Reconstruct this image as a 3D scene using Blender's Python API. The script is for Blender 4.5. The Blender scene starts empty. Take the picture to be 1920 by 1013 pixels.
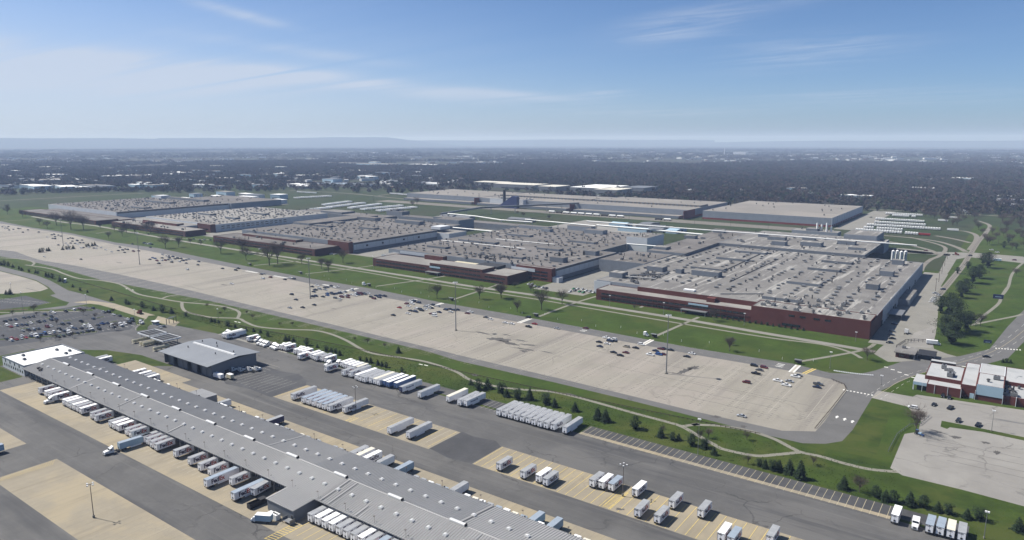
import bpy, math, random
from mathutils import Vector, Matrix, noise
import numpy as np
R = math.radians
random.seed(7)
rng = np.random.default_rng(11)
sc = bpy.context.scene
C = sc.collection

# ---------------------------------------------------------------- camera, sky, sun
PITCH, YAW, CAMH = 10.364, 35.738, 142.0
cd = bpy.data.cameras.new('camera'); cam = bpy.data.objects.new('camera', cd); C.objects.link(cam)
cam.location = (0, 0, CAMH)
cam.rotation_euler = (R(90 - PITCH), 0, R(YAW))
cd.sensor_fit = 'HORIZONTAL'; cd.sensor_width = 36.0
cd.lens = 36.0 * 1326.0 / 1920.0
cd.clip_start = 1.0; cd.clip_end = 120000.0
sc.camera = cam

SUN_EL = 50.0
to_sun = Vector((-0.957 * math.cos(R(SUN_EL)), -0.29 * math.cos(R(SUN_EL)), math.sin(R(SUN_EL)))).normalized()
sd = bpy.data.lights.new('sun', 'SUN'); sun = bpy.data.objects.new('sun', sd); C.objects.link(sun)
sd.energy = 5.0; sd.angle = R(0.55); sd.color = (1.0, 0.96, 0.90)
sun.rotation_euler = to_sun.to_track_quat('Z', 'Y').to_euler()

sc.view_settings.view_transform = 'Standard'; sc.view_settings.look = 'None'
sc.view_settings.exposure = 0.72; sc.view_settings.gamma = 1.0
sc.view_settings.use_curve_mapping = False

w = bpy.data.worlds.new('World'); sc.world = w; w.use_nodes = True
nt = w.node_tree; nt.nodes.clear()
def wn(t, **k):
    n = nt.nodes.new(t)
    for a, b in k.items(): setattr(n, a, b)
    return n
out = wn('ShaderNodeOutputWorld'); bg = wn('ShaderNodeBackground')
sky = wn('ShaderNodeTexSky', sky_type='NISHITA', sun_disc=False)
sky.sun_elevation = R(SUN_EL); sky.sun_rotation = math.atan2(-0.957, -0.29)
sky.altitude = 140; sky.air_density = 0.65; sky.dust_density = 1.1; sky.ozone_density = 4.5
bg.inputs['Strength'].default_value = 0.062
tc = wn('ShaderNodeTexCoord'); sep = wn('ShaderNodeSeparateXYZ')
nt.links.new(tc.outputs['Generated'], sep.inputs[0])
def wm(op, a, b=None, c=None):
    n = wn('ShaderNodeMath', operation=op)
    for i, v in enumerate((a, b, c)):
        if v is None: continue
        if isinstance(v, (int, float)): n.inputs[i].default_value = v
        else: nt.links.new(v, n.inputs[i])
    return n.outputs[0]
# thin cirrus: the view direction is projected on a high flat layer
zz = wm('ADD', wm('MAXIMUM', sep.outputs[2], 0.0), 0.06)
px = wm('DIVIDE', sep.outputs[0], zz); py = wm('DIVIDE', sep.outputs[1], zz)
comb = wn('ShaderNodeCombineXYZ'); nt.links.new(px, comb.inputs[0]); nt.links.new(py, comb.inputs[1])
def wnoise(vec, rot, scl, scale, det=7, rough=0.6, dist=0.6):
    mp = wn('ShaderNodeMapping'); mp.inputs['Rotation'].default_value = (0, 0, R(rot)); mp.inputs['Scale'].default_value = scl
    nt.links.new(vec, mp.inputs[0])
    n = wn('ShaderNodeTexNoise'); n.inputs['Scale'].default_value = scale; n.inputs['Detail'].default_value = det
    n.inputs['Roughness'].default_value = rough; n.inputs['Distortion'].default_value = dist
    nt.links.new(mp.outputs[0], n.inputs['Vector']); return n.outputs['Fac']
def wramp(v, a, b):
    n = wn('ShaderNodeMapRange'); n.interpolation_type = 'SMOOTHSTEP'
    n.inputs['From Min'].default_value = a; n.inputs['From Max'].default_value = b
    nt.links.new(v, n.inputs[0]); return n.outputs[0]
streak_a = wnoise(comb.outputs[0], 97, (0.10, 1.5, 1), 0.9, 7, 0.6, 0.5)
streak_b = wnoise(comb.outputs[0], 14, (0.30, 1.9, 1), 1.3, 8, 0.62, 0.9)
fine = wnoise(comb.outputs[0], 40, (0.8, 1.6, 1), 2.2, 8, 0.65, 0.8)
cover = wnoise(comb.outputs[0], 30, (0.30, 0.55, 1), 0.42, 3, 0.5, 0.2)
def lobe(az, el, naz, nel, tilt=0.0):
    """a bank of cirrus round one direction of the sky: az degrees left of +y, el degrees up"""
    d = Vector((-math.sin(R(az)) * math.cos(R(el)), math.cos(R(az)) * math.cos(R(el)), math.sin(R(el))))
    side = Vector((math.cos(R(az)), math.sin(R(az)), 0)); up = side.cross(d)
    side, up = side * math.cos(R(tilt)) + up * math.sin(R(tilt)), up * math.cos(R(tilt)) - side * math.sin(R(tilt))
    def dot(vv):
        n = wn('ShaderNodeVectorMath', operation='DOT_PRODUCT'); n.inputs[1].default_value = vv
        nt.links.new(tc.outputs['Generated'], n.inputs[0]); return n.outputs['Value']
    a = wm('DIVIDE', dot(side), math.sin(R(naz))); b = wm('DIVIDE', dot(up), math.sin(R(nel)))
    r2 = wm('ADD', wm('MULTIPLY', a, a), wm('MULTIPLY', b, b))
    return wm('MULTIPLY', wm('POWER', 2.718, wm('MULTIPLY', r2, -1.0)), wm('GREATER_THAN', dot(d), 0.0))
def bank(L):
    t = None
    for az, el, na, ne, k, tl in L:
        l = wm('MULTIPLY', lobe(az, el, na, ne, tl), k); t = l if t is None else wm('ADD', t, l)
    return t
bank_a = bank(((72, 5.6, 10, .9, 1.3, -4), (58, 5.0, 9, .8, 1.3, -4), (46, 4.2, 8, .55, 1.2, -6), (36, 3.6, 6, .35, .8, -5), (70, 4.3, 14, .9, 1.0, -2), (100, 7, 16, 1.8, .9, -5), (56, 9.0, 3.2, .35, 1.1, -12), (52, 6.6, 7, .4, .55, -6)))
bank_b = bank(((22.5, 8.6, 4.6, 1.0, 1.1, 7), (14.0, 6.3, 5.2, .9, 1.0, 3), (13.5, 10.2, 3, .5, .6, 5), (29, 3.6, 2.2, .35, .8, 0), (9, 3.0, 8, .6, .5, 0), (24, 2.2, 8, .35, .4, 0), (-14, 8, 9, 1.5, .6, 0)))
veil = bank(((84, 3.4, 36, 6.0, .58, 0), (60, 1.8, 40, 3.0, .25, 0)))
cl_a = wm('MULTIPLY', wm('ADD', bank_a, wm('MULTIPLY', wramp(cover, 0.52, 0.8), 0.25)), wramp(streak_a, 0.30, 0.66))
cl_b = wm('MULTIPLY', wm('MULTIPLY', bank_b, wramp(streak_b, 0.33, 0.68)), wramp(fine, 0.2, 0.6))
cl = wm('MINIMUM', wm('ADD', wm('ADD', wm('MULTIPLY', cl_a, 0.55), wm('MULTIPLY', cl_b, 0.7)), veil), 0.85)
mix = wn('ShaderNodeMixRGB'); mix.inputs['Color2'].default_value = (5.9, 6.6, 7.9, 1)
tint = wn('ShaderNodeMixRGB', blend_type='MULTIPLY'); tint.inputs['Fac'].default_value = 1.0; tint.inputs['Color2'].default_value = (0.93, 1.09, 1.22, 1)   # clear spring air, a little bluer all over
nt.links.new(sky.outputs[0], tint.inputs['Color1'])
nt.links.new(cl, mix.inputs['Fac']); nt.links.new(tint.outputs[0], mix.inputs['Color1'])
nt.links.new(mix.outputs[0], bg.inputs[0]); nt.links.new(bg.outputs[0], out.inputs[0])

# ---------------------------------------------------------------- materials
MATS = {}
def mat(name, col, rough=0.85, metal=0.0, var=0.10, scale=0.15, col2=None, streak=None, cracks=0.0, crack_scale=0.03,
        patch=None, spec=0.3, bump=0.0, stretch=None, emit=None, joints=None):
    """procedural surface in world metres: broad mottling, optional second colour, drawn-out wear, cracks, patches"""
    if name in MATS: return MATS[name]
    m = bpy.data.materials.new(name); m.use_nodes = True; t = m.node_tree; N = t.nodes; L = t.links
    b = N['Principled BSDF']; b.inputs['Roughness'].default_value = rough; b.inputs['Metallic'].default_value = metal
    b.inputs['Specular IOR Level'].default_value = spec
    g = N.new('ShaderNodeNewGeometry')
    def nz(sc_, st=(1, 1, 1), det=5, rg=0.6, dist=0.0, off=0):
        mp = N.new('ShaderNodeMapping'); mp.inputs['Scale'].default_value = st; mp.inputs['Location'].default_value = (off, off * 1.7, 0)
        L.new(g.outputs['Position'], mp.inputs[0]); n = N.new('ShaderNodeTexNoise'); n.inputs['Scale'].default_value = sc_
        n.inputs['Detail'].default_value = det; n.inputs['Roughness'].default_value = rg; n.inputs['Distortion'].default_value = dist
        L.new(mp.outputs[0], n.inputs['Vector']); return n.outputs['Fac']
    def mr(v, a, b_, c=0.0, d=1.0):
        n = N.new('ShaderNodeMapRange'); n.interpolation_type = 'SMOOTHSTEP'
        for i, x in zip(('From Min', 'From Max', 'To Min', 'To Max'), (a, b_, c, d)): n.inputs[i].default_value = x
        L.new(v, n.inputs[0]); return n.outputs[0]
    def mx(f, a, b_, bt='MIX'):
        n = N.new('ShaderNodeMixRGB'); n.blend_type = bt
        for s, v in (('Fac', f), ('Color1', a), ('Color2', b_)):
            if isinstance(v, tuple): n.inputs[s].default_value = (*v, 1)
            elif isinstance(v, (int, float)): n.inputs[s].default_value = v
            else: L.new(v, n.inputs[s])
        return n.outputs[0]
    def mu(a, b_):
        n = N.new('ShaderNodeMath'); n.operation = 'MULTIPLY'
        for i, v in enumerate((a, b_)):
            if isinstance(v, (int, float)): n.inputs[i].default_value = v
            else: L.new(v, n.inputs[i])
        return n.outputs[0]
    tone = lambda q: tuple(v * (0.66 if max(q) < 0.55 else 0.80) for v in q)      # every base colour scaled down to balance the raised exposure
    col = tone(col); col2 = tone(col2) if col2 else None
    streak = [(tone(a[0]), *a[1:]) for a in streak] if streak else None; patch = (tone(patch[0]), *patch[1:]) if patch else None
    c1 = tuple(min(1, c * (1 - var)) for c in col); c2 = tuple(min(1, c * (1 + var)) for c in col)
    c = mx(mr(nz(scale, stretch or (1, 1, 1)), 0.3, 0.7), c1, c2)
    if var: c = mx(mr(nz(scale * 9, off=31), 0.3, 0.7, 0, 0.5), c, tuple(x * (1 - var * 1.2) for x in col))
    if col2: c = mx(mr(nz(scale * 0.35, stretch or (1, 1, 1), 4, 0.65, 0.4, 77), 0.45, 0.62), c, tuple(col2))
    if streak:  # (colour, scale, stretch, lo, hi, strength)
        for k, (sc_, sca, st, lo, hi, am) in enumerate(streak):
            c = mx(mr(nz(sca, st, 6, 0.65, 0.3, 13 + 40 * k), lo, hi, 0, am), c, sc_)
    if patch:
        pc, ps, lo, hi, am = patch
        c = mx(mr(nz(ps, (1, 1, 1), 8, 0.7, 0.5, 5), lo, hi, 0, am), c, pc)
    if cracks:
        mp = N.new('ShaderNodeVectorMath'); mp.operation = 'ADD'
        nn = N.new('ShaderNodeTexNoise'); nn.inputs['Scale'].default_value = crack_scale * 3; nn.inputs['Detail'].default_value = 6
        L.new(g.outputs['Position'], nn.inputs['Vector'])
        ns = N.new('ShaderNodeVectorMath'); ns.operation = 'SCALE'; ns.inputs['Scale'].default_value = 0.5 / crack_scale
        L.new(nn.outputs['Color'], ns.inputs[0]); L.new(g.outputs['Position'], mp.inputs[0]); L.new(ns.outputs[0], mp.inputs[1])
        vo = N.new('ShaderNodeTexVoronoi'); vo.feature = 'DISTANCE_TO_EDGE'; vo.inputs['Scale'].default_value = crack_scale
        L.new(mp.outputs[0], vo.inputs['Vector'])
        f = mu(mr(vo.outputs['Distance'], 0.0, 0.018 , 1, 0), mr(nz(0.02, off=9), 0.45, 0.6))
        c = mx(mu(f, cracks), c, tuple(x * 0.35 for x in col))
    if joints:  # slab joints every (jx, jy) metres
        jx, jy, am = joints
        sp = N.new('ShaderNodeSeparateXYZ'); L.new(g.outputs['Position'], sp.inputs[0])
        for ax, j in ((0, jx), (1, jy)):
            if not j: continue
            md = N.new('ShaderNodeMath'); md.operation = 'PINGPONG'; md.inputs[1].default_value = j / 2; L.new(sp.outputs[ax], md.inputs[0])
            c = mx(mr(md.outputs[0], 0.04, 0.16, am, 0), c, tuple(x * 0.5 for x in col))
    L.new(c, b.inputs['Base Color'])
    if bump:
        bn = N.new('ShaderNodeBump'); bn.inputs['Strength'].default_value = bump; bn.inputs['Distance'].default_value = 0.3
        L.new(nz(scale * 12, off=3), bn.inputs['Height']); L.new(bn.outputs[0], b.inputs['Normal'])
    MATS[name] = m; return m
M = {}
M['grass'] = mat('grass', (0.055, 0.090, 0.014), 0.95, var=0.22, scale=0.05, col2=(0.066, 0.088, 0.018), patch=((0.15, 0.145, 0.06), 0.05, 0.55, 0.78, 0.55), spec=0.1, bump=0.5,
                 streak=[((0.028, 0.055, 0.014), 0.3, (1, 0.4, 1), 0.5, 0.75, 0.5)])
M['bank'] = mat('bank_grass', (0.051, 0.081, 0.013), 0.95, var=0.25, scale=0.08, col2=(0.074, 0.092, 0.020), patch=((0.20, 0.19, 0.10), 0.05, 0.60, 0.78, 0.55), spec=0.1, bump=0.6,
                streak=[((0.022, 0.045, 0.012), 0.12, (0.3, 1, 1), 0.5, 0.7, 0.6)])
M['field'] = mat('field_grass', (0.046, 0.066, 0.025), 0.95, var=0.15, scale=0.02, col2=(0.055, 0.064, 0.032), spec=0.1)
M['duff'] = mat('woodland_floor', (0.048, 0.040, 0.034), 0.95, var=0.2, scale=0.01, col2=(0.055, 0.068, 0.035), spec=0.1)
M['asphalt'] = mat('yard_asphalt', (0.118, 0.115, 0.111), 0.9, var=0.13, scale=0.06, col2=(0.145, 0.140, 0.133), cracks=0.75, crack_scale=0.035,
                   streak=[((0.070, 0.070, 0.072), 0.07, (0.12, 1.0, 1), 0.50, 0.68, 0.8), ((0.185, 0.178, 0.168), 0.25, (0.04, 1.5, 1), 0.5, 0.75, 0.6), ((0.085, 0.083, 0.082), 0.5, (0.03, 1.5, 1), 0.55, 0.75, 0.5)], bump=0.15)
M['asphalt_dark'] = mat('sealed_asphalt', (0.074, 0.074, 0.077), 0.85, var=0.15, scale=0.1, col2=(0.10, 0.10, 0.10),
                        streak=[((0.10, 0.10, 0.10), 0.2, (1.0, 0.08, 1), 0.52, 0.75, 0.5)], cracks=0.3)
M['staff'] = mat('staff_lot_asphalt', (0.060, 0.062, 0.068), 0.9, var=0.15, scale=0.08, cracks=0.3, streak=[((0.11, 0.11, 0.112), 0.1, (1, 0.1, 1), 0.5, 0.75, 0.4)])
M['road'] = mat('road_asphalt', (0.155, 0.151, 0.145), 0.9, var=0.1, scale=0.08, cracks=0.4, crack_scale=0.05, streak=[((0.10, 0.10, 0.10), 0.06, (0.2, 1, 1), 0.55, 0.75, 0.5)])
M['tan'] = mat('yard_concrete', (0.335, 0.292, 0.215), 0.9, var=0.08, scale=0.07, col2=(0.385, 0.325, 0.22), joints=(3.95, 0, 0.30), cracks=0.25, crack_scale=0.06,
               streak=[((0.225, 0.19, 0.13), 0.16, (1.0, 0.10, 1), 0.48, 0.75, 0.6), ((0.44, 0.385, 0.28), 0.35, (1.3, 0.07, 1), 0.55, 0.8, 0.5)])
M['lot'] = mat('lot_concrete', (0.325, 0.300, 0.250), 0.9, var=0.07, scale=0.03, col2=(0.35, 0.315, 0.27), cracks=0.35, crack_scale=0.022,
               streak=[((0.215, 0.195, 0.17), 0.05, (1.3, 0.10, 1), 0.47, 0.70, 0.75), ((0.40, 0.365, 0.315), 0.09, (1.6, 0.08, 1), 0.5, 0.75, 0.6), ((0.12, 0.115, 0.11), 0.04, (0.10, 3.4, 1), 0.645, 0.68, 0.65)])
M['elot'] = mat('east_lot_concrete', (0.29, 0.275, 0.25), 0.9, var=0.07, scale=0.05, col2=(0.33, 0.315, 0.285), cracks=0.6, crack_scale=0.03,
                streak=[((0.12, 0.12, 0.12), 0.045, (0.15, 2.2, 1), 0.63, 0.69, 0.75), ((0.25, 0.24, 0.22), 0.1, (0.2, 1, 1), 0.5, 0.8, 0.5)])
M['path'] = mat('path_concrete', (0.25, 0.24, 0.195), 0.9, var=0.08, scale=0.2)
M['pave'] = mat('pale_pavement', (0.27, 0.258, 0.225), 0.9, var=0.1, scale=0.08, cracks=0.2)
M['gravel'] = mat('gravel', (0.24, 0.22, 0.185), 0.95, var=0.15, scale=0.3)
M['yellow'] = mat('yellow_paint', (0.62, 0.47, 0.14), 0.8, var=0.15, scale=0.8, patch=((0.42, 0.35, 0.22), 0.5, 0.5, 0.7, 0.7))
M['palebay'] = mat('pale_bay_paint', (0.50, 0.44, 0.30), 0.8, var=0.12, scale=0.8)
M['whitep'] = mat('white_road_paint', (0.78, 0.77, 0.72), 0.8, var=0.08, scale=0.8)
M['faint'] = mat('worn_paint', (0.52, 0.485, 0.415), 0.9, var=0.12, scale=0.3)
M['faintd'] = mat('oil_drips', (0.16, 0.15, 0.135), 0.9, var=0.2, scale=0.5)
M['metalroof'] = mat('galvanised_roof', (0.350, 0.346, 0.338), 0.6, 0.0, var=0.08, scale=0.05, streak=[((0.25, 0.25, 0.25), 0.12, (1, 0.12, 1), 0.45, 0.75, 0.7), ((0.36, 0.34, 0.31), 0.05, (0.3, 0.6, 1), 0.55, 0.75, 0.5), ((0.20, 0.195, 0.19), 0.25, (1.6, 0.10, 1), 0.60, 0.72, 0.6)])
M['metalroof_old'] = mat('older_roof', (0.325, 0.326, 0.326), 0.6, 0.0, var=0.08, scale=0.05, streak=[((0.215, 0.22, 0.225), 0.12, (1, 0.12, 1), 0.45, 0.75, 0.7), ((0.33, 0.32, 0.30), 0.06, (0.3, 0.6, 1), 0.55, 0.75, 0.45)])
M['metalroof_new'] = mat('newer_roof', (0.405, 0.400, 0.390), 0.6, 0.0, var=0.06, scale=0.05)
M['rib'] = mat('roof_rib', (0.50, 0.488, 0.465), 0.5, 0.0, var=0.05)
M['shoproof'] = mat('shop_roof', (0.25, 0.265, 0.285), 0.6, 0.2, var=0.07, scale=0.08, streak=[((0.33, 0.345, 0.36), 0.1, (1, 0.15, 1), 0.5, 0.8, 0.5)])
M['shade'] = mat('eave_shade_and_fascia', (0.10, 0.105, 0.115), 0.7, var=0.1)  # dark colour carries the shade beneath the eaves; also used for dark fascias
M['wallgrey'] = mat('grey_metal_wall', (0.205, 0.225, 0.255), 0.6, 0.1, var=0.06, scale=0.1)
M['skylight'] = mat('skylight_dome', (0.66, 0.66, 0.65), 0.4, var=0.03)
M['whiteroof'] = mat('white_membrane', (0.84, 0.84, 0.82), 0.6, var=0.03, scale=0.1)
M['whitewall'] = mat('white_wall', (0.60, 0.62, 0.64), 0.8, var=0.05, scale=0.1)
M['white'] = mat('white_paint', (0.80, 0.80, 0.79), 0.4, var=0.03, scale=0.3, spec=0.5)
M['trailer'] = mat('trailer_side', (0.93, 0.93, 0.94), 0.45, var=0.06, scale=0.4, spec=0.5, streak=[((0.70, 0.68, 0.64), 0.6, (1, 1, 0.12), 0.5, 0.8, 0.5)])
M['roofw'] = mat('white_trailer_roof', (0.86, 0.86, 0.85), 0.5, var=0.03, scale=0.3)
M['roofg'] = mat('grey_trailer_roof', (0.40, 0.41, 0.42), 0.5, 0.0, var=0.12, scale=0.35)
M['roofb'] = mat('bluish_trailer_roof', (0.36, 0.42, 0.49), 0.5, 0.0, var=0.08, scale=0.35)
M['rooft'] = mat('cream_trailer_roof', (0.70, 0.66, 0.55), 0.5, var=0.08, scale=0.35)
M['blue'] = mat('blue_trailer', (0.06, 0.14, 0.34), 0.45, var=0.08, scale=0.3, spec=0.5)
M['navy'] = mat('navy_paint', (0.03, 0.04, 0.14), 0.4, var=0.08, spec=0.5)
M['rubber'] = mat('rubber', (0.02, 0.02, 0.02), 0.9, var=0.1)
M['chassis'] = mat('black_steel', (0.035, 0.035, 0.038), 0.7, var=0.2)
M['glass'] = mat('dark_glass', (0.02, 0.025, 0.03), 0.12, var=0.0, spec=0.6)
M['purple'] = mat('purple_lettering', (0.022, 0.008, 0.055), 0.5, var=0.0)
M['orange'] = mat('orange_lettering', (0.45, 0.04, 0.02), 0.5, var=0.0)
M['cream'] = mat('cream_tank', (0.62, 0.56, 0.38), 0.5, var=0.06)
M['brick'] = mat('red_brick', (0.140, 0.040, 0.031), 0.9, var=0.14, scale=0.12, col2=(0.130, 0.040, 0.032))
M['brickd'] = mat('brown_brick', (0.118, 0.044, 0.036), 0.9, var=0.14, scale=0.12)
M['panelw'] = mat('pale_wall_panels', (0.54, 0.57, 0.60), 0.8, var=0.06, scale=0.1, joints=(0, 8, 0.25))
M['panelg'] = mat('grey_wall_panels', (0.30, 0.33, 0.37), 0.8, var=0.08, scale=0.1, joints=(6, 6, 0.25))
M['penth'] = mat('penthouse_cladding', (0.215, 0.240, 0.275), 0.8, var=0.1, scale=0.2, joints=(1.6, 1.6, 0.35))
RS = [((0.44, 0.425, 0.395), 0.085, (2.4, 0.12, 1), 0.54, 0.62, 0.85), ((0.115, 0.11, 0.108), 0.11, (1.6, 0.5, 1), 0.60, 0.70, 0.7), ((0.16, 0.15, 0.142), 0.045, (0.25, 1, 1), 0.56, 0.72, 0.5)]
M['gravelroof'] = mat('ballast_roof', (0.222, 0.212, 0.200), 0.95, var=0.12, scale=0.05, col2=(0.26, 0.25, 0.235), streak=RS, patch=((0.50, 0.49, 0.47), 0.13, 0.62, 0.69, 0.85), spec=0.1)
M['brownroof'] = mat('brown_ballast_roof', (0.178, 0.166, 0.155), 0.95, var=0.12, scale=0.05, col2=(0.215, 0.20, 0.19), streak=[((0.34, 0.325, 0.30), 0.07, (2.0, 0.14, 1), 0.58, 0.66, 0.65), ((0.11, 0.105, 0.10), 0.05, (0.3, 1, 1), 0.56, 0.72, 0.5)], patch=((0.30, 0.28, 0.25), 0.08, 0.66, 0.75, 0.6), spec=0.1)
M['paleroof'] = mat('pale_ballast_roof', (0.28, 0.265, 0.245), 0.95, var=0.1, scale=0.05, col2=(0.34, 0.325, 0.30), streak=[((0.22, 0.21, 0.20), 0.04, (1.0, 0.2, 1), 0.58, 0.72, 0.55)], patch=((0.50, 0.49, 0.47), 0.07, 0.62, 0.72, 0.7), spec=0.1)
M['wornwhite'] = mat('worn_white_roof', (0.50, 0.505, 0.50), 0.8, var=0.06, scale=0.1, patch=((0.13, 0.15, 0.16), 0.075, 0.60, 0.66, 0.8), col2=(0.40, 0.41, 0.41))
M['longroof'] = mat('far_plant_roof', (0.28, 0.26, 0.235), 0.95, var=0.08, scale=0.02, col2=(0.32, 0.295, 0.265), spec=0.1, streak=[((0.50, 0.47, 0.42), 0.03, (0.2, 1.0, 1), 0.6, 0.75, 0.5)])
M['vent'] = mat('roof_ventilator', (0.05, 0.05, 0.052), 0.7, 0.2, var=0.2)
M['duct'] = mat('galvanised_duct', (0.26, 0.265, 0.27), 0.5, 0.3, var=0.1)
M['pipe'] = mat('white_pipe', (0.72, 0.72, 0.70), 0.5, var=0.05)
M['black'] = mat('dark_opening', (0.018, 0.018, 0.02), 0.8, var=0.1)
M['redband'] = mat('red_base_wall', (0.24, 0.045, 0.035), 0.85, var=0.1, scale=0.05)
M['lightblue'] = mat('pale_blue_panel', (0.36, 0.49, 0.58), 0.6, var=0.04, scale=0.2)
M['steel'] = mat('galvanised_steel', (0.36, 0.37, 0.38), 0.5, 0.6, var=0.08)
M['polebrown'] = mat('weathered_pole', (0.16, 0.13, 0.11), 0.8, var=0.15)
M['wood'] = mat('timber_post', (0.10, 0.075, 0.06), 0.9, var=0.2)
M['redm'] = mat('rust_red_paint', (0.22, 0.035, 0.025), 0.6, var=0.12)
M['bark'] = mat('bark', (0.11, 0.092, 0.078), 0.95, var=0.2, scale=1.0, spec=0.1)
M['twig'] = mat('bare_twigs', (0.125, 0.098, 0.082), 0.95, var=0.2, scale=1.0, spec=0.1)
M['needle'] = mat('evergreen_needles', (0.022, 0.040, 0.017), 0.9, var=0.35, scale=1.2, spec=0.15)
M['pine'] = mat('pine_needles', (0.028, 0.046, 0.020), 0.9, var=0.4, scale=0.5, spec=0.15)
M['woods'] = mat('distant_bare_crowns', (0.070, 0.054, 0.048), 0.95, var=0.25, scale=0.02, col2=(0.060, 0.054, 0.042), spec=0.1)
M['woodsr'] = mat('budding_crowns', (0.115, 0.075, 0.065), 0.95, var=0.25, scale=0.02, col2=(0.095, 0.092, 0.06), spec=0.1)
M['woodsg'] = mat('green_crowns', (0.035, 0.055, 0.028), 0.95, var=0.25, scale=0.02, spec=0.1)
M['hill'] = mat('hill_woods', (0.05, 0.06, 0.045), 0.95, var=0.15, scale=0.001, spec=0.1)
M['blossom'] = mat('pale_blossom', (0.50, 0.42, 0.42), 0.9, var=0.15)
M['mulch'] = mat('mulch', (0.10, 0.055, 0.035), 0.95, var=0.2, scale=0.5)
CARC = {'k': ('black', (0.012, 0.012, 0.014)), 'w': ('white', (0.78, 0.78, 0.77)), 's': ('silver', (0.46, 0.48, 0.50)), 'g': ('grey', (0.12, 0.125, 0.13)),
        'r': ('dark red', (0.16, 0.018, 0.018)), 'R': ('bright red', (0.42, 0.03, 0.02)), 'b': ('blue', (0.03, 0.10, 0.32)), 'n': ('dark blue', (0.018, 0.03, 0.075)),
        't': ('beige', (0.40, 0.36, 0.28)), 'G': ('green', (0.03, 0.28, 0.07))}
for k, (nm, c) in CARC.items(): M['car_' + k] = mat(nm.replace(' ', '_') + '_car_paint', c, 0.25, var=0.0, spec=0.6)

# ---------------------------------------------------------------- mesh and object helpers
class MB:
    def __init__(s): s.v = []; s.f = []; s.m = []; s.mats = []
    def mi(s, m):
        if m not in s.mats: s.mats.append(m)
        return s.mats.index(m)
    def add(s, vs, fs, m):
        o = len(s.v); s.v += vs; i = s.mi(m)
        for f in fs: s.f.append(tuple(o + a for a in f)); s.m.append(i)
    def box(s, x0, x1, y0, y1, z0, z1, m, top=None, bottom=True):
        vs = [(x0, y0, z0), (x1, y0, z0), (x1, y1, z0), (x0, y1, z0), (x0, y0, z1), (x1, y0, z1), (x1, y1, z1), (x0, y1, z1)]
        fs = [(0, 1, 5, 4), (1, 2, 6, 5), (2, 3, 7, 6), (3, 0, 4, 7)] + ([(3, 2, 1, 0)] if bottom else [])
        s.add(vs, fs, m); s.f.append(tuple(len(s.v) - 8 + a for a in (4, 5, 6, 7))); s.m.append(s.mi(top or m)); return s
    def prism(s, prof, y0, y1, m, axis='y'):
        """profile of (a, z) points swept along y (or along x)"""
        n = len(prof)
        if axis == 'y': vs = [(a, y0, z) for a, z in prof] + [(a, y1, z) for a, z in prof]
        else: vs = [(y0, a, z) for a, z in prof] + [(y1, a, z) for a, z in prof]
        fs = [tuple(range(n)), tuple(range(2 * n - 1, n - 1, -1))] + [(i, i + n, (i + 1) % n + n, (i + 1) % n) for i in range(n)]
        s.add(vs, fs, m); return s
    def tube(s, a, b, r0, r1, m, n=6, cap=True):
        a = Vector(a); b = Vector(b); d = (b - a).normalized(); u = d.orthogonal().normalized(); w_ = d.cross(u)
        vs = []
        for c, r in ((a, r0), (b, r1)):
            for k in range(n):
                t = 2 * math.pi * k / n; vs.append(tuple(c + u * (r * math.cos(t)) + w_ * (r * math.sin(t))))
        fs = [(k, (k + 1) % n, n + (k + 1) % n, n + k) for k in range(n)]
        if cap: fs += [tuple(range(n - 1, -1, -1)), tuple(range(n, 2 * n))]
        s.add(vs, fs, m); return s
    def poly(s, pts, z, m):
        n = len(pts); s.add([(p[0], p[1], z) for p in pts], [tuple(range(n))], m); return s
    def mesh(s, name):
        me = bpy.data.meshes.new(name); me.from_pydata(s.v, [], s.f)
        for m in s.mats: me.materials.append(m)
        me.polygons.foreach_set('material_index', s.m); me.update(); return me
def link(name, me, parent=None, loc=(0, 0, 0), rz=0.0, scale=None):
    o = bpy.data.objects.new(name, me); C.objects.link(o); o.location = loc; o.rotation_euler = (0, 0, rz)
    if parent is not None: o.parent = parent
    if scale: o.scale = scale if isinstance(scale, tuple) else (scale,) * 3
    return o
def thing(name, label, cat, loc=(0, 0, 0), rz=0.0, group=None, me=None):
    o = link(name, me, None, loc, rz); o['label'] = label; o['category'] = cat
    if group: o['group'] = group
    return o
def part(name, mb, parent, **k): return link(name, mb.mesh(name) if isinstance(mb, MB) else mb, parent, **k)
def stuff(o, label=None, cat=None):
    o['kind'] = 'stuff'
    if label: o['label'] = label
    if cat: o['category'] = cat
    return o
def struct(name, mb):
    o = link(name, mb.mesh(name)); o['kind'] = 'structure'; return o
def copy_thing(src, loc, rz, label=None, group=None):
    r = src.copy(); C.objects.link(r); r.location = loc; r.rotation_euler = (0, 0, rz)
    if label: r['label'] = label
    if group: r['group'] = group
    for ch in src.children:
        c = ch.copy(); C.objects.link(c); c.parent = r
        for g in ch.children:
            d = g.copy(); C.objects.link(d); d.parent = c
    return r
ONES = 'first second third fourth fifth sixth seventh eighth ninth tenth eleventh twelfth thirteenth fourteenth fifteenth sixteenth seventeenth eighteenth nineteenth'.split()
TENS = 'twent thirt fort fift sixt sevent eight ninet'.split()
def nth(n):
    if n <= 19: return ONES[n - 1]
    if n >= 100: return '%d%s' % (n, 'th' if n % 100 in (11, 12, 13) else {1: 'st', 2: 'nd', 3: 'rd'}.get(n % 10, 'th'))
    t, u = divmod(n, 10); return TENS[t - 2] + ('ieth' if u == 0 else 'y-' + ONES[u - 1])
fwd = (-math.sin(R(YAW)), math.cos(R(YAW))); rgt = (math.cos(R(YAW)), math.sin(R(YAW)))
def bearing(x, y): return (x * rgt[0] + y * rgt[1]) / (x * fwd[0] + y * fwd[1])   # order from left to right as one looks over the site

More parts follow.
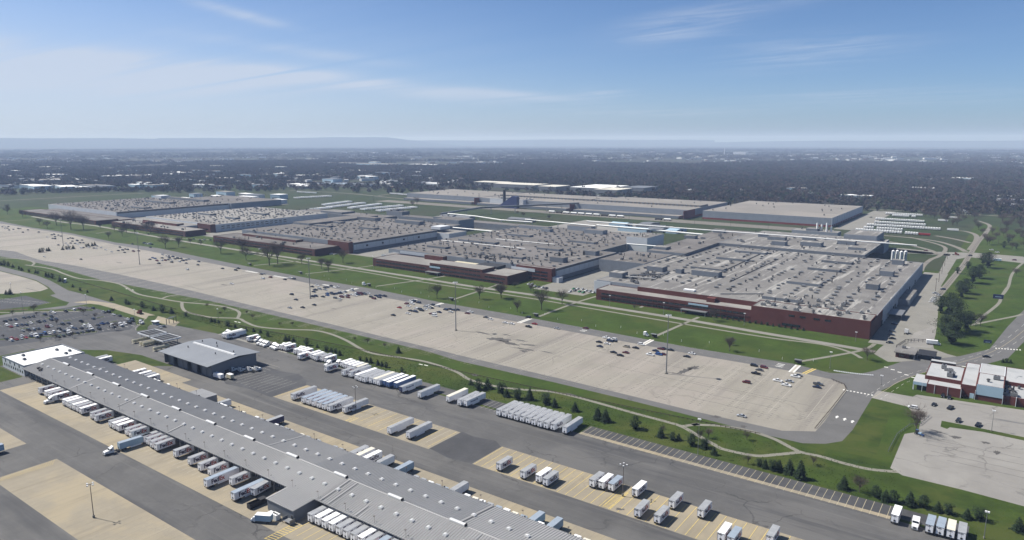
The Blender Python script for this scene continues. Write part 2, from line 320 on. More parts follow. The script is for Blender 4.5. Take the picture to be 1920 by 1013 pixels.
# positions in metres: x along the long shed, y away from it
LOT_CARS = [(-1438.4,475.9,'w'),(-1375.5,455.8,'g'),(-1366.5,456.6,'w'),(-1342.6,448.3,'w'),(-1372.7,463.5,'k'),(-1347.7,453.4,'k'),(-1317.2,445.1,'g'),(-1321.4,452.6,'g'),(-1324.9,461,'k'),(-1322,463.1,'t'),(-1292.4,462.9,'k'),(-1265.8,445.9,'k'),(-1248.4,461.5,'k'),(-1174.3,444.7,'w'),(-1196.6,459.4,'n'),(-1199.7,463.9,'n'),(-1169.1,453.1,'k'),(-1184.1,463.7,'k'),(-1168.4,461,'k'),(-1150.2,442.4,'k'),(-1143.5,442.8,'k'),(-1129.6,454.6,'k'),(-1134.6,459.8,'k'),(-1126.3,459.5,'k'),(-1095.1,445.9,'k'),(-1094.4,452.3,'n'),(-1096.3,459.4,'n'),(-1076.8,436.1,'k'),(-1068,438.4,'g'),(-1069.7,445.2,'g'),(-1065.9,448,'g'),(-1057,436.8,'w'),(-1082.5,432,'w'),(-1059.3,425,'w'),(-1071.2,418,'k'),(-1017.7,408.7,'w'),(-1016.2,423.5,'w'),(-1017.5,427,'g'),(-1016.6,432.9,'w'),(-1000.9,433.1,'n'),(-997.4,434.1,'w'),(-1018,444.7,'s'),(-999.5,441.5,'w'),(-972.9,435.2,'w'),(-949.1,431.4,'w'),(-980,457,'k'),(-951.7,441.3,'k'),(-951.8,446.9,'n'),(-957.8,453.2,'k'),(-951.1,453,'k'),(-929.6,438.6,'k'),(-976.4,363.9,'w'),(-918.1,381.2,'k'),(-929.2,449.8,'r'),(-927.9,455.6,'r'),(-849.5,429.6,'n'),(-858.5,437.8,'b'),(-851.2,436.9,'b'),(-832.4,429.3,'r'),(-812.5,420.9,'k'),(-872.1,457.6,'s'),(-857.4,454.5,'w'),(-847.7,443.8,'k'),(-855.1,456.2,'n'),(-840.6,448.9,'n'),(-845.1,456.2,'n'),(-829.4,441.5,'n'),(-824.8,443.1,'w'),(-831.2,434.3,'w'),(-827.5,437,'r'),(-828.2,449.2,'n'),(-808.5,434.2,'k'),(-828.8,453.1,'k'),(-825.5,455.4,'k'),(-805.7,441.9,'w'),(-808.5,448.2,'n'),(-809.6,452.4,'n'),(-811.4,457,'s'),(-788.3,440.7,'g'),(-786.9,455.5,'n'),(-766.4,442.3,'k'),(-748.1,418.7,'w'),(-721.4,445.2,'k'),(-707.1,455.5,'k'),(-699.8,447.7,'k'),(-656.4,449.9,'n'),(-655.8,453,'s'),(-634.1,435.9,'w'),(-633.3,444.8,'r'),(-611,446.3,'k'),(-613.8,454.3,'w'),(-606,453.6,'k'),(-636.4,401.4,'w'),(-545,404.4,'k'),(-523.5,392.9,'k'),(-501.8,369.6,'s'),(-493.5,376.8,'k'),(-493.5,389,'k'),(-558.3,438.8,'k'),(-559.1,445.2,'w'),(-543.1,430.4,'n'),(-537.8,424.3,'n'),(-521.7,409.8,'n'),(-520.7,413,'n'),(-542.9,435.5,'s'),(-544.7,443.4,'k'),(-543.5,445.3,'n'),(-537.5,437.7,'s'),(-546,452.1,'k'),(-537.7,448.4,'w'),(-538.5,453.4,'w'),(-513.5,415.1,'k'),(-521.2,426.6,'b'),(-515.1,421.6,'b'),(-519.9,430.8,'n'),(-514.5,427.6,'n'),(-513.9,430.3,'n'),(-514,433.4,'n'),(-518.5,439.8,'w'),(-512.8,435.2,'n'),(-513.6,439.1,'w'),(-513.6,441.7,'n'),(-499.3,417.8,'g'),(-494.2,418.5,'w'),(-498.3,424.5,'r'),(-501,430.2,'w'),(-499.1,432.5,'r'),(-492.4,426.6,'r'),(-499,436.3,'w'),(-499,441,'w'),(-493,435.9,'w'),(-498.5,444.5,'r'),(-497.5,446.9,'r'),(-493.1,439.9,'n'),(-491.9,442.1,'r'),(-493.5,447.2,'k'),(-489.3,444.8,'g'),(-491,450,'w'),(-514.8,450.7,'w'),(-476.3,440.3,'k'),(-469.5,437.1,'r'),(-476.5,446.3,'n'),(-475.1,449.8,'n'),(-469,443.5,'n'),(-469.2,450,'n'),(-425.7,425.3,'R'),(-410.5,402.9,'k'),(-404.8,414.4,'w'),(-433.6,447.4,'w'),(-432.8,450.7,'n'),(-424.9,448.6,'n'),(-430.7,439.3,'r'),(-426.3,441.8,'w'),(-423.3,433.7,'w'),(-409.7,422.4,'k'),(-403.8,422.4,'n'),(-410.8,430.5,'w'),(-406.9,430.8,'k'),(-402.5,428.6,'k'),(-409.4,440.7,'s'),(-410.3,445.7,'w'),(-408.4,448.9,'k'),(-403.3,433.4,'w'),(-403.9,438.4,'w'),(-402.2,440.4,'k'),(-403.2,448.9,'w'),(-387.9,424.6,'r'),(-387.3,427.7,'w'),(-381.7,421.2,'w'),(-386.6,432.7,'n'),(-388.1,442.6,'n'),(-386.3,446.3,'n'),(-379.8,439.3,'w'),(-381.3,445.7,'n'),(-380,448.4,'k'),(-364.9,443.5,'r'),(-366,448.5,'w'),(-344,441.7,'g'),(-337.4,439,'w'),(-320.9,436.8,'w'),(-315,437.3,'w'),(-299,437.4,'K'),(-315.9,461.6,'k'),(-300.2,447.6,'R'),(-278.8,446.1,'s'),(-261.2,459.9,'r'),(-235.4,444.8,'w'),(-234.3,432.2,'k'),(-227.6,431.7,'w'),(-229.4,438.8,'n'),(-229,444.2,'w'),(-226.8,440.7,'k'),(-228.8,422.9,'n'),(-213.4,433.1,'t'),(-206.7,434.3,'k'),(-207.5,444.3,'w'),(-214.3,415.9,'k'),(-207.4,412.4,'k'),(-207.3,420.3,'r'),(-191.6,442.2,'r'),(-190.4,444,'k'),(-192.5,435.9,'n'),(-191.7,425.4,'w'),(-187.4,429.6,'b'),(-185.4,431.6,'r'),(-184.9,443.6,'k'),(-170.1,444.3,'w'),(-170.2,435.9,'k'),(-127.7,442.5,'k'),(-121.5,442.5,'r'),(-122.3,435.8,'g'),(-122,427.5,'K'),(-121.6,408,'r'),(-107.2,421.5,'W'),(-101.3,424.8,'s'),(-101.1,416.4,'w'),(-100.7,435.8,'w'),(-99.7,439,'g'),(-86.2,429.4,'g'),(-85.6,423.7,'n'),(-107,354,'s')]
STAFF_CARS = [(-649,212.2,'k'),(-646.3,215,'n'),(-647.3,221.4,'k'),(-646.7,224.5,'k'),(-646.1,227.7,'k'),(-645.1,235.9,'k'),(-651.1,243,'s'),(-646.2,242.7,'w'),(-644,251.1,'k'),(-644.5,257.6,'w'),(-644.8,262.3,'r'),(-631.7,204,'w'),(-623.9,203.8,'R'),(-625.2,207.8,'w'),(-623.1,211,'n'),(-621,213.3,'n'),(-624.4,217.7,'w'),(-623.1,222.9,'K'),(-622,226.3,'n'),(-622.1,231.5,'n'),(-622.2,235,'n'),(-633.4,236,'k'),(-603.2,204.2,'s'),(-601.7,207.7,'k'),(-600.1,210.4,'s'),(-600,213.7,'k'),(-600.2,220,'r'),(-601.1,222.7,'w'),(-599.4,230.6,'k'),(-598.8,234.4,'k'),(-597.4,243.1,'k'),(-586.9,188.1,'k'),(-579.6,188.4,'w'),(-580.4,192,'R'),(-580.4,194.9,'s'),(-587.4,198,'w'),(-580.2,198,'R'),(-580.4,201.5,'n'),(-587,204.3,'w'),(-580.5,204.5,'R'),(-579.1,206.9,'n'),(-580.5,210.5,'b'),(-579.2,213,'w'),(-580.1,216.2,'w'),(-579,219.3,'w'),(-577.1,222.2,'n'),(-579.8,225.8,'w'),(-583.7,230.3,'w'),(-576.9,230.3,'n'),(-574.7,233.5,'k'),(-585.5,222.5,'k'),(-562.8,212.7,'k'),(-562.5,215.9,'k'),(-562.9,219.4,'k'),(-562.1,225.3,'k'),(-562.2,229,'g'),(-579,237.8,'w'),(-586.7,191.1,'R'),(-647.2,208.2,'k'),(-638.2,270.2,'k'),(-614.7,268.2,'s'),(-611.7,270.8,'k'),(-600.3,269.1,'w'),(-591.2,270.1,'k'),(-574.8,268.2,'w'),(-573.4,271,'k'),(-565.8,267.6,'k'),(-598.7,252.8,'n'),(-574.3,245.3,'k'),(-576.4,249.6,'b'),(-574.7,252.6,'n'),(-581.6,241.7,'w'),(-575.5,239.8,'w'),(-576.2,237.3,'s'),(-561.5,259.6,'w'),(-561.4,263,'k'),(-561.7,232.5,'k'),(-561,235.4,'k'),(-561.6,240.5,'k')]
YARD_CARS = [(-529,270.5,'s'),(-528.4,273.3,'k'),(-388.4,248.4,'w')]
EAST_CARS = [(-24.4,449.7,'k',90),(-21.3,448.4,'k',90),(-27.1,431.5,'k',80),(-19.4,430.9,'k',75),(-14.5,412.4,'k',80),(-5.9,412,'K',80),(-35.8,419.8,'w',0),(-8,552.4,'k',200),(-65.7,552.4,'k',60),(-45.4,532.2,'s',80),(-65.7,551.5,'k',10),(-65.9,565,'k',20),(-68.1,575.7,'n',10),(-56.6,761.9,'s',0),(-53.8,753.1,'w',0),(-55.5,728.7,'w',0),(-55.3,739,'w',0),(-55.4,718.9,'w',0),(-52.6,787.1,'n',5),(-71.1,612.8,'n',0),(-69,587.1,'g',0),(-44.9,1043.5,'k',0),(-25.3,1115,'w',0),(-18.5,1095.3,'w',0),(0.4,1034.9,'r',0),(-94.9,1057.9,'r',0),(-225.8,1465.3,'k',0),(-115.3,1653.6,'g',0),(-392.5,574.5,'w',90),(-387.7,572.2,'s',90),(-381.8,569.5,'w',90),(-376.7,568.6,'g',90),(-372.2,568.5,'w',90),(-367.2,567.7,'k',90),(-340.3,567.6,'w',90),(-338.8,574,'g',90),(-332.9,572.9,'G',90),(-341.1,583.2,'w',90),(-327.9,571.3,'G',90),(-330,580.3,'w',90),(-324.9,578.7,'s',90),(-319.9,577.1,'w',90),(-344.1,581,'G',90),(-336.5,584.3,'w',90),(-813.1,558.5,'w',90),(-703.5,585.2,'w',90),(-699.5,588,'w',90),(-787.3,571.7,'s',90),(-977.6,560.8,'k',0),(-957.6,558.7,'k',0),(-956.7,564.8,'s',0),(-947.2,568.9,'k',0),(-940.8,570.7,'k',0),(-1288,581.3,'w',90),(-1299.9,596.6,'w',90),(-1084.4,549.4,'k',0),(-993.3,496.2,'n',90),(-985.2,495.7,'s',90),(-980.2,496.8,'w',90),(-972.2,496.3,'n',90),(-946.6,480.8,'k',0),(-998.2,482.6,'k',0)]
BARE = [(-377.3,507.5,17),(-334.3,472.2,12.2),(-322.2,490.9,22.2),(-320,520.5,16.2),(-370.6,545.8,10.2),(-395.7,555,7.8),(-751.4,495.4,20.8),(-698.5,490.2,31.5),(-700.4,502.8,30),(-677.5,519.3,15),(-632.1,511,16.5),(-609.4,501.8,18),(-642.7,551.5,21.2),(-425.2,473.3,16.8),(-391.4,493.3,15),(-377.6,507.5,16.8),(-1335.7,521.9,27.2),(-1247.3,508.2,36),(-1230.9,520,29.2),(-1298.9,493.6,15.8),(-1220.8,541.1,10.5),(-1084.4,490.9,14.2),(-1159.6,534.7,15.2),(-1097.9,517.1,16.2),(-1130.8,539.5,20),(-1100.9,537.6,22),(-1093.6,558.3,24.8),(-1105.3,557.8,18.2),(-925.3,490.3,21.5),(-920.1,505.8,18.8),(-935.6,531.4,10.5),(-909.4,531.6,9),(-1609.1,544.8,20),(-1521.8,539.1,19.2),(-1360.2,505.6,14.5),(-801.1,523.6,26.2),(-823.5,507.5,24),(-71.5,499,11.8),(-15.8,645.9,13.8),(-101.8,1425.5,21),(-84,1402.5,20.5),(-51.5,1359.1,16.2),(-23.7,1500.2,21.2),(-15.8,1400.9,19.8),(2.8,1414.3,19.8),(-31.1,1298.2,15.5),(-24.5,1248.1,13.5),(3.6,914.1,11),(-189.9,540.8,13),(-258.3,537.9,5.8),(-155.6,481.4,7),(-151.7,466.1,11.8),(-30.5,385,16.2),(-41.4,301.7,8.8),(-86.9,300.9,5.5),(-95.4,326.2,5.5),(-62.8,316.9,5),(-111.2,317.8,6.5),(-113.7,313,6.5),(-131.3,309.3,5.5),(-365.6,333,6),(-379.9,334,3.2),(-349.3,333.7,4.2),(-534.1,328.7,6),(-563.1,330.2,4.5),(-512.6,335.3,4.5),(-494,328,5.8),(-527.9,320.7,4.2),(-458.5,327.8,4.2),(-450.6,333.5,4.2),(-666,219.9,5.5),(-665.7,235.4,7.8),(-650.1,231.4,3.5),(-641.3,205.5,3.8),(-604.7,228.4,4.8),(-631.3,230.2,3),(-609.1,202.3,3),(-557.9,209,6.2),(-561.8,200.4,4.8),(-553.3,218.1,6.2),(-594.2,188.7,3.2),(-620.3,254.7,7),(-601.3,255.4,5.8),(-549.8,246.6,7.8),(-603.5,270.6,6.2),(-759.2,1092.3,11.5),(-696.9,1084.2,11),(-800.4,1130.8,8),(-1082.1,1130.5,15.5),(-1099.5,1163.2,22.5)]
EVERGREEN = [(-252.8,309.9,4.5),(-244.3,306,7.8),(-241,310.6,7.8),(-230.5,309.6,7.5),(-224,306.1,6.2),(-217.3,306.9,7.5),(-210.7,309.7,9.2),(-199.9,309.7,7.8),(-193.7,308.5,6.5),(-181.6,309.9,6.5),(-166.2,306.9,8.5),(-161.7,306.7,8.5),(-145.2,307.2,8.2),(-130.6,305.3,6),(-124.4,305.3,5),(-122,307,4.2),(-114.7,305,7),(-109,306.3,5.8),(-82.1,301.8,4.5),(-79.4,301.3,5.5),(-76.1,301.2,6),(-73.7,302.2,6.5),(-69.4,302.4,7.8),(-64.4,300.1,10.5),(-47.4,301.1,7),(-35.3,301.3,6),(-31.7,299.8,6),(-28.9,300.8,6.2),(-23.3,301.8,7.2),(-18.8,303.1,6.2),(-13.8,302.7,5.2),(-10.4,303.3,5.2),(-4.2,303.1,5.2),(-0.4,304.9,6),(11.8,303.9,6.8),(-102.5,301.4,4.8),(-108.8,305.1,5.2),(1.1,544.9,3.5),(3.1,546.3,3.5),(5.2,546.2,3.5),(-420.6,304.7,5.2),(-418.5,306.2,4.2),(-414.5,306.8,4.2),(-398.5,305.9,6.5),(-388.2,306.8,3.2),(-376.3,304.8,4.5),(-372.1,305.7,4.2),(-367.8,305.7,4),(-361,303.5,4.8),(-341.5,303.9,3.5),(-335.7,304.2,4.5),(-331.9,304.2,5),(-324.8,303.7,4.8),(-321.1,303.7,4.2),(-317.3,303.7,4.2),(-302.6,302.8,3.8),(-333.1,330.7,5.8),(-440.9,304.2,4.5),(-607,296.7,6.8),(-588.6,296.8,5.5),(-576.7,298,8),(-566.1,300.3,6.5),(-548.4,302.5,4.2),(-513.6,304,4.5),(-510.3,304.8,3.8),(-505.3,305.1,3.8),(-491.5,304.1,5.5),(-482.3,304.6,4),(-466.9,303.7,4),(-460.2,305.6,4.2),(-453,306.4,4),(-951.6,309.4,6.5),(-945.2,310.4,7.5),(-938,311.9,6.5),(-923.8,311.3,5.2),(-901.8,309.7,5.2),(-893.1,309.1,4.8),(-877.4,310.4,4),(-862.4,311.3,5),(-856.4,311.1,4),(-833.3,310,6),(-825.5,309.5,6),(-814.2,308.5,6.8),(-792.1,306.7,6.8),(-781.5,305.8,5.2),(-749.7,301.2,4.2),(-725.7,297.6,4),(-711.4,297.8,3.5),(-657.2,294.5,5.5),(-632,295.1,5.5),(-628.3,295.6,4.5),(-764.9,249.6,5.2),(-761.8,251.8,7),(-1022.5,376.5,6.8),(-1021.4,379.4,7),(-1026.2,386.3,5.5),(-1024,387.8,6.8),(-1021.9,403.5,6),(-1021.1,407.7,5.5),(-1020,410.7,5.5),(-1020.1,415.6,6.5),(-1021.6,433,5.5),(-1020.7,435.2,7),(-1025.2,441.8,6.5),(-1028.8,446.9,6.5)]
PINES = [(-45.3,677.9,14.8),(-39,676,18.8),(-33.3,665.6,16.8),(-36.3,600.2,15.5),(-30,575.6,16.2),(-29.8,611.8,18.8),(-23.8,623.1,15.8),(-35.8,755.6,13.2),(-41.1,935.7,8.8),(-31.6,843,17.8),(-27.5,876.8,15.2),(-34.2,779.9,14.8),(-39.6,791.8,10.2),(-23.2,956,18.5),(-28.9,982.7,13.5),(-12.7,1149.8,9.8),(-48.3,895,7.5),(-8.6,1207.7,8.2),(0.9,1149.1,7.8)]
POLES_HIGH = [(-167.4,396.1),(-338.7,397.7),(-518.4,404.9),(-827.3,406.1),(-1056.5,418.5)]
POLES_QUAD = [(-275.5,108.8),(-276,241.3),(-118.8,242)]
POLES_SINGLE = [(-108.1,295.8,17.8),(1.8,290.7,10.5),(-0.1,407.8,10.8),(-56,451.2,5.8),(-646.3,268.8,11.5),(-559,266.7,11),(-520,313.7,7.8),(-87.5,466.5,10.8),(-166,541.4,9.5),(-281.3,536.4,9.8),(-231.4,536.9,10),(-86.4,543.4,6.8),(-582.8,543.3,14.8),(-758.4,251.8,11.2),(-666.9,228,18.2)]
SHELTERS = [(-716.9,476.6),(-625.5,476.8),(-516.6,474.4),(-408.2,473.4),(-313.6,468.8),(-208.4,467.7),(-106.5,464.9)]
RIBBONS = {'bank_path': [[(-1014.3,329.5),(-984,340.4),(-955.2,341.5),(-935,337.1),(-918.7,327.8)],[(-931.9,326.7),(-880.1,332.8),(-834.3,327.9),(-792.4,325.2),(-762.4,333.4),(-732.1,335.8),(-706.5,331.6),(-665.8,322.6),(-628,324.9),(-599.9,328.3),(-575.4,336.1),(-553.3,340.1),(-533.9,338.8),(-520.6,333.6),(-506.7,322.5)],[(-599.9,328.3),(-576.4,315.7),(-557.9,310.4),(-528.1,312),(-506.7,322.5),(-491.5,319.5),(-470,316.7),(-445.2,324.8),(-427.8,334.5),(-409.5,335.6),(-385.6,330.7),(-350.8,319.9),(-325.3,323.8),(-305.8,327),(-282.7,324.7),(-272.7,322.2),(-257.9,316.2),(-239.2,316.2),(-224.3,320.4),(-208.8,327.3),(-192.9,328.5),(-176.6,327.6),(-154.5,325.8),(-136.5,324.9),(-127,323.5),(-116,317.4),(-106,311.9),(-100.5,309.6),(-86.7,311.4),(-79.3,318.1),(-70.7,327.5)],[(-127.2,324),(-121.5,331.7),(-123.4,329.3),(-112.7,335.4),(-100,338.1),(-86.2,335.8),(-77.1,330.7),(-70.7,327.5),(-61.8,328),(-52.8,326.7),(-41.9,327),(-31.6,331.3)],[(-628,324.9),(-633.3,334.2),(-632,343.2)]],'meadow_path': [[(-2.6,834.7),(-5.5,787.9),(-6.7,751.4),(-10.8,718.2),(-16.3,681.9),(-19.1,656)],[(-22.5,644.1),(-15.3,658.8),(-2.8,683.5),(6.9,702.8),(10.2,712.7)],[(8.9,1017.9),(3.9,975.4),(-0.4,915.9),(-1.6,847),(-4.4,801.3)]],'field_track': [[(-1976.8,630.2),(-1990.5,661.9),(-1980.1,804.8),(-1975.9,949.5),(-1949.5,986.7)],[(-1722,1292.8),(-1612.4,1311.5),(-1490.5,1314),(-1302.1,1279.4),(-1225.8,1265.3)],[(-1375.8,1308.3),(-1388.5,1364.6)],[(-165.9,1136.1),(-133,1118.2),(-106.9,1092.6),(-88.6,1064.4),(-79.7,1037)],[(-169.1,1198.3),(-130.3,1193.3),(-91.7,1171.4),(-65.1,1122.6),(-51.7,1081.1)],[(-100.5,1241),(-74,1214.7),(-52.2,1182.1)],[(-82.4,1332.1),(-66.7,1328.5),(-52,1289.4),(-47.1,1215.5),(-48.8,1103.1)]],'lawn_path': [[(-209,469.1),(-204.3,545.3)],[(-311.5,470.3),(-312.9,528.8),(-310.7,565.5)],[(-409.5,477.8),(-415.9,543.7),(-419.9,560.4)],[(-510.2,479),(-498.1,521.1),(-489.6,563.2)],[(-621.3,479.9),(-607.2,525.8),(-600.7,560.2)],[(-712.9,479.5),(-695.1,528.6)],[(-106.5,470.4),(-92.1,495.1),(-77.5,523.8),(-74,544)],[(-1163.3,508.7),(-1173.8,533.6)],[(-951.8,572),(-1040,544.1)],[(-1482.5,488.9),(-1465.3,533.4)],[(-258.1,548.2),(-258.1,563.2)]],'avenue_path': [[(-805,530.3),(-688.9,523.7),(-580.2,525),(-502.7,521.3),(-408.2,522.6),(-346.6,523.1),(-306.1,521.1),(-207.9,517.3),(-140.7,516.4),(-104.5,520.4),(-84.8,512.3),(-75.3,501.4)]],'avenue_road': [[(-1527.9,556.8),(-1371,548.3),(-1278.1,556),(-1141.5,548.6),(-1041.3,543.2),(-833,538),(-707.9,538.5),(-592.6,536.3),(-513,535.3),(-432.1,533.6),(-361,536.6),(-313.5,533.6),(-222.7,532),(-143.8,526.8),(-98.3,524.8),(-70.6,522.6)]]}
POLY = {'perimeter_road': [(-1139.1,335.1),(-1027,333.8),(-969.8,340.4),(-887.6,340.8),(-766.4,335),(-690.4,339.8),(-630.4,342.5),(-582.4,345.4),(-515.8,346),(-429.7,345.7),(-357.4,345),(-319.7,344.8),(-288.4,340.9),(-215.6,342.1),(-161.1,341.4),(-116,339.4),(-91.8,337.8),(-72.6,338.2),(-63.6,343.9),(-57.8,351.8),(-56.4,369.7),(-56.5,422.7),(-54.3,440.1),(-47.2,465.6),(-39.9,489.1),(-26.1,512),(-7.2,535),(3.7,558.2),(25.6,699.9),(27.9,856.7),(1.7,658.1),(-7.3,575.9),(-22.5,545.2),(-37.7,525.6),(-52.2,509.5),(-63.4,478.6),(-70.4,464.7),(-85.5,457),(-109.3,462.9),(-174.6,458.6),(-247.7,461.3),(-333.5,463.4),(-408.8,462.4),(-503.3,468.2),(-600.3,466.7),(-717.8,471.6),(-820.6,477.2),(-930.3,485.3),(-1035.7,477.9),(-1204,487.4),(-1329.1,482.4),(-1482.5,488.9),(-1650.3,492.8)],'lot': [(-1162.5,342.3),(-1055.2,361.3),(-1010.5,355.9),(-955.2,350.9),(-881.1,358.4),(-786.3,361.1),(-669,361.5),(-547.7,357.3),(-432.4,354.8),(-318.4,352),(-296.7,350.8),(-214.5,350),(-130.4,347),(-84.6,347.8),(-71,356.5),(-70.3,371.5),(-70.5,431.1),(-73.2,439.1),(-82.9,444.7),(-100.7,446.7),(-168.9,444.3),(-238.9,445.8),(-321.1,446.2),(-437.6,446.9),(-553.5,447.8),(-693.6,455.4),(-797.2,459.8),(-904.3,464.4),(-1015.3,466.8),(-1183.2,478.7),(-1312.8,476.3),(-1443.8,475.7),(-1604.1,478.5)],'staff_lot': [(-655.2,180.4),(-665,210.5),(-662.2,232.1),(-661.1,255.7),(-655.1,269.3),(-635.9,271.8),(-617.2,272.3),(-581.5,271.5),(-556.8,266.3),(-542,253.8),(-550.6,238.2),(-552.3,224.8),(-559.9,208.3),(-565.9,190.5),(-577.2,157)],'entry_road': [(-987.7,302.2),(-945.9,306.2),(-896.7,306.5),(-850.8,306.9),(-805.5,302.9),(-770.4,297.1),(-737.5,291.7),(-712.5,292.2),(-674.5,291.1),(-641.5,290.4),(-605.8,289.1),(-558,289.1),(-554.2,277.5),(-592.8,278.9),(-626.5,280.3),(-650,280),(-660.1,277),(-660.5,266.1),(-660.8,241.6),(-663.2,222.6),(-661.2,197),(-674.8,201.4),(-675.2,214),(-674.1,240),(-669.3,261.9),(-680.3,269),(-693,268.7),(-718.7,270.9),(-727.1,271.9),(-729.5,277.5),(-769,287.3),(-784.4,289.7),(-820.2,295.3),(-866.4,295.6),(-912.8,294.9),(-952.3,290.8)],'concrete_drive': [(-677.4,271.1),(-673.4,282.9),(-641.5,290.4),(-605.8,289.1),(-558,289.1),(-533.5,288.9),(-523.7,279),(-554.2,277.5),(-592.8,278.9),(-626.5,280.3),(-650,280),(-660.1,277)],'west_lot': [(-967.5,287),(-908.4,293.4),(-862.3,294.2),(-814.8,293.3),(-782.7,288.2),(-762.2,284.2),(-754.6,274.3),(-760.5,257.6),(-771.9,246.9),(-785.5,230)],'small_lot': [(-735.2,220.8),(-743.2,237.1),(-743.2,258),(-720.9,257.7),(-694.3,259),(-689.7,247.2),(-696.5,227.9),(-699,222.1),(-696.3,208.3)],'east_lot': [(-56,439.4),(-38.2,439.8),(-36.7,444.9),(22,452.8),(20.2,326.2),(13.5,327.3),(-7.3,328.9),(-29.3,328.9),(-34.6,333.6),(-34.7,378.9),(-29.7,385.6),(-30,401.5),(-38.5,420.9),(-56.8,424.4)],'east_strip': [(-21.5,409),(-3.6,409.1),(21.3,408.1),(21.3,403.7),(13.1,403.7),(-3.4,404.5),(-17.3,401.5),(-18.3,398.2),(-21.2,399.7)],'plant_road': [(-66.3,788.9),(-64.8,734.7),(-65.5,634.4),(-64.9,576.3),(-69.3,535.2),(-70.2,517.2),(-59.7,503.1),(-52.3,508.4),(-41.8,517.2),(-21.2,541.4),(-30.1,546.1),(-38.5,554.4),(-40.4,568.2),(-42,606.5),(-43.2,627.3),(-47,676.7),(-51.4,744.4),(-52,799.2),(-57.4,806.8),(-56.7,924.4),(-56.8,1004),(-45.9,1033.8),(8.9,1017.9),(17,1015.8),(17.1,1048.6),(8.5,1077.4),(-42.2,1078.2),(-81.7,1059.5),(-120.7,1066.8),(-150,1056.3),(-144.4,1034.4),(-124.5,1019),(-83.6,1034.1),(-68.8,1030.8),(-65.9,925.2),(-64.7,869.6),(-65.4,757.4),(-64.3,731.6)],'gate_lot': [(-45.1,625.9),(-41.7,603.2),(-40.1,565.3),(-40.4,556),(-52.6,550.2),(-55.3,562.1),(-55.1,593.6)]}
FAR_TRAILERS = [(-209,-121,1230,24),(-207,-99,1317,29),(-211,-133,1426,21),(-212,-148,1546,17),(-204,-147,1270,15),(-203,-125,1366,21),(-196,-156,1512,11)]
FAR_TRAILERS_W = [(-1263,1031,-1284,1128),(-1208,997,-1227,1119),(-1158,1013,-1178,1122),(-1115,1009,-1109,1120),(-1065,1006,-1060,1112),(-1200,948,-1201,1002),(-1474,1117,-1452,1212),(-1389,1365,-1312,1354),(-1639,1254,-1570,1257)]


# ---------------------------------------------------------------- the ground and everything laid on it
mk2 = MB()
def catmull(P, k=6):
    if len(P) < 3: return [tuple(p[:2]) for p in P]
    o = []
    for i in range(len(P) - 1):
        p0 = P[max(i - 1, 0)]; p1 = P[i]; p2 = P[i + 1]; p3 = P[min(i + 2, len(P) - 1)]
        for j in range(k):
            t = j / k
            o.append(tuple(0.5 * (2 * p1[a] + (p2[a] - p0[a]) * t + (2 * p0[a] - 5 * p1[a] + 4 * p2[a] - p3[a]) * t * t + (3 * p1[a] - p0[a] - 3 * p2[a] + p3[a]) * t ** 3) for a in (0, 1)))
    return o + [tuple(P[-1][:2])]
def ribbon(mb, pts, width, z, m, k=6):
    q = catmull(pts, k); n = len(q); vs = []
    for i, p in enumerate(q):
        a = q[max(i - 1, 0)]; b = q[min(i + 1, n - 1)]; dx, dy = b[0] - a[0], b[1] - a[1]; l = math.hypot(dx, dy) or 1
        vs += [(p[0] - dy / l * width / 2, p[1] + dx / l * width / 2, z), (p[0] + dy / l * width / 2, p[1] - dx / l * width / 2, z)]
    mb.add(vs, [(2 * i, 2 * i + 1, 2 * i + 3, 2 * i + 2) for i in range(n - 1)], m)
def rect(mb, x0, x1, y0, y1, z, m): mb.poly([(x0, y0), (x1, y0), (x1, y1), (x0, y1)], z, m)
Z = 0.004
g = MB(); rect(g, -26000, 26000, -3000, 30000, 0, M['duff']); struct('ground', g)
g = MB()   # the mown land round the plants
g.poly([(-2900, 80), (500, 80), (500, 1660), (-250, 1690), (-900, 1570), (-1300, 1640), (-1700, 1500), (-2050, 1420), (-2400, 1060), (-2650, 820)], Z * 3, M['field']); struct('field', g)
g = MB(); g.poly([(-1750, 120), (90, 120), (90, 900), (60, 1250), (-60, 1500), (-60, 900), (-1750, 640)], Z * 5, M['grass']); struct('lawn', g)
g = MB(); g.poly([(-1000, 300), (-750, 285), (-560, 278), (-460, 285), (60, 285), (60, 345), (-78, 338), (-257, 324), (-350, 321), (-520, 308), (-760, 318), (-1000, 330)], Z * 7, M['bank'])
g.poly([(-62, 344), (-55, 410), (-45, 415), (-42, 345)], Z * 7, M['bank']); struct('grass_bank', g)
g = MB(); g.poly([(-1200, -60), (200, -60), (200, 286), (-28, 286), (-480, 286.5), (-530, 281), (-556, 262), (-560, 240), (-620, 200), (-1200, 190)], Z * 9, M['asphalt']); struct('truck_yard', g)
g = MB(); g.poly([(-520, 198), (-484, 207), (-455, 207), (-430, 226), (-470, 226), (-500, 218), (-545, 190), (-545, 160), (-520, 160)], Z * 10, M['bank'])
g.poly([(-484, 120), (-484, 161), (-560, 161), (-560, 120)], Z * 10, M['bank'])
struct('grass_patch', g)
g = MB(); g.poly([(-470, 207), (-488, 198), (-488, 194), (-484, 197), (-466, 206)], Z * 12, M['path']); struct('kerb_path', g)
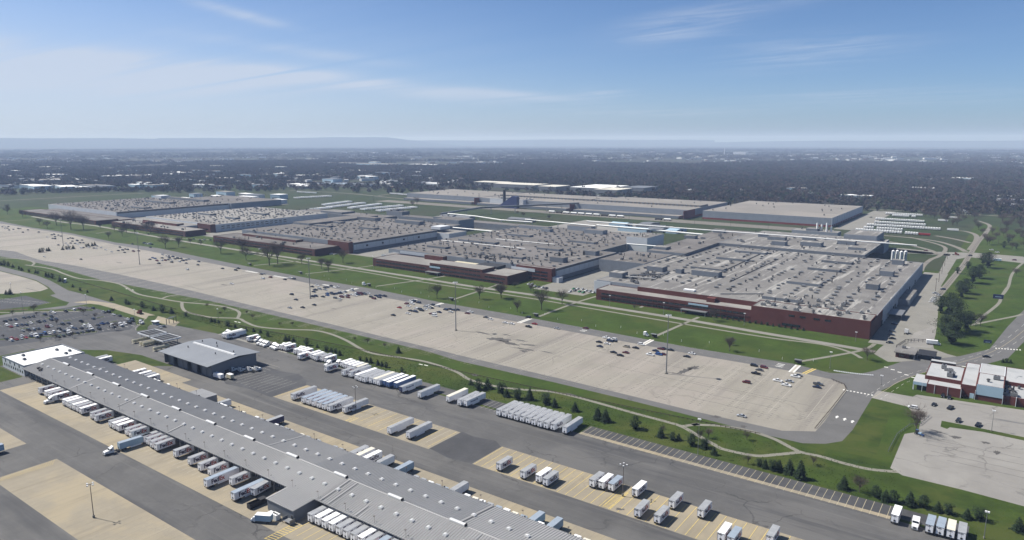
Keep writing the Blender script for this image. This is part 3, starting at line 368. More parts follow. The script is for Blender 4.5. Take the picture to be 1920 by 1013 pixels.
# sealed darker asphalt
g = MB(); g.poly([(-213, 230), (-200, 227.5), (-187, 229), (-187, 251), (-193, 255), (-205, 252.5), (-213, 254)], Z * 11, M['asphalt_dark']); g.poly([(-387, 232), (-372, 226), (-352, 229), (-331, 228), (-331, 252), (-338, 258), (-352, 263), (-366, 259), (-386, 262)], Z * 11, M['asphalt_dark']); rect(g, -372, -343, 98, 123, Z * 11, M['asphalt'])
struct('sealed_asphalt', g)
g = MB()
for x0, x1 in ((-165, -3), (-246, -213), (-475, -444)): rect(g, x0, x1, 288.2, 297.2, Z * 11, M['asphalt_dark'])
rect(g, -444, -246, 288.2, 297.2, Z * 11, M['asphalt'])
struct('bay_asphalt', g)
# concrete aprons
g = MB()
rect(g, -468, -60, 143.2, 165, Z * 12, M['tan']); rect(g, -462, -60, 195, 212, Z * 12, M['tan'])
rect(g, -462, -395, 212, 218, Z * 12, M['tan'])
rect(g, -331, -213.2, 229.2, 252.8, Z * 12, M['tan']); rect(g, -186.8, -10, 229.2, 251.6, Z * 12, M['tan'])
rect(g, -343, -20, 98.2, 123, Z * 12, M['tan']); rect(g, -700, -372.5, 98.2, 121.8, Z * 12, M['tan'])
struct('concrete_apron', g)
g = MB(); rect(g, -165, -28, 285.6, 288.2, Z * 13, M['tan']); rect(g, -248, -232, 285.6, 288.2, Z * 13, M['pave']); rect(g, -476, -395, 285.6, 288.2, Z * 13, M['pave']); struct('concrete_strip', g)
for nm, z, m in (('perimeter_road', 11, 'road'), ('lot', 12, 'lot'), ('entry_road', 10, 'road'), ('concrete_drive', 12, 'tan'), ('staff_lot', 11, 'staff'), ('west_lot', 12, 'lot'),
                 ('small_lot', 11, 'staff'), ('east_lot', 12, 'elot'), ('east_strip', 14, 'bank'), ('plant_road', 10, 'pave'), ('gate_lot', 12, 'elot')):
    g = MB(); g.poly(POLY[nm], Z * z, M[m]); struct({'lot': 'parking_lot', 'staff_lot': 'staff_parking_lot', 'west_lot': 'far_parking_lot', 'small_lot': 'visitor_parking_lot', 'east_lot': 'showroom_parking_lot', 'east_strip': 'grass_strip', 'gate_lot': 'gate_pavement'}.get(nm, nm), g)
for nm, wd, m, z in (('bank_path', 2.6, 'path', 15), ('meadow_path', 2.6, 'path', 15), ('field_track', 7, 'gravel', 9), ('lawn_path', 2.8, 'path', 15), ('avenue_path', 2.8, 'path', 15), ('avenue_road', 6.5, 'pave', 14)):
    g = MB()
    for k, pts in enumerate(RIBBONS[nm]): ribbon(g, pts, wd, Z * z + 0.004 * (k % 5), M[m])
    struct(nm, g)
# paved yards between the plants, railway bed, water
g = MB(); rect(g, -78.5, -56, 545, 885, Z * 10.5, M['pave']); rect(g, -378, -322, 560, 760, Z * 10, M['pave']); rect(g, -690, -622, 600, 800, Z * 10, M['pave']); rect(g, -1024, -932, 590, 850, Z * 10, M['pave'])
rect(g, -1352, -1242, 600, 860, Z * 10, M['pave']); rect(g, -640, -470, 990, 1120, Z * 10, M['elot']); rect(g, -1130, -600, 900, 935, Z * 10, M['pave']); rect(g, -245, -205, 1240, 1620, Z * 10, M['pave'])
g.poly([(-1650, 860), (-1352, 950), (-1352, 1010), (-1650, 1100), (-1700, 1000)], Z * 10, M['pave'])
g.poly([(-160, 1030), (-66, 1030), (-66, 1046), (-150, 1060), (-300, 1130), (-310, 1115)], Z * 10, M['pave'])
struct('factory_yard', g)
g = MB(); rect(g, -1250, -240, 1178, 1222, Z * 12, M['gravel']); struct('rail_bed', g)
g = MB(); ribbon(g, [(-54, 746), (-50, 860), (-47, 960), (-46, 1048), (-44, 1200), (-40, 1330), (-40, 1450), (-60, 1520)], 6, Z * 13, M['gravel'])
ribbon(g, [(-82, 890), (-84, 930), (-82, 985), (-76, 1030), (-80, 1120), (-130, 1200)], 5, Z * 14, M['gravel']); struct('rail_ballast', g)
g = MB(); ribbon(g, [(-460, 1600), (-300, 1642), (-186, 1647), (0, 1642), (200, 1640)], 9, Z * 15, M['pave']); ribbon(g, [(-130, 1640), (-145, 1800), (-170, 1960)], 8, Z * 16, M['pave']); ribbon(g, [(-2500, 1010), (-2380, 1100), (-2300, 1210), (-2150, 1420), (-1900, 1560)], 12, Z * 16, M['pave']); struct('distant_road', g)
rl = MB()
for off in (-0.75, 0.75):
    for path in ([(-54, 746), (-50, 860), (-47, 960), (-46, 1048), (-44, 1200), (-40, 1330)],):
        ribbon(rl, [(x + off, y) for x, y in path], 0.25, Z * 20, M['rubber'])
for y in (1184, 1191, 1199, 1206, 1215):
    rect(rl, -1240, -250, y - 0.9, y - 0.6, Z * 20, M['chassis']); rect(rl, -1240, -250, y + 0.6, y + 0.9, Z * 20, M['chassis'])
struct('railway_track', rl)
g = MB(); g.poly([(-2017, 1503), (-1851, 1572), (-1760, 1620), (-1860, 1680), (-1990, 1600)], Z * 12, mat('pond_water', (0.42, 0.46, 0.50), 0.15, var=0.0, spec=0.6)); struct('pond_water', g)

# painted lines
mk = MB(); y_ = M['yellow']; wp = M['whitep']
for i in range(48):                                              # bays beside the bank
    x = -164 + i * 2.93
    if x < -28: rect(mk, x - .09, x + .09, 285.2, 297.0, Z * 15, M['palebay'])
for i in range(44): rect(mk, -186 + i * 3.95, -185.8 + i * 3.95, 229.6, 251.2, Z * 14, y_)
for i in range(29): rect(mk, -330 + i * 4.1, -329.8 + i * 4.1, 230 + (i * 7 % 5), 252, Z * 14, M['faint'] if i % 2 else y_)
for i in range(36): rect(mk, -206 + i * 3.95, -205.82 + i * 3.95, 146, 162, Z * 14, y_)
for i in range(60): rect(mk, -464 + i * 3.95, -463.85 + i * 3.95, 150, 162, Z * 14, M['faint'])
for i in range(21):                                              # diagonal hatching along the end of the near pad
    y0 = 99.0 + i * 1.0; mk.poly([(-338.9 + i * .05, y0), (-338.7 + i * .05, y0), (-342.6, y0 + 3.0), (-342.8, y0 + 3.0)], Z * 14.5, y_)
def ladder(x0, x1, ya, yb, n, m, w_=0.25):
    for x in (x0, x1): rect(mk, x - w_ / 2, x + w_ / 2, ya, yb, Z * 16, m)
    for i in range(n):
        y0 = ya + (yb - ya) * (i + .2) / n; mk.poly([(x0, y0), (x1, y0 + .6), (x1, y0 + .6 + w_), (x0, y0 + w_)], Z * 17, m)
ladder(-121.5, -118.2, 230, 246, 15, y_); ladder(-210, -206, 138, 152, 11, y_); ladder(-271, -268, 229.5, 236, 5, y_)
for i in range(9): rect(mk, -72.5 + i * 1.85, -71.6 + i * 1.85, 428.5, 430.0, Z * 14, wp)      # crosswalk blocks
for x, y in ((-62.5, 382), (-58.6, 381), (-66.4, 383)): mk.poly([(x - .4, y - 2), (x + .4, y - 2), (x + .4, y), (x + 1, y), (x, y + 2), (x - 1, y), (x - .4, y)], Z * 14, wp)
for x in (-518, -408, -313.5, -207, -105.5):
    for k in range(2): rect(mk, x - 1.6 + k * 2.6, x - .7 + k * 2.6, 444.5, 461.5, Z * 14, wp)
    rect(mk, x - .7, x + 1, 444.5, 461.5, Z * 13.6, M['faint'])
for x in (-690, -640, -560): 
    for i in range(10): rect(mk, x + i * 2.2, x + 1.2 + i * 2.2, 452, 455.5, Z * 14, wp)
mk.poly([(-99.5, 446), (-98.5, 446), (-95.5, 460), (-96.5, 460)], Z * 14, y_); mk.poly([(-97.9, 446), (-96.9, 446), (-93.9, 460), (-94.9, 460)], Z * 14, y_)
for x, y in ((-117, 451), (-117, 454), (-117, 457), (-262, 452), (-262, 455), (-440, 455), (-440, 458), (-620, 456), (-620, 459)): rect(mk, x, x + 4.5, y, y + .8, Z * 14, wp)
for x, y in ((-305, 317), (-301, 317.6), (-500, 311.5), (-496, 312), (-700, 324), (-690, 325)): rect(mk, x, x + 3.2, y + 3.5, y + 4.4, Z * 14, wp)
for a, b, c in ((-60, 489.5, 5), (-20, 520, 6)):
    for i in range(c): rect(mk, a + i * 4.2, a + 2.2 + i * 4.2, b - i * 3.2, b + 1.2 - i * 3.2, Z * 14, wp)
for i in range(9): mk.poly([(-4 + i * 1.7 , 580 + i * .6), (-3.2 + i * 1.7, 580 + i * .6), (-3.2 + i * 1.7, 582.4 + i * .6), (-4 + i * 1.7, 582.4 + i * .6)], Z * 14, wp)
for i in range(24): rect(mk, -430 + i * 2.95, -429.85 + i * 2.95, 286, 297, Z * 16, M['faint'])
for i in range(24): rect(mk, -474 + i * 2.95, -473.85 + i * 2.95, 288.4, 297, Z * 16, M['faint'])
for i in range(20): rect(mk, -246 + i * 2.95, -245.85 + i * 2.95, 284, 297, Z * 16, M['faint'])
for i in range(12): rect(mk, -386 + i * 4.2, -385.85 + i * 4.2, 231, 252, Z * 16, M['faint'])
for i in range(5): rect(mk, -386, -372, 250 + i * 3.5, 250.15 + i * 3.5, Z * 16, M['faint'])
for pts in ([(-56, 425), (-52, 445), (-48, 465), (-40, 487), (-30, 510), (-20, 532), (-10, 556), (0, 590), (10, 640), (18, 690)],):
    for off, wd in ((0, .25), (-3.6, .12), (3.6, .12)):
        q = [(x + off, y) for x, y in catmull(pts, 5)]
        for i in range(0, len(q) - 1, 1 if off == 0 else 2): ribbon(mk, [q[i], q[i + 1]], wd, Z * 15.5, M['palebay'] if off == 0 else wp)
for y in (459.0, 451.0):
    for i in range(60): rect(mk, -560 + i * 8, -556.5 + i * 8, y, y + .12, Z * 14, M['faint'])
o = struct('road_markings', mk)
# bay ticks on the two big lots: worn short lines along the rows
bay = MB()
def in_lot(x, y):
    if not (-1500 < x < -72): return False
    lo = 350 if x > -110 else (332 + (x + 110) * -0.0 if x > -250 else 330)
    lo = np.interp(x, [-1400, -1000, -520, -350, -250, -70], [350, 335, 320, 331, 336, 356]); hi = np.interp(x, [-1400, -900, -500, -300, -100], [470, 470, 448, 440, 441])
    return lo + 4 < y < hi - 3
for k in range(74):
    x = -79 - 18.3 * k
    rect(bay, x - .09, x + .09, float(np.interp(x, [-1400, -1000, -520, -350, -250, -70], [350, 335, 320, 331, 336, 362])) + 10, 436, Z * 13.5, M['faint'])
    for j in range(46):
        yy = 336 + j * 2.75
        if in_lot(x, yy):
            rect(bay, x - 4.9, x - .2, yy, yy + .11, Z * 13.5, M['faint']); rect(bay, x + .2, x + 4.9, yy, yy + .11, Z * 13.5, M['faint'])
            if (k * 31 + j * 17) % 5: rect(bay, x - 2.9, x - 1.7, yy + 1.1, yy + 1.6, Z * 13.5, M['faintd']); rect(bay, x + 1.8, x + 2.8, yy + 1.1, yy + 1.6, Z * 13.5, M['faintd'])
o = struct('bay_markings', bay)
bay = MB()
for xr in (-650, -632, -614, -596, -578, -562):
    for j in range(30):
        yy = 196 + j * 2.8 + (xr + 650) * .12
        if yy < 272: rect(bay, xr - 4.6, xr + .2, yy, yy + .12, Z * 14, M['faint'])
for j in range(14): rect(bay, -566 + j * .9, -561 + j * .9, 212 + j * 4.1, 212.2 + j * 4.1, Z * 14, M['whitep'])
for j in range(18): rect(bay, -760 + j * 3.5, -759.8 + j * 3.5, 224 + j * 1.2, 228.5 + j * 1.2, Z * 14, M['whitep'])
for j in range(18): rect(bay, -752 + j * 3.5, -751.8 + j * 3.5, 236 + j * 1.1, 240.5 + j * 1.1, Z * 14, M['whitep'])
struct('staff_bay_markings', bay)
# grassy islands with pale kerbs in the staff lot
isl = MB()
for x, y in ((-645, 233), (-632, 232), (-637, 196), (-628, 216), (-611, 236), (-601, 257), (-612, 206), (-590, 240), (-577, 256)):
    isl.box(x - 1.3, x + 1.3, y - .5, y + 5.5, 0, .13, M['pave'], top=M['pave']); isl.box(x - 1.0, x + 1.0, y - .2, y + 5.2, .13, .16, M['bank'])
struct('kerb_islands', isl)
isl = MB()
q = [(-598, 178), (-575, 205), (-560, 232), (-556, 236)]
ribbon(isl, q, 3.0, .10, M['bank']); ribbon(isl, [(x + 1.9, y - 1.2) for x, y in q], .6, .11, M['pave']); 
q = [(-572, 288), (-556, 276), (-541, 263), (-533, 259)]
ribbon(isl, q, 7.5, Z * 13, M['bank']); ribbon(isl, [(x - 3.8, y - 3.0) for x, y in q], .5, Z * 16, M['pave'])
ribbon(isl, [(-720, 205), (-690, 222), (-665, 243), (-640, 262), (-632, 268)], 6, Z * 13, M['bank']); ribbon(isl, [(-716, 201), (-686, 218), (-661, 239), (-636, 260)], 2.2, Z * 14, M['path'])
ribbon(isl, [(-718, 207), (-700, 220), (-680, 236)], 2.5, Z * 15, M['mulch'])
struct('verges', isl)
# dark stains on the concrete
stn = MB(); M['stain'] = mat('old_stain', (0.115, 0.108, 0.10), 0.9, var=0.25, scale=0.4)
def stain(cx, cy, a, d, rot=0.0, n=26, seed=0):
    rr = random.Random(seed + int(cx * 7 + cy)); pts = []
    for i in range(n):
        t = 2 * math.pi * i / n; r_ = .45 + .55 * rr.random() ** 1.5; u, v = a * r_ * math.cos(t), d * r_ * math.sin(t)
        pts.append((cx + u * math.cos(rot) - v * math.sin(rot), cy + u * math.sin(rot) + v * math.cos(rot)))
    stn.poly(pts, Z * 14.2, M['stain'])
for q in ((-160, 408, 3.2, 13, -.15), (-158, 417, 4, 6, 0), (-163, 400, 7, 1.5, .1), (-318, 404, 12, 2.0, -.1), (-298, 397, 12, 5.5, .2), (-286, 394, 13, 3.4, -.05), (-283, 404, 8, 2, .1), (-272, 398, 9, 2.4, .3), (-268, 388, 14, 2.2, .1), (-266, 384, 4, 3, 0), (-300, 410, 7, 1.2, 0), (-252, 391, 9, 1.3, 0),
          (-262, 325, 3, 3.2, .5), (-102, 341.5, 2, 3.2, .3), (-118, 346, 4, 2.2, .7), (-2, 390, 2.6, 2.2, .3), (3, 380, 2, 3, 0), (-22, 392, 6, 1.1, -.3), (-14, 389, 3.2, 2.5, .2), (-120, 430, 3, .8, 0), (-225, 420, 4, .7, 0), (-640, 395, 8, 2, 0), (-860, 398, 12, 1.5, 0), (-470, 391, 5, .8, 0), (-196, 330.5, 6, 1, 0), (-115, 232, 2.4, 1.2, .5), (-208, 140, 3, 1, 0)): stain(*q)
struct('pavement_stains', stn)
# long sealed cracks running with the slabs
for y0, x0, x1 in ((392, -150, -80), (389.5, -210, -95), (377, -155, -92), (413, -245, -160), (366, -140, -100), (380, -30, 14), (372, -26, 20), (364, -22, 22), (357, -15, 25)):
    pts = [(x, y0 + rng.uniform(-.35, .35) + (x0 - x) * .01) for x in np.arange(x0, x1, 3.0)]; ribbon(mk2, pts, .28, Z * 14.6, M['stain'], 1)
struct('sealed_cracks', mk2)
# low ground cover: ragged tufts on the bank
tb = MB()
for i in range(9000):
    x = rng.uniform(-640, -30); y = rng.uniform(298, float(np.interp(x, [-640, -350, -250, -60, -30], [302, 318, 322, 334, 334])))
    h_ = rng.uniform(.12, .4); a = rng.uniform(0, 6.28); r_ = rng.uniform(.15, .5)
    tb.add([(x, y, h_), (x + r_ * math.cos(a), y + r_ * math.sin(a), 0), (x + r_ * math.cos(a + 2.1), y + r_ * math.sin(a + 2.1), 0), (x + r_ * math.cos(a + 4.2), y + r_ * math.sin(a + 4.2), 0)], [(0, 1, 2), (0, 2, 3), (0, 3, 1)], M['bank'])
stuff(link('grass_tufts', tb.mesh('grass_tufts')), 'rough green grass tufts on the bank beside the truck yard', 'grass')

# ---------------------------------------------------------------- hills and far woods
hl = MB()
def hills(dist, base, amp, seed, az0, az1, n, m, prof=None):
    row = []
    for i in range(n + 1):
        az = az0 + (az1 - az0) * i / n; t = noise.fractal(Vector((az * 0.09 + seed, seed * 3.1, 0)), 1.0, 2.0, 5)
        h_ = max(0, base + amp * t) * (prof(az) if prof else 1)
        dx, dy = -math.sin(R(az)), math.cos(R(az)); row.append((dx, dy, h_))
    vs = []
    for dx, dy, h_ in row:
        for k, f in enumerate((0, .4, .8, 1.0, .8, 0)): vs.append((dx * (dist + 420 * k), dy * (dist + 420 * k), h_ * f - 1))
    fs = []
    for i in range(n):
        for k in range(5): a = i * 6 + k; fs.append((a, a + 6, a + 7, a + 1))
    hl.add(vs, fs, m)
bump = lambda c, w_: (lambda az: math.exp(-((az - c) / w_) ** 2))
hills(18500, 215, 34, 1.3, 38, 84, 160, M['hill'], lambda az: min(1, max(0, (az - 39.5) / 6)) * (1 if az < 62 else .92))
hills(21000, 190, 30, 5.3, 20, 100, 150, M['hill'], lambda az: .85)
hills(20000, 150, 25, 8.1, -20, 34, 120, M['hill'], lambda az: 1 - .4 * math.exp(-((az - 22) / 6) ** 2))
struct('hills', hl)
# ---------------------------------------------------------------- the long cross-dock shed
T = thing('freight_terminal', 'long low truck terminal under a ribbed grey metal roof with skylights', 'terminal', (-290, 179, 0))
ox, oy = -290, 179
def L_(mb, name, parent=T):                     # parts are given in site metres and moved to the thing's own origin
    me = mb.mesh(name); me.transform(Matrix.Translation((-parent.location.x, -parent.location.y, -parent.location.z))); return link(name, me, parent)
EZ, RZ, Y0, Y1, YR = 5.5, 8.0, 161.0, 197.6, 176.8
XL, XR = -484.0, -60.0
def zroof(y): return EZ + (RZ - EZ) * ((y - Y0) / (YR - Y0) if y < YR else (Y1 - y) / (Y1 - YR))
secs = [(XL, -458, 'metalroof'), (-458, -420, 'metalroof_old'), (-420, -352, 'metalroof'), (-352, -300, 'metalroof_old'), (-300, -246, 'metalroof'), (-246, -210, 'metalroof_new'), (-210, -150, 'metalroof'), (-150, XR, 'metalroof')]
for x0, x1, m in secs:
    b = MB(); b.prism([(Y0, EZ), (YR, RZ), (YR, RZ - .3), (Y0, EZ - .3)], x0, x1 - .02, M[m], 'x'); L_(b, 'roof_section')
secs2 = [(XL, -440, 'metalroof_old'), (-440, -352, 'metalroof_old'), (-352, -318, 'metalroof_old'), (-318, -262, 'metalroof'), (-262, -230, 'metalroof_new'), (-230, -150, 'metalroof_old'), (-150, XR, 'metalroof_new')]
for x0, x1, m in secs2:
    b = MB(); b.prism([(YR, RZ), (Y1, EZ), (Y1, EZ - .3), (YR, RZ - .3)], x0, x1 - .02, M[m], 'x'); L_(b, 'roof_section')
b = MB(); nr = int((XR - XL) / 1.15)
for i in range(nr):
    x = XL + .4 + i * 1.15
    ya = 151.1 if -226.8 < x < -210.4 else Y0
    for (a, b2) in ((ya, YR - .3), (YR + .3, Y1)):
        za = EZ - .55 if a < 160 else zroof(a)
        pts = [(a, za), (Y0, EZ), (b2, zroof(b2))] if a < 160 else [(a, za), (b2, zroof(b2))]
        for (p, q) in zip(pts, pts[1:]):
            b.add([(x, p[0], p[1] + .02), (x + .46, p[0], p[1] + .02), (x + .23, p[0], p[1] + .22), (x, q[0], q[1] + .02), (x + .46, q[0], q[1] + .02), (x + .23, q[0], q[1] + .22)], [(0, 2, 5, 3), (1, 4, 5, 2), (0, 1, 2), (3, 5, 4)], M['rib'])
stuff(L_(b, 'roof_ribs'))
b = MB(); b.prism([(YR - .3, RZ - .1), (YR, RZ + .12), (YR + .3, RZ - .1)], XL, XR, M['metalroof_new'], 'x'); L_(b, 'ridge_cap')
vb = MB(); vb.prism([(-.6, 0), (-.6, .55), (-.35, .8), (.35, .8), (.6, .55), (.6, 0)], 0, 7, M['skylight'], 'x'); vb.box(7.0, 7.35, -.62, .62, 0, .82, M['black']); vm = vb.mesh('ridge_ventilator')
for i in range(13): link('ridge_ventilator', vm, T, (-465.0 + 31.05 * i - ox, YR - oy, RZ + .05))
sb = MB(); sb.box(-.85, .85, -.65, .65, -.2, .45, M['skylight']); sb.prism([(-.75, .45), (-.3, .75), (.3, .75), (.75, .45)], -.55, .55, M['skylight']); sm = sb.mesh('skylight')
for i in range(52):
    for y in (169.5, 185.3):
        x = -476.5 + 7.95 * i
        if x < XR - 4: link('skylight', sm, T, (x - ox, y - oy, zroof(y) + .1), 0)
# walls, dock doors and the dark recess beneath the eave
b = MB(); b.box(XL, XR, 163.6, 195.4, 0, 1.25, M['pave']); L_(b, 'dock_platform')
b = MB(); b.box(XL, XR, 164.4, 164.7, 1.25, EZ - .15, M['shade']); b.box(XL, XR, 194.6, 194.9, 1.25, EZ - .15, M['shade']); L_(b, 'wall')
b = MB(); b.box(XR - .3, XR, 164.7, 194.6, 1.25, EZ - .1, M['wallgrey']); L_(b, 'end_wall')
db = MB(); db.box(-1.3, 1.3, -.12, 0, 1.25, 4.2, M['wallgrey']); db.box(-1.42, -1.3, -.2, 0, 1.2, 4.35, M['white']); db.box(1.3, 1.42, -.2, 0, 1.2, 4.35, M['white']); db.box(-1.42, 1.42, -.2, 0, 4.2, 4.35, M['white']); db.box(-1.5, 1.5, -.5, -.2, .6, 1.2, M['rubber'])
dm = db.mesh('dock_door')
for i in range(105):
    x = -479.5 + 3.95 * i
    if x > XR - 2 or -229 < x < -208: continue
    link('dock_door', dm, T, (x - ox, 164.4 - oy, 0))
    if i < 103: link('dock_door', dm, T, (x - ox, 194.9 - oy, 0), math.pi)
pb = MB(); pb.box(-.15, .15, -.15, .15, 0, EZ - .32, M['steel']); pm = pb.mesh('eave_post')
for i in range(54):
    x = -481.4 + 7.9 * i
    if x < XR and not -228 < x < -209: link('eave_post', pm, T, (x - ox, 161.6 - oy, 0))
fb = MB(); fb.tube((0, 0, 0), (0, 0, 3.2), .06, .05, M['polebrown'], 5); fb.box(-.25, .25, -.5, .1, 3.1, 3.3, M['polebrown']); fb.box(-.2, .3, .9, 1.4, 0, .35, M['vent']); fm = fb.mesh('eave_floodlight')
for i in range(27): link('eave_floodlight', fm, T, (-458.5 + 15.6 * i - ox, 161.9 - oy, EZ + .05))
for i in range(20): link('eave_floodlight', fm, T, (-430.5 + 19.6 * i - ox, 196.6 - oy, EZ + .05))
# office wing that steps out of the south side
b = MB(); b.prism([(151, EZ - .55), (Y0, EZ), (Y0, EZ - .3), (151, EZ - .85)], -227, -210.2, M['metalroof_new'], 'x'); L_(b, 'wing_roof')
b = MB(); b.box(-226.6, -210.6, 151.4, 164.3, 0, EZ - .75, M['wallgrey']); L_(b, 'wing_wall')
b = MB(); b.box(-211.9, -211.0, 151.25, 151.4, 0, 2.4, M['black']); L_(b, 'wing_door')
b = MB(); b.box(-214, -209.5, 148.8, 151.2, 1.0, 1.15, M['steel']); b.box(-214, -213.9, 148.8, 151.2, 1.1, 2.1, M['steel']); b.box(-209.6, -209.5, 148.8, 151.2, 0, 2.1, M['steel']); b.box(-214, -213.8, 148.8, 149, 0, 1, M['steel']); L_(b, 'steel_landing')
# repair strips and lightning conductors laid over the sheeting
for x, y0_, y1_, m in ((-207.5, 161.3, 176.4, 'metalroof_old'), (-203.0, 161.3, 176.4, 'metalroof_old'), (-262, 177.2, 197, 'metalroof_new'), (-318, 161.4, 170, 'metalroof_new'), (-371, 163, 176.4, 'metalroof_new'), (-421, 161.4, 176.4, 'metalroof_new'), (-151, 177.2, 197, 'metalroof'), (-188, 161.4, 168, 'metalroof_old'), (-441, 177, 190, 'metalroof_new'), (-140, 162, 176, 'metalroof_old')):
    b = MB(); b.add([(x, y0_, zroof(y0_) + .24), (x + .7, y0_, zroof(y0_) + .24), (x + .7, y1_, zroof(y1_) + .24), (x, y1_, zroof(y1_) + .24), (x, y0_, zroof(y0_) + .02), (x + .7, y0_, zroof(y0_) + .02), (x + .7, y1_, zroof(y1_) + .02), (x, y1_, zroof(y1_) + .02)], [(0, 1, 2, 3), (4, 5, 1, 0), (5, 6, 2, 1), (6, 7, 3, 2), (7, 4, 0, 3)], M[m]); L_(b, 'repair_strip')
for x in (-470, -468, -473): b = MB(); b.box(x, x + 1.4, 164 + (x % 3), 165.6 + (x % 3), 5.9, 7.2, M['vent']); L_(b, 'roof_unit')
# north annex
b = MB(); b.box(-361.5, -346.5, 197.0, 204.8, 0, EZ - .3, M['wallgrey']); L_(b, 'annex_wall')
b = MB(); b.prism([(197.6, EZ + .01), (205.2, EZ - .1), (205.2, EZ - .3), (197.6, EZ - .3)], -362, -346.2, M['metalroof_old'], 'x'); L_(b, 'annex_roof')
b = MB(); b.box(-483.6, -483.3, 164, 195, 0, EZ, M['wallgrey']); L_(b, 'end_wall')
pu = thing('generator_unit', 'white generator and cooling unit beside the grey office wing wall', 'generator', (-219.5, 148.9, 0))
b = MB(); b.box(-2.6, -.4, -.9, .9, .2, 2.0, M['white']); part('cabinet', b, pu)
b = MB(); b.box(-.3, 3.0, -1.0, 1.0, .2, 2.3, M['white']); part('fan_cabinet', b, pu)
fanm = MB().tube((0, 0, 0), (0, 0, .12), .38, .38, M['vent'], 10).mesh('fan_grille')
for k in range(3): link('fan_grille', fanm, pu, (.3 + k * 1.0, 0, 2.3))
b = MB(); b.box(-2.8, 3.2, -1.1, 1.1, 0, .18, M['pave']); part('base', b, pu)

W = thing('terminal_office', 'white walled office block with bright white flat roof at the end of the ribbed shed', 'office building', (-500.5, 179.5, 0))
b = MB(); b.box(-517, -484.2, 162, 197, 0, 6.2, M['whitewall'], top=M['whiteroof']); L_(b, 'wall', W)
b = MB()
for x0, x1, y0, y1 in ((-517.1, -484.1, 161.9, 162.5), (-517.1, -484.1, 196.5, 197.1), (-517.1, -516.5, 162.5, 196.5), (-484.7, -484.1, 162.5, 196.5)): b.box(x0, x1, y0, y1, 6.2, 6.75, M['wallgrey'])
L_(b, 'parapet', W)
ub = MB(); ub.box(-1, 1, -.8, .8, 0, 1.1, M['wallgrey']); ub.box(-.6, .6, -.5, .5, 1.1, 1.35, M['vent']); um = ub.mesh('roof_unit')
for x, y in ((-509, 171), (-499, 168), (-505, 189), (-496, 193), (-491.5, 189)): link('roof_unit', um, W, (x - W.location.x, y - W.location.y, 6.2))
wb = MB(); wb.box(-.6, .6, -.06, .06, 0, 1.6, M['glass']); wmh = wb.mesh('window')
for i in range(9): link('window', wmh, W, (-514 + i * 3.4 - W.location.x, 161.97 - W.location.y, 1.6))
for i in range(4): link('window', wmh, W, (-512 + i * 7 - W.location.x, 161.97 - W.location.y, 4.2))
b = MB(); b.box(-517.3, -517.1, 175, 177, 0, 2.4, M['glass']); L_(b, 'door', W)

# maintenance shop
S = thing('maintenance_shop', 'grey metal truck workshop with low pitched roof and open bays in shade', 'workshop', (-415.5, 242.5, 0))
b = MB(); b.prism([(224.2, 7.9), (245.5, 9.6), (245.5, 9.3), (224.2, 7.6)], -443.8, -387.4, M['shoproof'], 'x'); L_(b, 'roof_section', S)
b = MB(); b.prism([(245.5, 9.6), (261.3, 8.1), (261.3, 7.8), (245.5, 9.3)], -443.8, -387.4, M['shoproof'], 'x'); L_(b, 'roof_section', S)
b = MB(); b.box(-388.8, -388.5, 227.3, 258.6, 0, 8.0, M['wallgrey']); b.box(-442.6, -442.3, 227.3, 258.6, 0, 8.0, M['wallgrey']); b.box(-442.3, -388.8, 258.3, 258.6, 0, 7.9, M['wallgrey']); b.box(-442.3, -388.8, 240, 240.3, 0, 8.4, M['wallgrey']); L_(b, 'wall', S)
b = MB(); b.prism([(244.7, 9.5), (244.9, 10.1), (246.1, 10.1), (246.3, 9.5)], -438, -391.5, M['skylight'], 'x'); L_(b, 'ridge_ventilator', S)
for i in range(11):
    b = MB(); x = -442.5 + i * 5.37; b.box(x, x + .5, 227.2, 227.8, 0, 7.7, M['wallgrey']); L_(b, 'bay_pier', S)
    if i in (1, 3, 4, 6, 8, 9): b = MB(); b.box(x + .5, x + 5.37, 227.5, 227.7, 0, 5.6, M['wallgrey']); L_(b, 'bay_door', S)
b = MB(); b.box(-442.3, -388.8, 227.4, 227.6, 5.8, 7.7, M['shade']); L_(b, 'fascia', S)
for x, y in ((-432, 238), (-418, 250), (-404, 240), (-437, 251), (-398, 249), (-425, 254)):
    b = MB(); b.tube((x, y, 8.8), (x, y, 10.3), .3, .3, M['vent'], 6); L_(b, 'flue', S)
b = MB(); b.box(-388.4, -388.2, 236, 238.5, 0, 2.6, M['black']); L_(b, 'door', S)

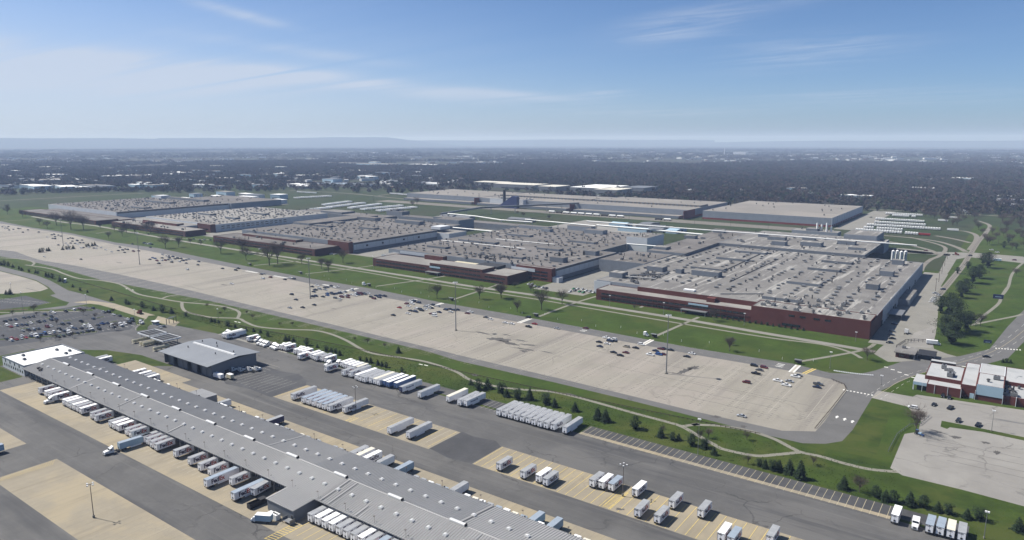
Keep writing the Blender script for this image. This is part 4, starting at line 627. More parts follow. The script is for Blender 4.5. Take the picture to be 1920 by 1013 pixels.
# fuel station: two flat frame canopies with tank trailers standing under them
for k, (x0, x1, y0, y1) in enumerate(((-509, -492.5, 243.5, 256.5), (-489, -472.5, 242.5, 256))):
    F = thing('fuel_canopy', ('open steel frame canopy of dark beams with pale edge nearer the guard booth', 'open steel frame canopy of dark beams with pale edge beside the workshop')[k], 'canopy', ((x0 + x1) / 2, (y0 + y1) / 2, 0), group='fuel island canopies')
    b = MB()
    for a, c, d, e in ((x0, x1, y0, y0 + .5), (x0, x1, y1 - .5, y1), (x0, x0 + .5, y0 + .5, y1 - .5), (x1 - .5, x1, y0 + .5, y1 - .5)): b.box(a, c, d, e, 4.6, 5.5, M['whitewall'])
    L_(b, 'fascia', F)
    for i in range(4):
        b = MB(); y = y0 + 2 + i * 3.1; b.box(x0 + .5, x1 - .5, y, y + 1.5, 4.8, 5.2, M['chassis']); b.box(x0 + .5, x1 - .5, y + 1.6, y + 2.1, 5.2, 5.45, M['duct']); L_(b, 'roof_beam', F)
    for x, y in ((x0 + 2, y0 + 2), (x1 - 2, y0 + 2), (x0 + 2, y1 - 2), (x1 - 2, y1 - 2)):
        b = MB(); b.box(x - .2, x + .2, y - .2, y + .2, 0, 4.7, M['steel']); L_(b, 'post', F)
def tank(x, y, ln, label):
    t = thing('storage_tank', label, 'tank', (x, y, 0), group='cream tanks by the fuel island')
    b = MB(); b.tube((0, 0, 1.9), (0, ln, 1.9), 1.15, 1.15, M['cream'], 14); part('vessel', b, t)
    for k in (0.15, .5, .85): bb = MB(); bb.box(-1.1, 1.1, ln * k - .2, ln * k + .2, 0, 1.2, M['cream']); part('saddle', bb, t)
    b = MB(); b.box(-.3, .3, 0.6, ln - .6, 3.0, 3.12, M['steel']); part('walkway', b, t)
    b = MB(); b.box(-1.5, 1.5, -.6, ln + .6, 0, .25, M['pave']); part('plinth', b, t)
tank(-502, 236.2, 13.5, 'long cream tank farthest from the workshop'); tank(-492.3, 236.5, 9.5, 'short cream tank at the middle of the fuel island')
tank(-488.6, 236.5, 12.5, 'long cream tank right beside a shorter one'); tank(-471.4, 235, 11, 'cream tank standing alone at the workshop corner')

# guard booth by the yard gate
G_ = thing('guard_booth', 'small white guard booth with dark window band at the yard gate', 'booth', (-542, 274, 0))
b = MB(); b.box(-2.6, 2.6, -1.6, 1.6, 0, 1.2, M['whitewall']); b.box(-2.5, 2.5, -1.5, 1.5, 1.2, 2.2, M['glass']); b.box(-2.6, 2.6, -1.6, 1.6, 2.2, 2.5, M['whitewall']); part('cabin', b, G_)
b = MB(); b.box(-3.2, 3.2, -2.2, 2.2, 2.5, 2.75, M['whitewall']); part('roof', b, G_)
b = MB(); b.box(-.5, .5, -1.75, -1.6, 0, 2.1, M['wallgrey']); part('door', b, G_)

# ---------------------------------------------------------------- factories
ventb = MB(); ventb.box(-.8, .8, -.8, .8, 0, .5, M['vent']); ventb.prism([(-1.5, .5), (-1.2, 1.0), (.5, 1.3), (1.5, .9), (1.5, .5)], -.9, .9, M['duct']); ventm = ventb.mesh('roof_vent')
vent2 = MB(); vent2.tube((0, 0, 0), (0, 0, 1.2), .55, .55, M['duct'], 8); vent2.tube((0, 0, 1.2), (0, 0, 1.7), 1.0, .5, M['vent'], 8); ventm2 = vent2.mesh('roof_vent')
stackb = MB(); stackb.tube((0, 0, 0), (0, 0, 6), .35, .35, M['vent'], 7); stackm = stackb.mesh('exhaust_stack')
airb = MB(); airb.box(-1.6, 1.6, -1.2, 1.2, .4, 2.2, M['duct']); airb.box(-1.4, 1.4, -1.0, 1.0, 0, .4, M['vent']); airb.tube((-.7, 0, 2.2), (-.7, 0, 2.4), .5, .5, M['vent'], 8); airb.tube((.7, 0, 2.2), (.7, 0, 2.4), .5, .5, M['vent'], 8); airm = airb.mesh('air_handler')
winb = MB(); winb.box(-2.35, 2.35, -.08, .05, 0, 1.7, M['glass']); winm = winb.mesh('window')
pilb = MB(); pilb.box(-.3, .3, -.35, .1, 0, 1, M['panelw']); pilm = pilb.mesh('pilaster')
class Factory:
    def __init__(s, name, label, x, y, cat='factory', group='brick fronted factory halls'):
        s.t = thing(name, label, cat, (x, y, 0), group=group); s.x, s.y = x, y
    def p(s, name, mb): return L_(mb, name, s.t)
    def inst(s, name, me, x, y, z, rz=0, sc_=None): return link(name, me, s.t, (x - s.x, y - s.y, z), rz, sc_)
    def block(s, x0, x1, y0, y1, z0, z1, wall, roof, parapet=.35, name='wall'):
        b = MB(); b.box(x0, x1, y0, y1, z0, z1, M[wall]); s.p(name, b)
        b = MB(); b.box(x0 + .4, x1 - .4, y0 + .4, y1 - .4, z1, z1 + .12, M[roof]); s.p('roof', b)
        if parapet:
            b = MB()
            for a, c, d, e in ((x0, x1, y0, y0 + .38), (x0, x1, y1 - .38, y1), (x0, x0 + .38, y0 + .38, y1 - .38), (x1 - .38, x1, y0 + .38, y1 - .38)): b.box(a, c, d, e, z1, z1 + parapet, M[wall] if parapet < .9 else M['brick'])
            s.p('parapet', b)
    def monitor(s, x0, x1, y0, y1, z, h, roof='gravelroof', wall='penth'):
        b = MB(); b.box(x0, x1, y0, y1, z, z + h, M[wall], top=M[roof]); s.p('roof_monitor' if h < 3.4 else 'penthouse', b)
    def windows(s, x0, x1, y, z, pitch=5.0, h=1.0):
        n = int((x1 - x0) / pitch); off = (x1 - x0 - (n - 1) * pitch) / 2
        for i in range(n): s.inst('window', winm, x0 + off + i * pitch, y, z, 0, (pitch / 5.3, 1, h))
    def vents(s, x0, x1, y0, y1, z, dx, dy, limit=290, jitter=2.4, skip=.14):
        c = 0; nx = max(1, int((x1 - x0) / dx)); ny = max(1, int((y1 - y0) / dy))
        for i in range(nx):
            for j in range(ny):
                if rng.random() < skip or c >= limit: continue
                x = x0 + (i + .5) * dx + rng.uniform(-jitter, jitter); y = y0 + (j + .5) * dy + rng.uniform(-jitter, jitter)
                if any(a - 2 < x < b_ + 2 and c_ - 2 < y < d_ + 2 for a, b_, c_, d_ in s.busy): continue
                s.inst('roof_vent', ventm if rng.random() < .75 else ventm2, x, y, z, rng.uniform(-.3, .3), rng.uniform(1.05, 1.5)); c += 1
    busy = []
    def clutter(s, x0, x1, y0, y1, z, n, tall=.3):
        for _ in range(n):
            x, y = rng.uniform(x0, x1), rng.uniform(y0, y1); r_ = rng.random()
            if r_ < tall: s.inst('exhaust_stack', stackm, x, y, z, 0, (rng.uniform(.8, 1.5), rng.uniform(.8, 1.5), rng.uniform(.25, .75)))
            elif r_ < .75: s.inst('air_handler', airm, x, y, z, rng.choice([0, 1.57]), rng.uniform(.6, 1.2))
            else: s.inst('roof_vent', ventm2, x, y, z, 0, rng.uniform(1, 1.8))
    def duct(s, x0, y0, x1, y1, z, r=.5, m='pipe'):
        b = MB(); b.tube((x0, y0, z), (x1, y1, z), r, r, M[m], 6); s.p('roof_pipe', b)
    def panels(s, x, y0, y1, z0, z1, pitch=8.0):        # pilasters down a long side wall
        n = int((y1 - y0) / pitch)
        for i in range(n + 1): s.inst('pilaster', pilm, x, y0 + i * (y1 - y0) / n, z0, math.pi / 2, (1, 1, z1 - z0))

# the nearest plant, at the right
f = Factory('factory_hall', 'widest brick fronted factory hall beside the gate with white silos behind it', -190, 700)
f.block(-318, -79, 578.5, 868, 0, 12.6, 'panelg', 'gravelroof', .3)
f.block(-304.5, -165, 554, 578.4, 0, 9.4, 'brick', 'paleroof', .5)
f.block(-164.9, -79.2, 553.6, 578.4, 0, 13.2, 'brick', 'gravelroof', .5)
f.block(-303, -136, 864, 1000, 12.6, 15.8, 'penth', 'gravelroof', .25)
f.block(-350, -303.1, 758, 1000, 0, 15.8, 'penth', 'brownroof', .25)
f.block(-372, -318.1, 682, 757.9, 0, 13.2, 'penth', 'brownroof', .25)
f.block(-185, -146, 1004, 1062, 0, 21, 'panelg', 'gravelroof', .25)
f.block(-300, -136, 1000.1, 1040, 0, 13.5, 'panelg', 'gravelroof', .25)
b = MB(); b.box(-271, -165.2, 569, 576, 9.4, 13.6, M['brick'], top=M['gravelroof']); f.p('upper_brick_storey', b)
b = MB(); b.box(-205, -198, 563, 568.6, 9.4, 13, M['brick']); f.p('stair_head', b)
b = MB(); b.box(-79.1, -78.7, 606, 866, .2, 12.4, M['panelw']); f.p('pale_side_wall', b)
f.panels(-78.6, 610, 862, .2, 12.4, 9)
b = MB(); b.box(-78.5, -70, 690, 742, 0, 5.5, M['panelg'], top=M['gravelroof']); f.p('dock_lean_to', b)
b = MB(); b.box(-78.5, -68, 628, 650, 4.2, 4.6, M['duct']); b.box(-68.6, -68.2, 629, 629.4, 0, 4.2, M['steel']); b.box(-68.6, -68.2, 648, 648.4, 0, 4.2, M['steel']); f.p('dock_canopy', b)
for y in (600, 658, 668, 760, 800): b = MB(); b.box(-78.5, -78.2, y, y + 4.5, 0, 4.4, M['black']); f.p('loading_door', b)
b = MB(); b.box(-78.9, -78.6, 553.8, 604, 0, 12.9, M['brickd']); f.p('brick_side_wall', b)
f.windows(-301, -168, 553.95, 5.4, 5.0, .95); f.windows(-301, -168, 553.95, 1.2, 5.0, .95)
b = MB(); b.box(-303, -166, 553.75, 553.9, 4.0, 4.9, M['brickd']); f.p('brick_course', b)
for x in (-134, -126, -116, -108): f.inst('window', winm, x, 553.55, 9.2, 0, (.9, 1, .8))
f.inst('window', winm, -134, 553.55, 1.6, 0, (2.9, 1, 1))
b = MB(); b.box(-222, -200, 549, 554, 3.2, 3.7, M['duct']); b.box(-221.5, -221, 549.4, 550, 0, 3.2, M['steel']); b.box(-201, -200.5, 549.4, 550, 0, 3.2, M['steel']); f.p('entrance_canopy', b)
b = MB(); b.box(-218, -203, 553.7, 553.95, 0, 3.1, M['glass']); f.p('entrance_door', b)
b = MB(); b.box(-217, -200, 553.6, 553.85, 7.4, 8.9, M['lightblue']); f.p('fascia_sign', b)
b = MB(); b.box(-320, -303, 577.9, 578.4, 0, 11.9, M['panelw']); f.p('pale_front_wall', b)
f.busy = [(-269, -235, 688, 700), (-269, -235, 762, 774), (-268, -233, 822, 834), (-255, -228, 655, 666), (-300, -283, 650, 662), (-271, -265, 654, 662), (-315, -301, 598, 610), (-167, -138, 588, 600), (-168, -139, 666, 678), (-170, -140, 752, 764), (-169, -139, 808, 820), (-104, -94, 680, 692), (-105, -93, 758, 768), (-105, -94, 836, 846)]
for i, (a, c, d, e) in enumerate(f.busy): f.monitor(a, c, d, e, 12.7, (2.4, 2.4, 2.4, 5, 5, 4.5, 5, 2.4, 2.4, 2.4, 2.4, 5, 5, 5)[i])
for a, c, d, e, z, h_ in ((-262, -240, 930, 940, 15.9, 4.5), (-214, -190, 900, 914, 15.9, 5), (-244, -228, 885, 897, 15.9, 5), (-280, -266, 950, 960, 15.9, 3.5), (-225, -210, 955, 965, 15.9, 4), (-180, -160, 940, 952, 15.9, 4.5), (-345, -330, 960, 970, 15.9, 4.5), (-355, -340, 880, 890, 15.9, 4), (-330, -312, 1000, 1012, 0, 14), (-348, -332, 770, 784, 15.9, 3), (-160, -142, 900, 906, 15.9, 3)): f.monitor(a, c, d, e, z, h_)
f.vents(-316, -82, 602, 866, 12.7, 15.5, 13.2, 292)
f.busy = []
f.clutter(-160, -84, 556, 600, 12.9, 42, .1); f.clutter(-300, -272, 582, 640, 12.7, 30, .25); f.clutter(-345, -305, 770, 995, 15.9, 14, .2); f.clutter(-300, -140, 870, 995, 15.9, 30, .2); f.clutter(-370, -322, 686, 755, 13.3, 14, .3); f.clutter(-270, -100, 585, 850, 12.7, 34, .5)
f.duct(-300, 612, -274, 640, 14, .7, 'duct'); f.duct(-310, 600, -270, 606, 14.6, .8, 'duct'); f.duct(-276, 606, -276, 650, 14.2, .7, 'duct'); f.duct(-200, 582, -170, 604, 13.6, .5, 'duct')
f.duct(-540, 948, -95, 952, 20, .9); f.duct(-240, 866, -236, 700, 13.2, .35, 'vent'); f.duct(-212, 640, -212, 800, 13.1, .3, 'vent'); f.duct(-300, 700, -302, 860, 16.4, .3, 'vent')
b = MB(); b.box(-232, -222, 578.6, 583, 12.7, 14.4, M['whiteroof']); f.p('white_roof_unit', b)

f = Factory('factory_hall', 'brick fronted factory hall whose tall brick tower faces the yard of green tractors', -500, 740)
f.block(-620, -380, 604, 738, 0, 12.6, 'panelg', 'brownroof', .3)
f.block(-620, -402, 738.1, 905, 0, 12.6, 'penth', 'brownroof', .3)
f.block(-424, -379.6, 596.5, 604, 0, 13.4, 'brick', 'brownroof', .5)
f.block(-600, -408, 559, 596.4, 0, 8.6, 'brickd', 'paleroof', .5)
f.block(-612, -600.1, 604.1 - 20, 603.9, 0, 8.6, 'panelw', 'paleroof', .3)
b = MB(); b.box(-512, -440, 559.2, 580, 8.7, 12.3, M['brickd'], top=M['paleroof']); f.p('upper_brick_storey', b)
b = MB(); b.box(-548, -520, 590, 597, 8.7, 13.8, M['brick'], top=M['brownroof']); f.p('upper_brick_storey', b)
b = MB(); b.box(-430, -400, 596.1, 596.4, 8.6, 11.8, M['panelw']); f.p('pale_front_wall', b)
b = MB(); b.box(-600, -552, 603.6, 603.95, 8.6, 11.8, M['panelw']); f.p('pale_front_wall', b)
f.windows(-597, -411, 558.95, 1.1, 5.2, .9); f.windows(-597, -515, 558.95, 5.0, 5.2, .9); f.windows(-437, -411, 558.95, 5.0, 5.2, .9); f.windows(-511, -441, 558.95, 5.0, 5.2, .9); f.windows(-511, -441, 559.15, 9.0, 5.2, .8)
for z in (2.0, 5.4, 8.8): f.windows(-422, -384, 596.4, z, 9.4, .8)
b = MB(); b.box(-379.9, -379.4, 606, 736, 4.4, 10.6, M['panelw']); f.p('pale_side_wall', b)
b = MB(); b.box(-379.9, -379.3, 606, 736, 10.6, 12.9, M['shade']); f.p('dark_fascia', b)
b = MB(); b.box(-379.9, -379.5, 606, 736, 0, 4.4, M['wallgrey']); f.p('dark_base_wall', b)
f.panels(-379.3, 610, 734, 4.4, 10.6, 10)
b = MB(); b.box(-383, -372, 598, 606, 0, 5.2, M['whitewall']); f.p('side_shed', b)
b = MB(); b.box(-514, -496, 553.5, 559, 3.0, 3.5, M['duct']); b.box(-513.5, -513, 554, 554.5, 0, 3, M['steel']); b.box(-497, -496.5, 554, 554.5, 0, 3, M['steel']); f.p('entrance_canopy', b)
b = MB(); b.box(-512, -497, 558.8, 558.98, 7.2, 9.0, M['lightblue']); f.p('fascia_sign', b)
b = MB(); b.box(-406, -377, 815, 866, 0, 21.5, M['whitewall'], top=M['gravelroof']); f.p('tower_block', b)
f.busy = [(-471, -439, 705, 716), (-472, -434, 781, 792), (-575, -538, 788, 798), (-595, -535, 706, 716), (-473, -442, 632, 642), (-410, -393, 640, 650), (-404, -388, 702, 712), (-590, -560, 640, 650)]
for i, (a, c, d, e) in enumerate(f.busy): f.monitor(a, c, d, e, 12.7, (2.4, 2.4, 2.4, 2.4, 2.2, 5.2, 5, 2.4)[i], 'brownroof')
for a, c, d, e, h_ in ((-612, -560, 868, 880, 4), (-540, -500, 890, 903, 6.5), (-500, -470, 870, 884, 5.5), (-560, -545, 850, 860, 4)): f.monitor(a, c, d, e, 12.7, h_, 'brownroof', 'panelg')
f.vents(-618, -384, 608, 736, 12.7, 13, 14.5, 150); f.vents(-618, -406, 740, 900, 12.7, 13, 16, 135)
f.busy = []
f.clutter(-520, -430, 598, 640, 12.7, 40, .5); f.clutter(-610, -420, 650, 880, 12.7, 60, .55); f.clutter(-403, -380, 820, 862, 21.5, 12, .7)
f.duct(-610, 690, -480, 694, 14, .45); f.duct(-560, 742, -470, 745, 14, .45)
b = MB(); b.box(-500, -470, 583, 592, 8.7, 11.0, M['cream']); b.box(-468, -440, 584, 600, 8.7, 11.5, M['vent']); f.p('roof_plant', b)
for i in range(4): bb = MB(); bb.tube((-402 - i * 9, 700 - i * 12, 12.6), (-402 - i * 9, 700 - i * 12, 17), 1.2, 1.2, M['vent'], 8); f.p('cyclone', bb)

f = Factory('factory_hall', 'brown roofed factory hall with a long white side wall in the middle of the row', -810, 720)
f.block(-930, -690, 609.5, 771, 0, 12.8, 'panelg', 'brownroof', .3)
f.block(-930, -705, 771.1, 845, 0, 12.8, 'penth', 'brownroof', .3)
f.block(-729.5, -689.7, 602, 609.4, 0, 14, 'brick', 'brownroof', .5)
f.block(-930, -708, 563, 602, 0, 8.4, 'brickd', 'brownroof', .5)
b = MB(); b.box(-900, -780, 590, 602.5, 8.5, 11.4, M['brick'], top=M['brownroof']); f.p('upper_brick_storey', b)
f.windows(-927, -712, 562.95, 1.1, 5.2, .9); f.windows(-927, -712, 562.95, 4.9, 5.2, .9)
f.inst('window', winm, -712, 601.9, 4.6, 0, (3.4, 1, .9))
b = MB(); b.box(-690.1, -689.6, 611, 770, 3.6, 10.6, M['panelw']); f.p('pale_side_wall', b)
b = MB(); b.box(-690.1, -689.5, 611, 770, 10.6, 13.0, M['shade']); f.p('dark_fascia', b)
b = MB(); b.box(-690.1, -689.7, 611, 770, 0, 3.6, M['wallgrey']); f.p('dark_base_wall', b)
f.panels(-689.5, 615, 768, 3.6, 10.6, 11)
for y in (632, 660, 700, 730): bb = MB(); bb.box(-689.6, -688.6, y, y + 2.4, 6.4, 8.4, M['vent']); f.p('wall_ventilator', bb)
f.block(-704, -668, 772, 812, 0, 9, 'panelw', 'paleroof', .3); f.block(-772, -722, 858, 897, 0, 17, 'panelg', 'brownroof', .3)
b = MB(); b.box(-708, -690, 778, 800, 12.9, 17, M['whitewall']); f.p('white_penthouse', b)
f.busy = [(-893, -850, 800, 812), (-808, -756, 804, 816), (-800, -768, 720, 731), (-880, -845, 700, 710), (-900, -870, 745, 755)]
for i, (a, c, d, e) in enumerate(f.busy): f.monitor(a, c, d, e, 12.9, (5.2, 5.2, 2.4, 2.4, 2.4)[i], 'brownroof')
b = MB(); b.box(-930, -890, 700, 845, 12.9, 16, M['penth'], top=M['brownroof']); f.p('raised_roof', b)
f.vents(-888, -694, 614, 770, 12.9, 12.5, 15, 170); f.vents(-888, -708, 772, 842, 12.9, 13, 16, 60); f.busy = []
f.clutter(-900, -760, 606, 640, 12.9, 24, .4); f.clutter(-900, -720, 565, 600, 8.5, 20, .3); f.clutter(-880, -700, 640, 840, 12.9, 26, .5)

f = Factory('factory_hall', 'pale roofed factory hall with dark red brick tower and window strips down its side', -1130, 730)
f.block(-1240, -1027, 627, 850, 0, 11.6, 'panelw', 'paleroof', .3)
f.block(-1063.5, -1026.7, 618, 626.9, 0, 12.2, 'brick', 'paleroof', .5)
f.block(-1236, -1010, 567, 600, 0, 8.2, 'brickd', 'paleroof', .5)
f.block(-1236, -1064, 600.1, 626.9, 0, 9.2, 'panelw', 'paleroof', .3)
b = MB(); b.box(-1190, -1085, 596, 608, 8.3, 12.0, M['brick'], top=M['paleroof']); f.p('upper_brick_storey', b)
b = MB(); b.box(-1170, -1160, 585, 592, 8.3, 11.4, M['brickd']); f.p('stair_head', b)
f.windows(-1232, -1014, 566.95, 1.1, 5.2, .9); f.windows(-1232, -1014, 566.95, 4.9, 5.2, .9)
f.inst('window', winm, -1045, 617.9, 4, 0, (5, 1, .9))
for z in (4.2, 7.4):
    for i in range(14): f.inst('window', winm, -1026.9, 640 + i * 9, z, math.pi / 2, (1.2, 1, .8))
f.busy = [(-1200, -1160, 700, 712), (-1130, -1090, 760, 772), (-1100, -1070, 690, 700)]
for a, c, d, e in f.busy: f.monitor(a, c, d, e, 11.7, 3, 'paleroof')
f.vents(-1238, -1030, 632, 846, 11.7, 13, 15, 210); f.busy = []
f.clutter(-1220, -1040, 630, 840, 11.7, 50, .35); f.clutter(-1225, -1015, 570, 598, 8.3, 16, .3)
f = Factory('factory_hall', 'farthest factory hall with crowded dark roof and white front wall', -1500, 760)
f.block(-1640, -1352, 630, 860, 0, 12.2, 'panelw', 'brownroof', .3)
f.block(-1560, -1345, 860.1, 985, 0, 12.2, 'panelg', 'brownroof', .3)
f.block(-1600, -1282, 562, 600, 0, 6.6, 'brickd', 'brownroof', .5); f.block(-1600, -1282, 600.1, 629.9, 0, 5, 'brickd', 'brownroof', .3)
b = MB(); b.box(-1351.9, -1351.4, 632, 858, 9.4, 12.6, M['shade']); f.p('dark_fascia', b)
f.windows(-1596, -1288, 561.95, 1.1, 5.6, .9); f.windows(-1596, -1288, 561.95, 4.0, 5.6, .9)
b = MB(); b.box(-1610, -1585, 840, 860, 12.3, 19, M['whitewall']); f.p('white_penthouse', b)
f.monitor(-1580, -1430, 850, 862, 12.3, 4, 'brownroof'); f.monitor(-1540, -1440, 780, 795, 12.3, 3.5, 'brownroof'); f.monitor(-1420, -1372, 690, 706, 12.3, 3, 'brownroof')
f.vents(-1636, -1356, 634, 856, 12.3, 14, 16, 250, 3); f.clutter(-1630, -1360, 636, 980, 12.3, 150, .35)

# low buildings and galleries that tie the halls together at the back
lk = [('link_building', 'long low grey gallery running behind the halls toward the railway', -1140, -905, 865, 905, 9, 'penth', 'brownroof'),
      ('link_building', 'grey connecting building behind the brown roofed hall', -900, -640, 905, 930, 9.5, 'penth', 'brownroof'),
      ('substation_building', 'dark grey flat box building with a lower annex behind the white walled hall', -962, -922, 935, 955, 13, 'penth', 'brownroof'),
      ('pump_building', 'low dark green box building beside the elevated white pipe', -842, -788, 925, 945, 9, 'penth', 'brownroof'),
      ('boiler_house', 'boiler house of stacked grey boxes near the tall dark chimney', -960, -870, 1250, 1290, 16, 'whitewall', 'gravelroof'),
      ('water_plant', 'grey flat building beside the four white process towers', -280, -215, 1120, 1145, 8, 'panelg', 'paleroof')]
for nm, lb, x0, x1, y0, y1, h_, wl, rf in lk:
    f = Factory(nm, lb, (x0 + x1) / 2, (y0 + y1) / 2, 'industrial building', None)
    f.block(x0, x1, y0, y1, 0, h_, wl, rf, .3); f.clutter(x0 + 3, x1 - 3, y0 + 3, y1 - 3, h_ + .1, 9, .4)
    if nm != 'pump_building': f.monitor(x0 + (x1 - x0) * .3, x0 + (x1 - x0) * .55, y0 + 4, y1 - 4, h_, 3.5)
# shed cluster by the rail loop
for i, (x0, x1, y0, y1, h_) in enumerate(((-556, -526, 1050, 1078, 6), (-512, -492, 1060, 1112, 6), (-492, -462, 1058, 1082, 5), (-520, -470, 1012, 1030, 5), (-478, -452, 1030, 1048, 5), (-585, -558, 990, 1004, 4), (-446, -428, 1030, 1072, 5), (-880, -810, 990, 1010, 4.5), (-745, -700, 1020, 1045, 5))):
    b = MB(); b.prism([(y0, 0), (y0, h_), ((y0 + y1) / 2, h_ + 2), (y1, h_), (y1, 0)], x0, x1, M['lightblue' if i % 3 == 0 else 'duct'], 'x')
    o = thing('storage_shed', 'pale metal storage shed, %s from the rail loop' % nth(i + 1), 'shed', ((x0 + x1) / 2, (y0 + y1) / 2, 0), group='metal sheds behind the halls'); L_(b, 'shell', o)
    b = MB(); b.box(x1, x1 + .2, (y0 + y1) / 2 - 3, (y0 + y1) / 2 + 3, 0, 4, M['black']); L_(b, 'door', o)
# the very long plant at the back
lp = [('far_assembly_hall', 'grey walled far assembly hall with red base, farthest along the railway', -1232, -1000, 1268, 1440, 15),
      ('far_assembly_hall', 'long grey far assembly hall with a row of roof hatches behind the chimney', -999, -746, 1262, 1450, 14.5),
      ('far_assembly_hall', 'long grey far assembly hall with red end wall behind the tank wagons', -745, -500, 1256, 1470, 15),
      ('far_assembly_hall', 'wide far assembly hall with brown roof and red strip, nearest the parked trailers', -475, -253, 1262, 1535, 15)]
for k, (nm, lb, x0, x1, y0, y1, h_) in enumerate(lp):
    f = Factory(nm, lb, (x0 + x1) / 2, (y0 + y1) / 2, 'factory', 'far plant halls along the railway')
    f.block(x0, x1, y0, y1, 3.2, h_, 'panelg', 'longroof', .3)
    b = MB(); b.box(x0 - .2, x1 + .2, y0 - .2, y1 + .2, 0, 3.2, M['redband']); f.p('red_base_wall', b)
    b = MB(); b.box(x0 + 10, x1 - 10, y0 - 22, y0 - .5, 0, 5, M['wallgrey'], top=M['longroof']); f.p('loading_lean_to', b) if k < 3 else None
    if k in (1, 2):
        for i in range(26): bb = MB(); bb.box(x0 + 8 + i * 9.2, x0 + 10 + i * 9.2, y0 + 70, y0 + 72, h_, h_ + 3.5, M['wallgrey']); f.p('roof_hatch', bb)
        b = MB(); b.box(x0 + 4, x1 - 4, y0 + 72.5, y0 + 110, h_ + .1, h_ + 3.4, M['longroof']); f.p('raised_roof', b)
    if k in (0, 1, 2): b = MB(); b.box(x1 - .1, x1 + .4, y0 - 24, y0 + 32, 0, h_, M['redband']); f.p('red_end_wall', b)
    if k == 3: b = MB(); b.box(x1 + .1, x1 + .3, y0, y1, 3.2, h_ - .3, M['panelw']); f.p('pale_side_wall', b); f.panels(x1 + .5, y0, y1, 0, h_, 14)
    for _ in range(18): f.inst('roof_vent', ventm2, rng.uniform(x0 + 5, x1 - 5), rng.uniform(y0 + 5, y1 - 5), h_ + .1, 0, 1.6)
c = thing('chimney', 'tall dark chimney beside the slanted black coal conveyor', 'chimney', (-915, 1243, 0))
b = MB(); b.tube((0, 0, 0), (0, 0, 36), 3.6, 3.0, M['chassis'], 14); part('shaft', b, c); b = MB(); b.tube((0, 0, 36), (0, 0, 37), 3.2, 3.2, M['chassis'], 14); part('cap', b, c)
c = thing('coal_conveyor', 'slanted black hopper building with inclined conveyor below the chimney', 'conveyor', (-880, 1225, 0))
b = MB(); b.prism([(-34, 0), (-34, 4), (2, 26), (14, 26), (14, 0)], -5, 5, M['navy'], 'y'); part('hopper', b, c)
c = thing('elevated_gallery', 'long elevated enclosed gallery on legs crossing from halls to the far plant', 'gallery', (-750, 1040, 0))
gal = [(-840, 905), (-830, 960), (-786, 1000), (-786, 1092), (-858, 1210), (-740, 1262)]
gal = [(-850, 960, 12), (-858, 1085, 13), (-800, 1180, 14), (-736, 1258, 16)]
for (a, d, z0), (e, h2, z1) in zip(gal, gal[1:]):
    b = MB(); b.tube((a, d, z0), (e, h2, z1), 2.3, 2.3, M['duct'], 4); L_(b, 'gallery_tube', c)
for x, y in ((-852, 985), (-856, 1040), (-846, 1105), (-820, 1150), (-780, 1205), (-760, 1230)):
    b = MB(); b.box(x - .5, x + .5, y - .5, y + .5, 0, 12, M['steel']); L_(b, 'trestle_leg', c)
for lb, pts, z, r_ in (('white elevated pipe running from the pump building past the halls', [(-842, 971), (-766, 963), (-700, 942), (-640, 946)], 12, 1.1),
                       ('white elevated pipe crossing the gap beside the brown roofed hall', [(-698, 816), (-609, 814)], 12, 1.0),
                       ('white elevated pipe crossing the gap beside the grey tower block', [(-398, 801), (-350, 805)], 14, 1.0),
                       ('white elevated pipe above the rail loop meadow', [(-668, 966), (-600, 960), (-527, 952)], 13, 1.0),
                       ('thick white elevated duct on legs above the grassy gap', [(-527, 956), (-440, 952), (-352, 944), (-294, 949)], 14, 1.3)):
    c = thing('elevated_pipe', lb, 'pipe', (pts[0][0], pts[0][1], 0), group='elevated pipes')
    for p, q in zip(pts, pts[1:]): b = MB(); b.tube((*p, z), (*q, z), r_, r_, M['pipe'], 6); L_(b, 'pipe_run', c)
    for p in pts: b = MB(); b.box(p[0] - .4, p[0] + .4, p[1] - .4, p[1] + .4, 0, z - r_, M['steel']); L_(b, 'support_leg', c)
for i, (x, y) in enumerate(((-112, 896), (-108.3, 900), (-103.6, 896), (-100, 900))):
    c = thing('silo', 'white cylindrical silo behind the widest hall, %s of four' % nth(i + 1), 'silo', (x, y, 0), group='white silos')
    b = MB(); b.tube((0, 0, 0), (0, 0, 19), 1.7, 1.7, M['whitewall'], 16); part('barrel', b, c); b = MB(); b.tube((0, 0, 19), (0, 0, 20), 1.7, .5, M['white'], 16); part('dome', b, c); b = MB(); b.box(-.3, .3, -2.1, -1.75, 0, 19, M['steel']); part('ladder', b, c)
for i, (x, y, h_) in enumerate(((-246, 1130, 20), (-240, 1132, 18), (-232, 1128, 21), (-226, 1130, 16))):
    c = thing('process_tower', 'slim white process tower beside the grey water plant, %s of four' % nth(i + 1), 'tower', (x, y, 0), group='white process towers')
    b = MB(); b.tube((0, 0, 0), (0, 0, h_), 1.4, 1.4, M['white'], 12); part('barrel', b, c); b = MB(); b.tube((0, 0, h_), (0, 0, h_ + .8), 1.4, .4, M['duct'], 12); part('cap', b, c)

